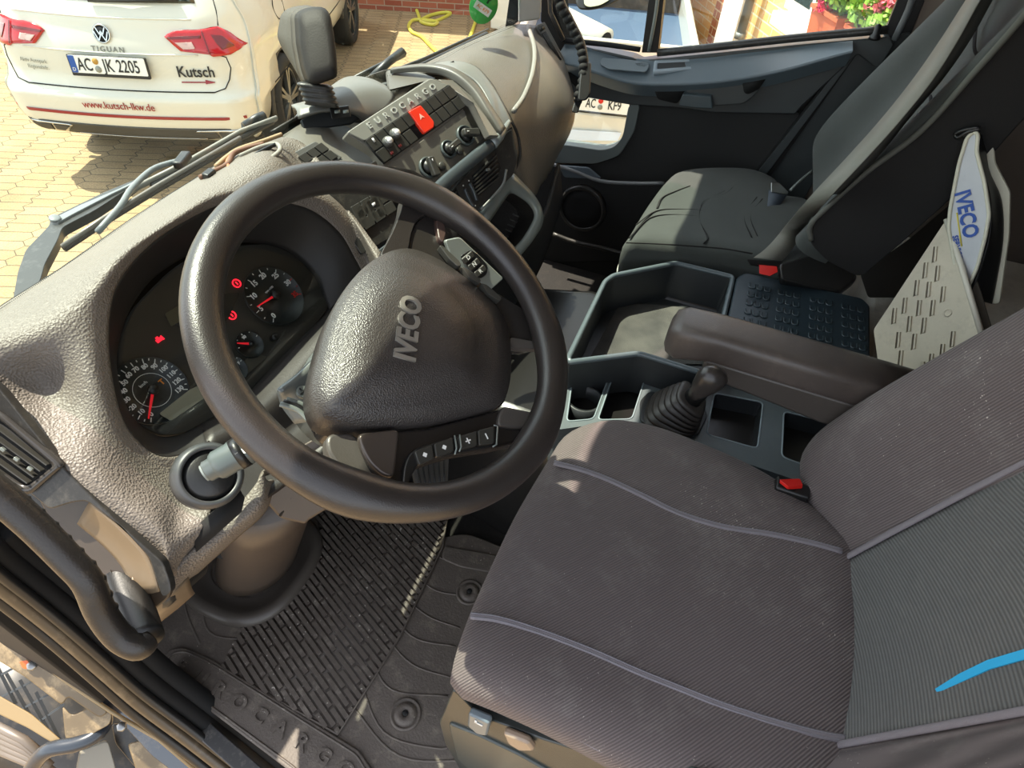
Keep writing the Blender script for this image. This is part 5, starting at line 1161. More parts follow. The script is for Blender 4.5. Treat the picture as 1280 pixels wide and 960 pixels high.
# steering column shroud
clm = thing('steering_column', 'taupe steering column shroud between the wheel and the floor boot', 'steering column', (.40,.25,.55))
ca = WC-WN*.055; cb_ = WC-WN*.19
L_ = []
for h, r1_, r2_ in ((-.05,.045,.045),(-.07,.062,.058),(-.12,.070,.065),(-.17,.072,.070),(-.24,.068,.07)):
    c = WC+WN*h; L_.append([c+W1*math.cos(a)*r1_+W2*math.sin(a)*r2_ for a in [2*math.pi*i/40 for i in range(40)]])
loft('shroud', L_, mat('shroud_grey_green', '#6f7472', .32, metal=.15), clm)
patch('side_cover', [[H_(352,490,-.06),H_(372,470,-.06),H_(392,450,-.06)],[H_(350,505,-.085),H_(378,500,-.075),H_(398,480,-.07)],[H_(368,530,-.10),H_(390,525,-.085),H_(405,505,-.075)]], mat('shroud_grey_green', ''), clm, sub=4, thick=.006)
b = MB(); p = H_(378,491,-.068); b.lathe(p, WN, [(.0075,0),(.0075,.003),(.006,.004),(0,.003)], 20); scr = b.build('screw', m_silver, clm)
b = MB(); b.box(p+WN*.0045, W1, W2, WN, .010, .0014, .001); b.box(p+WN*.0045, W1, W2, WN, .0014, .010, .001); b.build('screw_cross', m_void, scr)
for k in range(3):
    b = MB(); b.tube(crv([H_(350+k*4,505-k*3,-.055-.004*k),H_(375+k*4,515-k*3,-.055-.004*k),(H_(398+k*3,540-k*3,-.055-.004*k))],5), .003, 8); b.build('clock_spring_ring', m_silver if k % 2 == 0 else m_black, clm)
# lower knee cover and taupe tube to the boot
slab('knee_cover', rnd([Dp(x,y,z) for x,y,z in ((322,592,.86),(350,572,.88),(398,545,.90),(430,590,.92),(436,620,.93),(386,650,.93),(382,655,.93),(350,648,.91),(330,625,.88))], .01), .06, (ray(380,600).normalized()*-1), m_taupe, clm, .01, seg=3)
b = MB(); b.tube([Dp(x,y,.905) for x,y in ((364,603),(364,622),(350,645))], .002, 6); b.build('cover_seam', m_void, clm)
L_ = []
base = Zp(322,695,.06); top = Dp(345,600,.98)
for t, r1_ in ((0,.098),(.12,.095),(.35,.092),(.7,.088),(1.0,.085)):
    c = base.lerp(top, t); L_.append([c+V((math.cos(a)*r1_*1.0, math.sin(a)*r1_*.85, 0)) for a in [2*math.pi*i/44 for i in range(44)]])
loft('column_boot', L_, m_taupe, clm)
fl = []
for z_, r_ in ((.0,.155),(.022,.155),(.032,.145),(.030,.128),(.016,.112),(.016,.09)):
    c = Zp(316,700,.02); fl.append([V((c.x,c.y,z_))+V((math.copysign(abs(math.cos(a))**.75, math.cos(a))*r_*.95, math.copysign(abs(math.sin(a))**.75, math.sin(a))*r_*.92, 0)) for a in [2*math.pi*i/60+.35 for i in range(60)]])
loft('boot_flange', fl, mat('flange_rubber', '#4b453f', .4), clm, cap0=False, cap1=False)
slab('pedal_grille', [Dp(x,y,1.16) for x,y in ((262,690),(272,676),(281,674),(281,700),(268,696))], .01, -ray(270,690).normalized(), m_void, clm, .001)
# stalk
stk = thing('indicator_stalk', 'grey black indicator stalk with horn and lamp symbols left of the wheel', 'stalk', Dp(290,575,.69))
a = Dp(258,590,.665); c = Dp(300,566,.675); d = (c-a).normalized()
b = MB(); b.lathe(a, d, [(.0,-.002),(.010,-.001),(.012,.001),(.012,.008),(.0145,.010),(.0165,.014),(.0165,.030),(.0175,.033),(.0175,.046),(.015,.052),(.013,.07)], 32); b.build('barrel', mat('stalk_grey', '#4e5655', .38), stk)
b = MB(); b.lathe(a-d*.003, d, [(.0,-.001),(.0095,0),(.0095,.004)], 28); b.build('end_button', mat('stalk_button_teal_grey', '#77807d', .4), stk)
b = MB(); b.lathe(a+d*.034, d, [(.018,0),(.018,.010)], 32); b.build('collar', m_black, stk)
vw_ = -ray(290,578).normalized(); s_ = d.cross(vw_).normalized()
b = MB(); o_ = a+d*.040+vw_*.0178; b.slab([o_-d*.004, o_+d*.004+s_*.004, o_+d*.004-s_*.004], .0006, vw_); b.box(o_-d*.005, d, s_, vw_, .003, .003, .0006); b.build('horn_symbol', m_white, stk, smooth=False)
b = MB(); b.tube([c, Dp(330,560,.71), Dp(350,545,.75)], [.014,.012,.012], 14); b.build('arm', m_black, stk)

pd = thing('brake_pedal', 'grey ribbed brake pedal seen through the lower spokes of the wheel', 'pedal', Dp(540,590,1.22))
pn2 = (-ray(540,590).normalized()+V((0,-.5,.2))).normalized()
slab('pad', rnd([Dp(x,y,z) for x,y,z in ((514,580,1.20),(562,560,1.24),(560,612,1.20),(522,618,1.17))], .01), .012, pn2, mat('pedal_rubber', '#4a4743', .6), pd, .002)
for k in range(6):
    t = (k+.5)/6; b = MB(); b.tube([Dp(518+t*40,580-t*17,1.195+t*.03)+pn2*.001, Dp(524+t*34,612-t*4,1.168+t*.025)+pn2*.001], .0018, 6); b.build('tread_rib', m_black, pd)
b = MB(); b.tube([Dp(540,592,1.22), Dp(520,540,1.32)], .012, 10); b.build('pedal_arm', m_black, pd)

# ================================================================ floor mat
fm = thing('floor_mat', 'dusty black rubber floor mat with ribs and raised lettering in the driver footwell', 'floor mat', (.38,.3,0))
slab('mat_base', rnd([V((.105,-.34,.010)),V((.66,-.34,.010)),V((.66,.14,.010)),V((.60,.22,.010)),V((.60,.95,.010)),V((.20,.95,.010)),V((.17,.70,.010)),V((.105,.62,.010))], .03), .012, (0,0,1), m_rubber, fm, .003)
zz = lambda x, y, h=.012: Zp(x, y, h)
strp = rnd([zz(x,y,.018) for x,y in ((202,822),(211,811),(230,808),(262,822),(450,938),(480,985),(400,990),(360,962),(212,850))], .012)
slab('name_strip', strp, .008, (0,0,1), m_rubber, fm, .003)
b = MB(); b.tube([p*1.0 for p in rnd([zz(x,y,.0185) for x,y in ((208,826),(216,816),(232,814),(262,828),(446,944),(470,985),(400,985),(362,955),(216,848))], .012)], .0022, 6, closed=True); b.build('strip_edge', m_rubberd, fm)
A = Zp(226,833,.0185); B = Zp(404,946,.0185); e1 = (B-A).normalized(); e2 = V((0,0,1)).cross(e1)
for i, ch in enumerate('EUROCARGO'):
    text('letter', ch, A+(B-A)*(i/7)+V((0,0,.001)), e1, e2, .036, m_rubberd, fm, ext=.0028, bold=.03, sx=1.15)
# ribbed field
poly = [zz(*p) for p in ((276,835),(316,762),(350,745),(386,712),(400,672),(395,640),(430,600),(560,640),(552,685),(500,795),(422,918))]
d = (zz(415,915)-zz(320,775)).normalized(); s_ = V((-d.y,d.x,0)); O0 = poly[0]
P2 = [((p-O0).dot(d), (p-O0).dot(s_)) for p in poly]; lo_, hi_ = min(p[1] for p in P2), max(p[1] for p in P2)
b = MB(); k = lo_+.004; j = 0
while k < hi_:
    xs = []
    for a, c in zip(P2, P2[1:]+P2[:1]):
        if (a[1]-k)*(c[1]-k) < 0: xs.append(a[0]+(c[0]-a[0])*(k-a[1])/(c[1]-a[1]))
    if len(xs) >= 2:
        x0, x1 = min(xs), max(xs); x = x0-((j*.037) % .09)
        while x < x1:
            a_, c_ = max(x, x0), min(x+.082, x1)
            if c_-a_ > .006: b.box(O0+d*((a_+c_)/2)+s_*k+V((0,0,.002)), d, s_, V((0,0,1)), c_-a_, .0088, .007)
            x += .088
    k += .0132; j += 1
b.build('ribs', m_rubberd, fm, smooth=False)
slab('rib_field', poly, .003, (0,0,1), m_rubberd, fm, 0)
b = MB(); b.tube([zz(x,y,.014) for x,y in ((276,835),(422,918),(500,795),(553,685),(560,640))], .003, 6); b.build('field_edge', m_rubber, fm)
# arched grooves right of the field
for q in (((522,682),(560,700),(612,700)),((512,712),(545,738),(590,745)),((500,742),(535,770),(575,785)),((488,768),(520,798),(570,808)),((478,790),(515,830),(568,848)),((462,820),(490,862),(560,870)),((450,850),(480,915),(545,935),(570,930)),((440,882),(500,945),(600,950)),((250,740),(262,790),(310,800)),((272,748),(285,780),(318,785)),((228,740),(235,770),(250,805)),((330,760),(310,790),(300,770))):
    b = MB(); b.tube(crv([zz(x,y,.010) for x,y in q], 6), .0028, 6, flat=.8); b.build('moulded_arc', m_rubber, fm)
for (x, y) in ((507,893),(587,741)):
    c = Zp(x,y,.010); b = MB(); b.lathe(c, (0,0,1), [(.031,0),(.031,.004),(.027,.006),(.025,.003),(.022,.003),(.021,.007),(.007,.009),(.006,.003),(0,.003)], 40); b.build('fixing_stud', m_rubber, fm)
    b = MB(); b.lathe(c+V((0,0,.0095)), (0,0,1), [(.0058,0),(.0058,.0006),(0,.0006)], 16); b.build('stud_hole', m_void, fm)
slab('raised_pad', rnd([zz(x,y,.015) for x,y in ((555,682),(622,694),(612,715),(575,708),(552,698))], .01), .006, (0,0,1), m_rubber, fm, .002)
# ================================================================ driver seat
ds = thing('driver_seat', 'black driver seat with ribbed backrest insert, blue ribbon and armrest', 'seat', (.45,-.35,.1))
def cushion(name, outl, prof, m, par, crown=0.0, dz=None, n=96, sub=0):
    """outline ring, then rings moved inwards by 'inset' and lifted to z offset"""
    base = resample(outl, n); c = sum(base, V((0,0,0)))/n; loops = []
    def inset(d):
        out = []
        for i, p in enumerate(base):
            q = c-p; q.z = 0; L = q.length; out.append(p+q*(d/ L)*(1.0+.25*(L/.3)))
        return out
    for ins, z in prof: loops.append([p+V((0,0,z)) for p in inset(ins)])
    L_ = inset(prof[-1][0])
    for k in (.85,.68,.5,.33,.16,.04):
        loops.append([V((c.x+(p.x-c.x)*k, c.y+(p.y-c.y)*k, p.z+prof[-1][1]+crown*(1-k*k))) for p in L_])
    if dz:
        for lp in loops:
            for p in lp: p.z += dz(p.x, p.y)
    return loft(name, loops, m, par, cap0=True, cap1=True)
ZC = .500
outl = crv([Zp(x,y,ZC) for x,y in ((567,846),(590,768),(620,700),(650,638),(688,575),(714,543),(760,528),(810,533),(860,549),(950,590),(1030,650))]+[V((.60,-.57,ZC)),V((.40,-.58,ZC)),V((.20,-.57,ZC)),V((.185,-.40,ZC)),Zp(760,942,ZC),Zp(683,902,ZC),Zp(620,874,ZC),Zp(585,860,ZC)], 5, True)
def seatdz(x, y):
    a = abs((x-.43)/.16); return .010*min(1.0, max(0, a-.75)*2.2) - .004*math.cos((y+.3)*8)
cushion('seat_cushion', outl, [(.035,-.085),(.012,-.080),(.0,-.060),(-.004,-.03),(-.003,-.008),(.002,0),(.010,.008),(.024,.014),(.045,.017)], m_seat, ds, .002, seatdz)
def ontop(x, y, h=.0175): 
    p = Zp(x, y, ZC+h); return V((p.x,p.y,ZC+h+seatdz(p.x,p.y)))
for L_ in (((692,580),(725,588),(760,600),(805,620),(850,641),(905,658),(960,668),(1010,680),(1050,692)), ((588,772),(625,776),(680,792),(740,814),(800,840),(850,860),(900,880),(960,900),(1020,917),(1060,925))):
    P = crv([ontop(*q) for q in L_], 6)
    b = MB(); b.tube(P, .0055, 8, flat=.45, up=(0,0,1)); b.build('seam', m_seam, ds)
    for k in (-1, 1):
        b = MB(); Q = []
        for i in range(len(P)):
            t = (P[min(i+1,len(P)-1)]-P[max(i-1,0)]).normalized(); Q.append(P[i]+V((-t.y,t.x,0))*.0028*k+V((0,0,.0022)))
        b.tube(Q, .0009, 5); b.build('stitching', mat('stitching_grey', '#77747a', .8), ds)
b = MB(); b.tube([p+V((0,0,-.002)) for p in crv([Zp(x,y,ZC) for x,y in ((567,846),(600,861),(622,873),(683,901),(744,934),(800,962),(860,990))], 5)], .0028, 8); b.build('piping', m_seam, ds)
# backrest
BO = V((0,-.545,.5)); BN = V((0,.94,.34)).normalized(); BU = V((0,-.34,.94)).normalized()
def Bk(x, d, u): return BO+V((x,0,0))+BN*d+BU*u
prof = [(.15,-.12),(.145,-.03),(.150,.03),(.175,.062),(.215,.066),(.26,.040),(.315,.004),(.38,-.008),(.455,-.012),(.53,-.008),(.60,.004),(.645,.040),(.69,.085),(.735,.108),(.775,.105),(.80,.07),(.805,.01),(.80,-.12)]
rows = []
for u, k, wd_ in ((-.06,-.3,.93),(-.045,.35,.965),(-.02,.72,.985),(.02,.92,1.0),(.07,1,1.0),(.16,1.0,1.0),(.28,.92,1.0),(.42,.8,.995),(.56,.7,.97),(.68,.5,.92),(.74,.0,.86)):
    rows.append([Bk(.47+(x-.47)*wd_, (d*k if d > 0 else d) - (.02 if u < -.03 else 0), u) for x, d in prof])
patch('backrest', rows, m_seat, ds, sub=4, thick=0)
def bins(x, u, h=.0035):
    t = (x-.31)/.29; d = .004-.016*math.sin(math.pi*max(0,min(1,t)))*.95; return Bk(x, d+h, u)
ins = []
for j in range(13):
    u = -.012+.062*j; xl = .312+.03*u; xr = .592+.085*u
    ins.append([bins(xl+(xr-xl)*i/10, u) for i in range(11)])
patch('backrest_insert', ins, m_seatin, ds, sub=2, thick=.004)
b = MB(); b.tube([bins(.592+.085*(u/30*.72-.0), u/30*.72, .006) for u in range(0,31)], .006, 8, flat=.5, up=BN); b.build('seam', m_seam, ds)
b = MB(); b.tube([bins(.312+.03*(u/30*.72), u/30*.72, .006) for u in range(0,31)], .005, 8, flat=.5, up=BN); b.build('seam', m_seam, ds)
bp0 = [Pn(x,y,BO+BN*-.002,BN) for x,y in ((1170,862),(1200,843),(1235,826),(1282,812),(1330,802))]; bp1 = [Pn(x,y,BO+BN*-.002,BN) for x,y in ((1173,867),(1203,853),(1238,837),(1284,824),(1330,815))]
v = bp0+bp1; f = [(i,i+1,i+6,i+5) for i in range(4)]; mk('blue_ribbon', v, f, m_blue, ds, smooth=False, solid=.0015)
# armrest
L_ = []
Xn, Xf = .785, .868
for y_, zt, zb, g in ((-.176,.672,.640,.55),(-.182,.688,.630,.85),(-.20,.697,.622,1),(-.26,.700,.640,1),(-.40,.700,.640,1),(-.60,.698,.640,1)):
    xm, hw = (Xn+Xf)/2, (Xf-Xn)/2*g; zm, hh = (zt+zb)/2, (zt-zb)/2; L_.append([V((xm+math.copysign(abs(math.cos(a))**.45,math.cos(a))*hw, y_, zm+math.copysign(abs(math.sin(a))**.45,math.sin(a))*hh)) for a in [2*math.pi*i/40 for i in range(40)]])
arm = loft('armrest', L_, m_arm, ds)
b = MB(); b.slab([V((.787,-.248,.650)),V((.787,-.62,.650)),V((.787,-.62,.588)),V((.787,-.46,.588)),V((.787,-.252,.612))], .07, (-1,0,0)); b.build('armrest_side', mat('armrest_side_panel', '#423d39', .4, bump=('noise',500,.2)), arm, bevel=.006)
# seat base with controls
bs = mat('seat_base_plastic', '#2f3331', .38, bump=('noise', 300, .15), var=.1)
bp_ = [V((.205,-.115,.435)),V((.66,-.115,.435)),V((.66,-.58,.435)),V((.205,-.58,.435))]
slab('seat_base', rnd(bp_, .03), .10, (0,0,1), bs, ds, .01)
slab('side_valance', rnd([Xp(x,y,.195) for x,y in ((566,862),(549,903),(556,930),(575,962),(640,1000),(900,1100),(900,990),(760,950),(680,925),(600,895))], .01), .02, (-1,0,0), bs, ds, .004)
slab('valance_face', rnd([Xp(x,y,.190) for x,y in ((560,905),(600,921),(650,945),(720,985),(700,1020),(600,975),(572,950))], .01), .01, (-1,0,0), mat('valance_face_grey', '#3a403e', .35), ds, .003)
slab('seat_pedestal', rnd([V((.25,-.16,.33)),V((.62,-.16,.33)),V((.62,-.52,.33)),V((.25,-.52,.33))], .03), .325, (0,0,1), m_black, ds, .01)
kb_ = slab('height_button', rnd([Xp(x,y,.180) for x,y in ((585,893),(612,905),(608,921),(596,918),(584,908))], .006), .012, (-1,0,0), mat('height_button_grey', '#5f6a70', .3), ds, .003)
b = MB(); c = Xp(598,905,.179); b.box(c, (0,-1,0), (0,0,1), (1,0,0), .012, .003, .001); b.box(c+V((0,.004,.004)), (0,-1,0), (0,0,1), (1,0,0), .003, .009, .001); b.build('symbol', m_white, kb_, smooth=False)
slab('recline_knob', rnd([Xp(x,y,.182) for x,y in ((628,917),(660,930),(668,940),(650,940),(634,930))], .006), .012, (-1,0,0), mat('recline_knob_tan', '#8a7968', .35), ds, .004)
# red buckle between seat and console
bk_ = thing('seat_belt_buckle', 'red topped belt buckle between driver seat and console', 'buckle', (.74,-.45,.4), 'seat belt buckles')
bn = (V((0,.25,1))).normalized(); c = Dp(992,608,1.02)
b = MB(); b.box(c-V((0,0,.035)), (1,0,0), (0,1,0), (0,0,1), .028, .055, .07); b.build('housing', m_black, bk_, bevel=.004)
slab('release_button', rnd([Dp(x,y,z) for x,y,z in ((974,599,1.005),(1000,598,1.02),(1004,607,1.015),(985,608,1.0))], .003), .008, bn, m_red, bk_, .002)
b = MB(); b.slab([Dp(x,y,z) for x,y,z in ((1012,622,1.02),(1035,606,1.04),(1048,603,1.05),(1048,612,1.05),(1030,622,1.04),(1018,634,1.02))], .004, bn); tag(b.build('belt_tongue', mat('grey_plastic_tongue', '#8f8f8a', .4), bevel=.001), 'grey plastic belt end lying beside the red driver buckle', 'belt end')

# ================================================================ passenger seat
ps = thing('passenger_seat', 'dark cloth passenger seat with stitched cushion by the far door', 'seat', (1.48,-.3,.1))
ZP_ = .53
outp = crv([Zp(x,y,ZP_) for x,y in ((779,310),(790,290),(812,252),(838,222),(860,214),(900,211),(940,212),(970,226))]+[V((1.70,-.33,ZP_)),V((1.68,-.42,ZP_)),V((1.38,-.42,ZP_)),V((1.345,-.33,ZP_))]+[Zp(x,y,ZP_) for x,y in ((930,322),(890,317),(850,313),(800,311))], 5, True)
def pdz(x, y): return .006*math.cos((x-1.48)*14)*-1
cushion('seat_cushion', outp, [(.02,-.11),(.0,-.10),(-.004,-.04),(-.002,-.012),(.004,0),(.014,.008),(.03,.013)], m_pseat, ps, .004, pdz)
def onp(x, y, h=.014): p = Zp(x,y,ZP_+h); p.z += pdz(p.x,p.y); return p
for L_ in (((795,282),(820,262),(850,259),(890,262),(930,268)), ((786,300),(812,272),(845,266),(885,270)), ((822,258),(828,245),(845,238),(862,233)), ((875,262),(880,250),(905,243),(915,236)), ((905,240),(880,252),(874,272),(884,296),(880,305)),((945,248),(930,268),(940,296)),((952,250),(938,268),(947,294)),((782,306),(830,308),(900,312),(940,318))):
    b = MB(); b.tube(crv([onp(*q) for q in L_], 5), .0034, 6, flat=.5); b.build('stitched_seam', m_pseatd, ps)
PO_ = V((0,-.309,.5)); PN_ = V((0,.935,.354)).normalized(); PU_ = V((0,-.354,.935)).normalized()
def Pk(x, d, u): return PO_+V((x,0,0))+PN_*d+PU_*u
pf = [(1.262,-.08),(1.250,-.05),(1.247,-.02),(1.262,.004),(1.30,.0),(1.36,-.02),(1.48,-.028),(1.60,-.02),(1.665,.02),(1.71,.035),(1.745,.015),(1.75,-.05),(1.74,-.08)]
rows = []
for u, k, g in ((.15,-.8,.95),(.165,.0,.97),(.19,.7,.99),(.23,1,1),(.30,1,1),(.42,.8,.98),(.52,.6,.95),(.62,.5,.90),(.74,.45,.86)):
    rows.append([Pk(1.25+(x-1.25)*g, d*k if d > 0 else d, u) for x, d in pf])
patch('backrest', rows, m_pseat, ps, sub=4, thick=0)
sd_ = [Xp(x,y,1.242) for x,y in ((1012,305),(1012,285),(1032,262),(1085,215),(1150,166),(1215,95),(1285,15),(1340,-60))]+[Xp(x,y,1.242) for x,y in ((1400,40),(1280,150),(1200,240),(1130,302),(1080,345),(1068,345),(1035,328))]
slab('side_panel', rnd(sd_, .02), .014, (-1,0,0), m_pseatd, ps, .004)
slab('back_shell', rnd([p-PN_*.055+V((.012,0,0)) for p in sd_[:8]]+[p+V((.012,0,0)) for p in sd_[8:]], .02), .45, (-1,0,0), m_pseatd, ps, .01)
b = MB(); b.tube(crv([Xp(x,y,1.24) for x,y in ((1014,300),(1013,282),(1032,261),(1085,214),(1150,165),(1215,94),(1285,14),(1340,-60))], 6), .0055, 8); b.build('piping', mat('piping_grey', '#55564f', .8), ps)
def onpb(x, y, h): return Pn(x, y, PO_+PN_*h, PN_)
for L_ in (((1220,30),(1218,60),(1225,68),(1250,64),(1262,55)), ((1163,120),(1165,135),(1172,145)), ((1222,28),(1232,10),(1245,-12))):
    b = MB(); b.tube(crv([onpb(x,y,-.012) for x,y in L_], 5), .003, 6); b.build('stitched_seam', m_pseatd, ps)
slab('seat_base', rnd([V((1.27,-.06,.41)),V((1.70,-.06,.41)),V((1.70,-.5,.41)),V((1.27,-.5,.41))], .03), .41, (0,0,1), m_black, ps, .01)
b = MB(); b.tube(crv([Dp(781,322,1.60),Dp(775,333,1.60),Dp(774,342,1.60),Dp(779,346,1.60)], 4), .006, 8); b.tube(crv([Dp(778,334,1.60),Dp(777,342,1.60),Dp(782,345,1.60)], 4), .005, 8); b.build('front_bracket', mat('bracket_white', '#c9cbc4', .4), ps)
slab('shell', rnd([Dp(x,y,z) for x,y,z in ((1075,342,1.50),(1135,300,1.52),(1215,232,1.54),(1230,255,1.60),(1170,330,1.60),(1120,372,1.56),(1085,372,1.52))], .01), .03, -ray(1150,300).normalized(), mat('seat_shell_grey', '#4c4a46', .7), ps, .004)

# belt, tongue and buckle of the passenger seat
bt = thing('seat_belt', 'grey belt webbing running across the passenger backrest to its red buckle', 'seat belt', Dp(960,320,1.5))
def ribbon(nm, L0, L1, m, par, th=.0015):
    a = crv(L0, 5); c = crv(L1, 5); n_ = len(a); return mk(nm, a+c, [(i,i+1,n_+i+1,n_+i) for i in range(n_-1)], m, par, solid=th)
LB = ((1015,243),(1057,198),(1100,150),(1140,100),(1175,50),(1207,0),(1240,-50)); RB = ((1040,243),(1082,198),(1125,150),(1165,100),(1197,50),(1225,0),(1258,-50)); DB2 = ((1050,243),(1096,198),(1141,143),(1178,100),(1213,50),(1241,0),(1270,-50))
e0 = [Dp(942,322,1.46), Dp(960,308,1.47), Dp(985,279,1.49)]+[onpb(x,y,.04) for x,y in LB]
e1_ = [Dp(978,326,1.47), Dp(990,312,1.48), Dp(1012,279,1.50)]+[onpb(x,y,.04) for x,y in RB]
ribbon('webbing', e0, e1_, m_belt, bt)
ribbon('webbing_edge', [onpb(x,y,.036) for x,y in RB], [onpb(x,y,.015) for x,y in DB2], mat('webbing_second_layer', '#3b3b37', .8), bt)
slab('tongue', rnd([Dp(x,y,1.455) for x,y in ((934,324),(978,327),(976,332),(960,333),(938,330))], .002), .004, (0,.2,1), m_black, bt, .001)
ribbon('lap_webbing', [Dp(961,238,1.66),Dp(958,262,1.64),Dp(950,290,1.58),Dp(944,322,1.50)], [Dp(985,242,1.66),Dp(967,270,1.64),Dp(966,300,1.58),Dp(958,322,1.50)], mat('lap_webbing_blue_grey', '#3d4650', .6), bt)
slab('anchor', rnd([Dp(x,y,1.655) for x,y in ((964,228),(974,228),(986,240),(984,243),(964,240))], .002), .006, (-.4,0,.9), m_chrome, bt, .001)
b = MB(); b.tube(crv([Dp(988,238,1.66),Dp(1000,226,1.67),(Dp(1015,214,1.68))], 4), .004, 8); b.build('anchor_cable', m_silver, bt)
bb_ = thing('seat_belt_buckle', 'red belt buckle of the passenger seat behind the storage tray', 'buckle', Dp(962,338,1.45), 'seat belt buckles')
slab('release_button', rnd([Dp(x,y,z) for x,y,z in ((949,331,1.43),(971,333,1.44),(972,340,1.425),(962,345,1.41),(949,342,1.41))], .002), .02, -ray(960,338).normalized(), m_red, bb_, .002)
slab('housing', rnd([Dp(x,y,z) for x,y,z in ((974,329,1.45),(1010,319,1.49),(1025,318,1.50),(1045,326,1.50),(1072,344,1.50),(1070,350,1.48),(1050,366,1.46),(1010,357,1.44),(976,349,1.43))], .01), .05, (-.6,.1,.7), mat('buckle_cover_plastic', '#2b2a29', .35), bb_, .008, seg=3)

# ================================================================ centre console with gear lever
def holed(name, outer, holes, depth, m, par, mh=None, skirt=.05, z=None):
    from mathutils.geometry import tessellate_polygon
    pts = [outer]+holes; flat = [p for l in pts for p in l]; tris = tessellate_polygon(pts)
    o = MB(); o.add(flat, [tuple(t) for t in tris]); n_ = len(outer)
    o.add(outer+[p-V((0,0,skirt)) for p in outer], [(i,(i+1)%n_,(i+1)%n_+n_,i+n_) for i in range(n_)])
    ob = o.build(name, m, par, smooth=False)
    for h in holes:
        k = len(h); w_ = MB(); c = sum(h, V((0,0,0)))/k; lowp = [c+(p-c)*.90-V((0,0,depth)) for p in h]
        w_.add(h+lowp, [(i,(i+1)%k,(i+1)%k+k,i+k) for i in range(k)]+[tuple(range(k,2*k))]); w_.build('compartment', mh or m, ob, smooth=False)
        r_ = MB(); r_.tube(h, .0018, 6, closed=True); r_.build('compartment_rim', mat('console_edge_grey', '#7f8b90', .35), ob)
    return ob
cn = thing('centre_console', 'grey plastic centre console with cup holders and trays beside the driver seat', 'console', (.85,-.25,.2))
zc_ = lambda x, y, z=.425: Zp(x, y, z)
outer = rnd([zc_(*p) for p in ((690,478),(712,464),(752,459),(790,459),(875,471),(925,486),(1060,530),(1075,545),(1060,628),(1030,612),(900,568),(840,535),(755,529),(690,538))], .01)
hls = [rnd([zc_(*p) for p in L_], .012) for L_ in (((716,472),(762,469),(742,524),(708,527)), ((767,468),(809,465),(790,524),(747,525)), ((893,491),(954,503),(947,561),(883,543)), ((980,514),(1056,533),(1040,594),(977,571)))]
holed('top', outer, hls, .07, m_cons, cn, m_consd, .06)
b = MB(); b.tube(crv([zc_(x,y,.429) for x,y in ((690,474),(712,463),(752,457),(790,457),(875,469),(925,484),(1060,528))], 4), .004, 8); b.build('edge_bead', mat('console_edge_grey', ''), cn)
slab('body', [p-V((0,0,.08)) for p in outer], .3, (0,0,1), m_consd, cn, 0)
def ribsurf(nm, L_, z, m, nrow, par):
    A, B, C2, D2 = [Zp(x,y,z) for x,y in L_]; o = MB(); n_ = V((0,0,1))
    for i in range(nrow):
        t0 = (i+.15)/nrow; t1 = (i+.75)/nrow
        for j in range(4):
            s0 = (j+.04)/4; s1 = (j+.96)/4; q = lambda s,t: A.lerp(B,s).lerp(D2.lerp(C2,s),t)
            o.slab([q(s0,t0)+n_*.003, q(s1,t0)+n_*.003, q(s1,t1)+n_*.003, q(s0,t1)+n_*.003], .003, n_)
    return o.build(nm, m, par, smooth=False)
slab('tray_liner', rnd([Zp(x,y,.366) for x,y in ((893,501),(944,512),(940,557),(884,540))], .006), .004, (0,0,1), m_ribmat, cn, 0)
ribsurf('liner_ribs', ((895,503),(943,513),(938,555),(886,539)), .366, m_ribmat, 18, cn)
slab('tray_liner', rnd([Zp(x,y,.362) for x,y in ((982,540),(1030,552),(1034,590),(978,570))], .006), .004, (0,0,1), m_ribmat, cn, 0)
ribsurf('liner_ribs', ((984,542),(1029,553),(1031,588),(980,569)), .362, m_ribmat, 16, cn)
slab('tray_liner', rnd([Zp(x,y,.362) for x,y in ((757,498),(795,500),(790,524),(748,524))], .006), .003, (0,0,1), m_ribmat, cn, 0)
slab('painted_sun_patch', rnd([Zp(x,y,.364) for x,y in ((773,498),(793,500),(787,525),(766,525))], .003), .003, (0,0,1), mat('tray_insert_light', '#a9b5ad', .6), cn, 0);  # paler copy of the liner; its colour paints a sunlit patch
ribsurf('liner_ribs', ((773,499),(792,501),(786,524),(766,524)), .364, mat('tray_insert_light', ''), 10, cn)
b = MB(); c = Zp(731,498,.42)
for dy in (0,):
    b.ring([c+V((math.cos(a)*.040,math.sin(a)*.040,.0)) for a in [2*math.pi*i/40 for i in range(40)]], [c+V((math.cos(a)*.033,math.sin(a)*.033,0)) for a in [2*math.pi*i/40 for i in range(40)]], .05, (0,0,1))
b.build('cup_holder', m_consd, cn)
b = MB(); b.lathe(Zp(727,515,.37), (0,0,1), [(.016,0),(.016,.012),(.012,.014),(0,.014)], 24); b.build('cup_insert', mat('tray_insert_light', ''), cn)
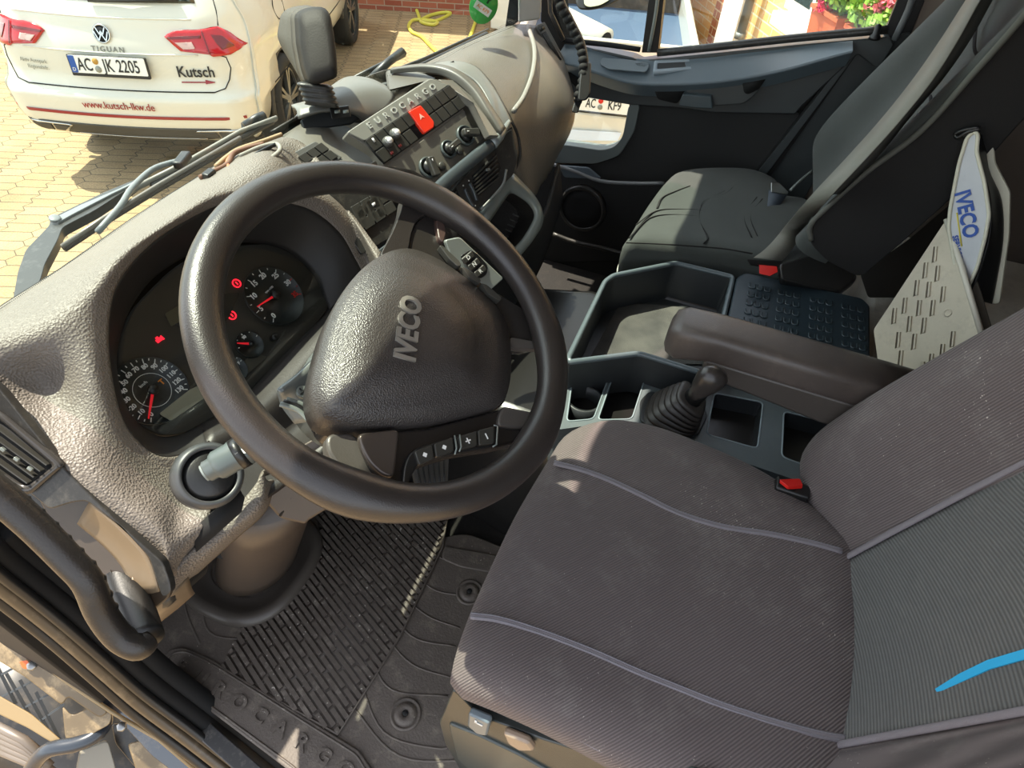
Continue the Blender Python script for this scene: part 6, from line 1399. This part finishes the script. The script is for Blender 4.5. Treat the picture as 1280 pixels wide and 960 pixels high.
# gear lever
gl_ = bpy.data.objects.new('gear_lever', None); COL.objects.link(gl_); gl_.parent = cn
g0 = Zp(838,520,.425); gl_.location = g0-absloc(cn)
g1 = V((.848,-.258,.50)); L_ = []
ax = (g1-g0)
def sq(c, r_, n=40, nx=V((1,0,0)), ny=V((0,1,0)), e=.6): return [c+nx*math.copysign(abs(math.cos(a))**e,math.cos(a))*r_+ny*math.copysign(abs(math.sin(a))**e,math.sin(a))*r_ for a in [2*math.pi*i/n for i in range(n)]]
K_ = 7
for k in range(K_):
    t = k/K_; r_ = .056-.026*t; c = g0.lerp(g1,t); c2 = g0.lerp(g1,(k+.55)/K_); c3 = g0.lerp(g1,(k+.95)/K_)
    axn = V((0,0,1)).lerp(V((-.02,-.55,.80)), t).normalized(); nx = V((1,0,0)); ny = axn.cross(nx).normalized()
    L_ += [sq(c, r_*.90, nx=nx, ny=ny), sq(c+axn*.001, r_*1.03, nx=nx, ny=ny), sq(c2, r_*1.02, nx=nx, ny=ny), sq(c3, r_*.86, nx=nx, ny=ny)]
loft('gaiter', L_, mat('gaiter_rubber', '#2f2b28', .42, dust=('#6a6259',.3,50)), gl_)
slab('gaiter_plate', rnd([Zp(x,y,.432) for x,y in ((800,500),(812,488),(880,505),(885,520),(872,545),(850,546),(800,526))], .012), .006, (0,0,1), m_consd, gl_, .002)
kn_ = Zp(884,480,.575); b = MB(); b.tube([g1-ax*.1, g1.lerp(kn_,.5), kn_], [.020,.017,.016], 16); b.build('shaft_collar', m_black, gl_)
t0 = Dp(876,486,1.0); k0_ = Dp(897,466,.97)
L_ = []
for t, r1_, r2_ in ((-.45,.010,.010),(-.1,.014,.016),(.25,.017,.021),(.6,.019,.025),(.9,.017,.023),(1.1,.010,.014),(1.16,.002,.003)):
    c = t0.lerp(k0_, t); a_ = (k0_-t0).normalized(); nx = a_.cross(V((0,0,1))).normalized(); ny = a_.cross(nx); L_.append([c+nx*math.cos(a)*r1_+ny*math.sin(a)*r2_ for a in [2*math.pi*i/28 for i in range(28)]])
loft('knob', L_, mat('gear_knob', '#2b2826', .3, dust=('#5d554d',.3,80)), gl_)
# storage tray and lid behind it
tr_ = thing('storage_tray', 'black open storage tray with carpet floor between the seats', 'storage tray', (1.06,-.13,.38))
TO = [(708,450),(755,352),(766,344),(845,328),(918,346),(905,400),(885,470),(818,449),(798,443),(711,454)]
to = rnd([Zp(x,y,.50) for x,y in TO], .012); cT = sum(to, V((0,0,0)))/len(to)
ti = [cT+(p-cT)*.965 for p in to]; tb = [cT+(p-cT)*.93-V((0,0,.10)) for p in to]; tl = [p-V((0,0,.11)) for p in to]
n_ = len(to); v = tl+to+ti+tb; f = [(r_*n_+i, r_*n_+(i+1)%n_, (r_+1)*n_+(i+1)%n_, (r_+1)*n_+i) for r_ in range(3) for i in range(n_)]+[tuple(range(3*n_,4*n_))]
mk('walls', v, f, m_consd, tr_, smooth=False)
b = MB(); b.tube([p.lerp(q,.5)+V((0,0,.001)) for p,q in zip(to,ti)], .0062, 8, closed=True); b.build('rim', mat('tray_rim_grey', '#525c60', .3), tr_)
slab('carpet', rnd([Zp(x,y,.404) for x,y in ((738,446),(772,384),(782,378),(860,384),(900,400),(885,455),(850,455),(800,440))], .012), .004, (0,0,1), m_carpet, tr_, .001)
ld = thing('storage_box', 'blue-black plastic storage box top with rows of raised loops behind the open tray', 'storage box', (1.2,-.43,.45))
LP_ = rnd([Zp(x,y,.505) for x,y in ((921,346),(932,340),(1078,372),(1088,382),(1088,452),(1060,470),(1000,460),(905,420))], .01)
slab('panel', LP_, .03, (0,0,1), mat('lid_blue_black', '#29343b', .38, bump=('noise',400,.15)), ld, .005)
slab('support_box', [p-V((0,0,.03)) for p in LP_], .10, (0,0,1), m_consd, ld, 0)
A, B, D2 = Zp(934,351,.5065), Zp(1082,384,.5065), Zp(925,402,.5065)
ex = (B-A); ey = (D2-A); lp_ = None
uc = [.02,.085,.15, .27,.335,.40, .54,.605,.67, .80,.865,.93]
for j in range(6):
    for u_ in uc:
        c = A+ex*(u_+.03)+ey*(.10+j*.21)
        if lp_ is None:
            a1 = ex.normalized(); a2 = ey.normalized(); w2, h2 = .0062, .0088; o_ = MB()
            o_.tube([c-a1*w2-a2*h2, c-a1*w2+a2*h2*.7, c-a1*w2*.5+a2*h2, c+a1*w2*.5+a2*h2, c+a1*w2+a2*h2*.7, c+a1*w2-a2*h2], .0016, 6)
            lp_ = o_.build('raised_loop', mat('lid_loops', '#39444a', .35), ld); c00 = c
        else:
            q = lp_.copy(); COL.objects.link(q); q.parent = ld; q.location = lp_.location+(c-c00)
# beige perforated board
bd_ = thing('perforated_board', 'beige plastic board with slots leaning behind the console lid', 'board', (1.17,-.64,.45))
b0_, b1_, b2_ = Zp(1095,462,.50), Xp(1183,274,1.20), Xp(1229,424,1.03); bo = b0_; bnn = (b1_-b0_).cross(b2_-b0_).normalized(); bnn = bnn if bnn.dot(CP-bo) > 0 else -bnn
def E_(x, y, h=0): return Pn(x, y, bo+bnn*h, bnn)
slt = []
g0_, g1_, g2_ = E_(1116,412), E_(1152,330), E_(1160,425)
holes = []
for (x, y) in ((1168,318),(1156,338),(1145,360),(1130,382),(1117,395),(1171,342),(1160,362),(1148,385),(1136,405),(1122,425),(1178,368),(1165,385),(1154,407),(1142,427),(1125,448),(1190,424),(1177,440),(1163,452),(1152,462)):
    c = E_(x,y); a1 = (E_(x+1,y-14)-c); a2 = (E_(x+5,y-2)-c)
    holes.append([c-a1*.7-a2*.6, c-a1*.7+a2*.7, c+a1*.6+a2*.8, c+a1*.75-a2*.4])
bo_ = rnd([E_(*p) for p in ((1183,274),(1186,278),(1229,424),(1140,476),(1100,470),(1092,412))], .006)
from mathutils.geometry import tessellate_polygon
pts = [bo_]+holes; flat = [p for l in pts for p in l]; b = MB(); b.add(flat, [tuple(t) for t in tessellate_polygon(pts)]); b.build('plate', m_beige, bd_, smooth=False, solid=.006)
for i, h in enumerate(holes):
    b = MB(); b.slab([p+bnn*.0035 for p in h[1:3]]+[h[2]-(h[2]-h[3])*.35+bnn*.0035, h[1]-(h[1]-h[0])*.35+bnn*.0035], .004, bnn); b.build('slot_lip', m_beige, bd_, smooth=False)
slab('backing', [p-bnn*.03 for p in bo_], .004, bnn, mat('board_backing', '#5b574f', .8), bd_, 0)
b = MB(); b.tube([E_(1183,274,.003),E_(1207,350,.003),E_(1229,424,.003)], .005, 8); b.build('edge_bead', mat('board_edge', '#cfcabb', .5), bd_)
b = MB(); b.ring([E_(1184,391,.001)+(g1_-g0_).normalized()*math.cos(a)*.008+(g2_-g0_).normalized()*math.sin(a)*.008 for a in [2*math.pi*i/20 for i in range(20)]], [E_(1184,391,.001)+(g1_-g0_).normalized()*math.cos(a)*.005+(g2_-g0_).normalized()*math.sin(a)*.005 for a in [2*math.pi*i/20 for i in range(20)]], .002, bnn); b.build('finger_ring', m_beige, bd_)
# service folder
fo_ = thing('service_folder', 'white vinyl service folder standing open behind the beige board', 'folder', (1.3,-.70,.6))
fo0 = Xp(1210,268,1.17); fn = V((-.80,.58,.12)).normalized()
def F_(x, y, h=0): return Pn(x, y, fo0+fn*h, fn)
fp_ = rnd([F_(*p) for p in ((1209,172),(1218,164),(1223,168),(1221,190),(1231,228),(1237,268),(1232,296),(1222,334),(1208,364),(1198,349),(1192,320),(1186,285),(1188,262),(1199,205))], .008)
slab('front_cover', fp_, .004, fn, m_bag, fo_, .001)
b = MB(); b.tube([p+fn*.001 for p in fp_], .0032, 8, closed=True); b.build('cover_piping', m_bagedge, fo_)
rp = rnd([F_(x,y,-.045) for x,y in ((1228,158),(1239,158),(1243,203),(1262,240),(1261,294),(1249,380),(1238,380),(1247,300),(1246,262),(1234,225),(1229,190))], .006)
slab('rear_cover', rp, .006, fn, m_bagedge, fo_, .001)
patch('inner_pages', [[F_(1222,168,-.012),F_(1224,200,-.012),F_(1236,240,-.012),F_(1238,290,-.012),F_(1222,340,-.012),F_(1212,370,-.012)],[F_(1228,168,-.03),F_(1230,200,-.03),F_(1243,245,-.03),F_(1246,300,-.03),F_(1236,350,-.03),F_(1226,376,-.03)],[F_(1231,165,-.042),F_(1236,210,-.042),F_(1252,250,-.042),F_(1254,300,-.042),F_(1246,350,-.042),F_(1240,380,-.042)]], m_black, fo_, sub=4, thick=.003)
b = MB(); b.tube(crv([F_(1226,161,.0),F_(1210,165,.004),F_(1198,172,.004),F_(1194,168,.004),F_(1204,163,.004),F_(1224,159,.0)], 4), .0035, 8); b.build('clip', m_black, fo_)
m_ink = mat('blue_ink', '#2b4f9b', .5)
a1 = (F_(1210,290)-F_(1201,246)).normalized(); text('lettering', 'IVECO', F_(1207.5,268,.0012), a1, fn.cross(a1), .034, m_ink, fo_, ext=.0004, bold=.03, sx=.86)
a1 = (F_(1200,326)-F_(1193,292)).normalized(); text('lettering', 'SERVICE', F_(1196.5,309,.0012), a1, fn.cross(a1), .0125, m_ink, fo_, ext=.0004, bold=.03, sx=.95)
b = MB(); b.tube([F_(1196,266,.001),F_(1202,308,.001)], .0012, 6); b.build('yellow_line', mat('yellow_print', '#d8c84a', .5), fo_)

# ================================================================ driver door aperture, grab handle, steps
SX = .085
sl_ = thing('door_sill', 'black driver door sill with seal strips beside the floor mat', 'door sill', (.08,.3,0))
def stube(nm, pts, d, r_, m, flat=1): b = MB(); b.tube(crv([Dp(x,y,z) for (x,y),z in zip(pts, d)], 6), r_, 12, flat=flat); return b.build(nm, m, sl_)
lin1 = ((-30,690),(0,717),(45,752),(83,783),(133,827),(180,868),(240,913),(300,960),(345,995))
d1_ = [.86,.90,.95,.99,1.05,1.11,1.17,1.22,1.26]
stube('door_seal', lin1, d1_, .0085, m_black)
stube('sill_strip', [(x-4,y+13) for x,y in lin1], [z+.015 for z in d1_], .011, mat('sill_strip_tan', '#4d4335', .35, dust=('#a08f76',.3,30)))
stube('sill_strip', [(x-9,y+26) for x,y in lin1], [z+.03 for z in d1_], .010, m_black)
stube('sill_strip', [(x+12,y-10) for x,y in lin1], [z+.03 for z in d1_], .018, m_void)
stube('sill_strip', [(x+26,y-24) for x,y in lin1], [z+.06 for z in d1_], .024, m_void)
# aluminium tread strip by the mat
slab('tread_strip', [Zp(x,y,.012) for x,y in ((205,848),(216,862),(330,962),(380,1000),(350,1010),(290,960),(222,900),(205,870))], .02, (0,0,1), mat('tread_grey', '#2b2c2e', .35, dust=('#8b857a',.4,60)), sl_, .002)
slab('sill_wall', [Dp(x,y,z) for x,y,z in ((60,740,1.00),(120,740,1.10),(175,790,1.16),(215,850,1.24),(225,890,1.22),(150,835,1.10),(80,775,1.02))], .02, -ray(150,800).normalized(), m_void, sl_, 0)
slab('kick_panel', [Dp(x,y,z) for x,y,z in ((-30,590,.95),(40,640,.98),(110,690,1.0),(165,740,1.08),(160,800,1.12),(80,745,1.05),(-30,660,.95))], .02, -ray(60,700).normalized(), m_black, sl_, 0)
hd_ = thing('grab_rail', 'thick black entry grab rail on the driver door pillar', 'grab rail', Dp(120,720,.70))
hp_ = [Dp(-60,572,.60),Dp(-10,612,.61),Dp(40,655,.625),Dp(85,700,.64),Dp(110,728,.65),Dp(126,765,.665),Dp(148,795,.68),Dp(172,808,.69),Dp(182,800,.70)]
P = crv(hp_, 6); b = MB(); R_ = [.0165-.0015*math.sin(i*.05) for i in range(len(P))]; b.tube(P, R_, 20); b.build('grip', mat('handle_grained_black', '#24211f', .36, bump=('noise', 500, .2), dust=('#7b6b55',.25,20)), hd_)
b = MB(); b.tube(crv([Dp(182,800,.70),Dp(172,770,.72),Dp(160,742,.74),Dp(150,715,.76)], 5), [.020]*16, 16); b.build('grip_foot', m_black, hd_)
b = MB(); Q = resample(P[:34], 14, closed=False)
for i in range(3, 13):
    t = (Q[i]-Q[i-1]).normalized(); up = (ray(100,690)).cross(t).normalized(); up = up if up.dot(_u) > 0 else -up; p = Q[i]+up*.008
    b.lathe(p-t*.008, t, [(0,0),(.007,.003),(.009,.008),(.007,.013),(0,.016)], 12)
b.build('finger_ribs', m_black, hd_)
slab('bracket', rnd([Dp(x,y,z) for x,y,z in ((136,708,.74),(150,690,.78),(166,688,.79),(174,705,.78),(160,725,.75),(146,735,.73))], .004), .02, -ray(150,710).normalized(), m_trim, hd_, .003)
# step well outside
st = thing('entry_step', 'scuffed tan and black entry step with grating below the driver door', 'step', Dp(60,860,1.5))
nf = -ray(60,860).normalized()
def eslab(nm, pts, d, th, m, r=.01, bevel=.003): return slab(nm, rnd([Dp(x,y,z) for (x,y),z in zip(pts, d if isinstance(d,(list,tuple)) else [d]*len(pts))], r), th, nf, m, st, bevel)
m_tan = mat('step_tan_plastic', '#63553f', .4, var=.15, dust=('#d0b78c',.5,14))
m_stepblk = mat('step_black_plastic', '#1e1d1c', .4, var=.2, dust=('#6d604d',.4,20))
m_skyp = mat('painted_panel_grey_blue', '#353b44', .2, coat=.5, dust=('#8a7a64',.45,12))
eslab('backing', ((-40,740),(60,790),(200,900),(330,1000),(-40,1000)), 1.62, .02, m_stepblk, 0, 0)
eslab('painted_panel', ((-20,765),(20,780),(60,795),(105,830),(98,850),(85,853),(50,828),(10,800),(-20,790)), 1.30, .02, m_skyp)
eslab('painted_panel', ((108,830),(150,862),(215,905),(300,985),(250,990),(190,945),(140,890),(95,852)), 1.32, .02, m_skyp)
eslab('tread_frame', ((-20,798),(14,802),(50,828),(90,858),(136,890),(125,898),(85,870),(78,882),(30,845),(-20,815)), 1.28, .025, m_tan)
eslab('tread_frame', ((78,882),(90,895),(125,880),(140,890),(138,905),(120,915),(98,930),(82,925)), 1.30, .03, m_tan)
eslab('tread_frame', ((-20,862),(0,870),(40,893),(80,928),(74,934),(35,910),(-20,884)), 1.30, .02, mat('tread_light_edge', '#8a7654', .4))
b = MB()
for (x0,y0,x1,y1) in ((-10,820,20,880),(8,842,38,895),(25,850,60,912),(45,865,75,925),(-10,850,40,822),(0,872,60,842),(20,890,72,862),(40,908,80,880)):
    b.box((Dp(x0,y0,1.38)+Dp(x1,y1,1.38))/2, (Dp(x1,y1,1.38)-Dp(x0,y0,1.38)).normalized(), nf.cross((Dp(x1,y1,1.38)-Dp(x0,y0,1.38)).normalized()), nf, (Dp(x1,y1,1.38)-Dp(x0,y0,1.38)).length, .006, .02)
b.build('grating', mat('grating_metal', '#4a4c4c', .3, metal=.6), st, smooth=False)
eslab('orange_reflector', ((24,827),(34,825),(40,833),(36,837),(28,835)), 1.265, .01, mat('orange_reflector', '#c8591f', .3), .003)
b = MB(); b.tube(crv([Dp(128,885,1.35),Dp(130,905,1.33),Dp(118,920,1.31),Dp(95,930,1.30),Dp(60,938,1.30),Dp(40,960,1.32),Dp(30,990,1.34)], 6), .016, 14); b.build('hose', mat('hose_blue_black', '#2a3038', .25), st)
for k in range(5):
    b = MB(); b.tube([Dp(-20+k*4,900+k*9,1.42),Dp(30+k*4,925+k*8,1.42),Dp(60+k*3,950+k*8,1.42)], .010, 10); b.build('corrugated_pipe', mat('pipe_grey_brown', '#6b6259', .4, metal=.2), st)
eslab('lower_bracket', ((140,905),(162,905),(172,918),(215,945),(240,975),(200,985),(170,960),(145,930)), 1.36, .03, m_stepblk)
eslab('lower_bracket', ((95,965),(100,938),(135,925),(145,960),(140,1000),(95,1000)), 1.34, .03, mat('bracket_pale', '#7c776a', .4))
eslab('tan_plate', ((160,930),(185,925),(215,950),(240,985),(180,990)), 1.33, .02, m_tan)
b = MB(); b.tube([Dp(55,830,1.26),Dp(85,853,1.26),Dp(140,890,1.27),Dp(200,925,1.29),Dp(270,985,1.31)], .004, 8); b.build('edge_line', mat('tread_light_edge', ''), st)
for (x,y) in ((152,908),(40,832)):
    b = MB(); b.lathe(Dp(x,y,1.26), nf, [(.010,0),(.010,.006),(.006,.008),(0,.008)], 6); b.build('bolt', m_alu, st)

# ================================================================ wipers and windscreen sticker
wa = thing('wiper_arm', 'dark painted wiper arm outside the windscreen in front of the driver', 'wiper', Zp(40,340,.76), 'windscreen wipers')
zw = lambda x, y, z=.755: Zp(x, y, z)
slab('arm', rnd([zw(*p) for p in ((16,374),(22,340),(32,312),(62,281),(62,273),(80,264),(130,240),(184,218),(160,236),(120,262),(78,284),(72,300),(56,330),(50,352),(30,372))], .01), .02, (0,-.3,1), m_wiper, wa, .003)
b = MB(); b.slab([zw(*p,.759) for p in ((68,272),(100,256),(150,235),(184,218),(182,222),(140,242),(90,268),(72,278))], .006, (0,0,1)); b.build('arm_ridge', mat('wiper_ridge_grey', '#74797c', .35), wa, bevel=.001)
b = MB(); b.lathe(zw(69,274,.760), (0,-.3,1), [(.009,0),(.009,.003),(.006,.004),(0,.004)], 24); b.build('pivot_cap', mat('wiper_ridge_grey', ''), wa)
b = MB(); b.tube([zw(80,311,.775),zw(130,278,.78),zw(200,235,.785),zw(250,206,.79),zw(300,176,.79)], .0055, 8); b.build('blade', mat('blade_rubber', '#3a3330', .5), wa)
b = MB(); b.tube([zw(78,308,.785),zw(128,274,.79),zw(200,230,.795),zw(300,172,.80)], .004, 8); b.build('blade_spine', mat('blade_spine_steel', '#7b7670', .35, metal=.5), wa)
b = MB(); b.tube(crv([zw(122,290,.79),zw(150,258,.80),zw(165,235,.80),zw(190,212,.80),zw(215,203,.80),zw(232,200,.80)], 4), .005, 8); b.build('washer_hose', mat('wiper_ridge_grey', ''), wa)
b = MB(); b.box(zw(228,200,.80), (.9,.4,0), (-.4,.9,0), (0,0,1), .05, .018, .014); b.build('hose_clip', m_black, wa, bevel=.003)
b = MB(); b.tube([zw(160,240,.77),zw(230,205,.775),zw(300,165,.78),zw(345,148,.78)], .009, 8, flat=.6); b.build('linkage', mat('linkage_grey', '#85827a', .4), wa)
b = MB(); b.tube([zw(190,233,.765),zw(260,194,.77),zw(340,152,.775)], .007, 8); b.build('linkage', m_wiper, wa)
wc2 = thing('wiper_arm', 'dark wiper arm outside the windscreen in front of the passenger glovebox', 'wiper', Zp(520,85,.76), 'windscreen wipers')
b = MB(); b.tube([zw(440,112,.76),zw(480,95,.765),zw(530,75,.77),zw(580,52,.77),zw(609,39,.775)], .012, 10, flat=.5); b.build('arm', m_wiper, wc2)
b = MB(); b.tube([zw(455,112,.77),zw(500,95,.775),zw(560,67,.78),zw(608,43,.785)], .008, 8); b.build('blade', m_black, wc2)
b = MB(); b.tube([zw(465,98,.78),zw(485,78,.80),zw(503,64,.81)], .010, 8); b.build('hose_clip', m_wiper, wc2)
b = MB(); b.tube([zw(425,108,.75),zw(470,85,.76),zw(505,68,.77)], .014, 8, flat=.5); b.build('linkage', m_wiper, wc2)
cam_ = thing('washer_bracket', 'small dark bracket with a bolt standing outside the windscreen base', 'bracket', zw(312,160))
eb = [Dp(x,y,1.33) for x,y in ((301,153),(309,151),(310,160),(324,154),(325,164),(303,175))]
slab('plate', rnd(eb, .003), .02, -ray(310,160).normalized(), m_wiper, cam_, .002)
b = MB(); b.tube([Dp(306,158,1.32),Dp(322,148,1.33),Dp(330,145,1.34)], .010, 14); b.build('tube', m_wiper, cam_)
# sticker
def onws(px, py):
    best = None
    for i in range(121):
        for j in range(41):
            p = wpt(i/120*.999, j/40*.35); d = p-CP; z = d.dot(_f); e = (640+FPX*d.dot(_r)/z-px)**2+(480-FPX*d.dot(_u)/z-py)**2
            if best is None or e < best[0]: best = (e, p)
    return best[1]
c = onws(604,8); nrm = V((0,-.93,.36)); nrm = V((-.1,-.9,-.35)).normalized(); nrm = nrm if nrm.dot(CP-c) > 0 else -nrm
nrm = (-ray(604,8).normalized()*.5+nrm*.5).normalized(); ey = (_u-nrm*_u.dot(nrm)+_r*.1).normalized(); ex = ey.cross(nrm)
b = MB(); b.lathe(c+nrm*.004, nrm, [(.040,0),(.040,.0008),(0,.0008)], 40); stc = b.build('badge_disc', mat('sticker_green', '#3fae4f', .4)); stc.name = 'windscreen_sticker'; tag(stc, 'round green emissions sticker on the far corner of the windscreen', 'sticker')
b = MB(); b.box(c+nrm*.0055-ey*.006, ex, ey, nrm, .052, .018, .0006); b.build('white_field', m_white, stc, smooth=False)
text('lettering', '4', c+nrm*.0055+ey*.022, ex, ey, .04, mat('sticker_dark', '#1f4a2a', .5), stc, ext=.0003, bold=.02)
text('lettering', 'AC KF9', c+nrm*.0065-ey*.006, ex, ey, .012, m_orange, stc, ext=.0003)
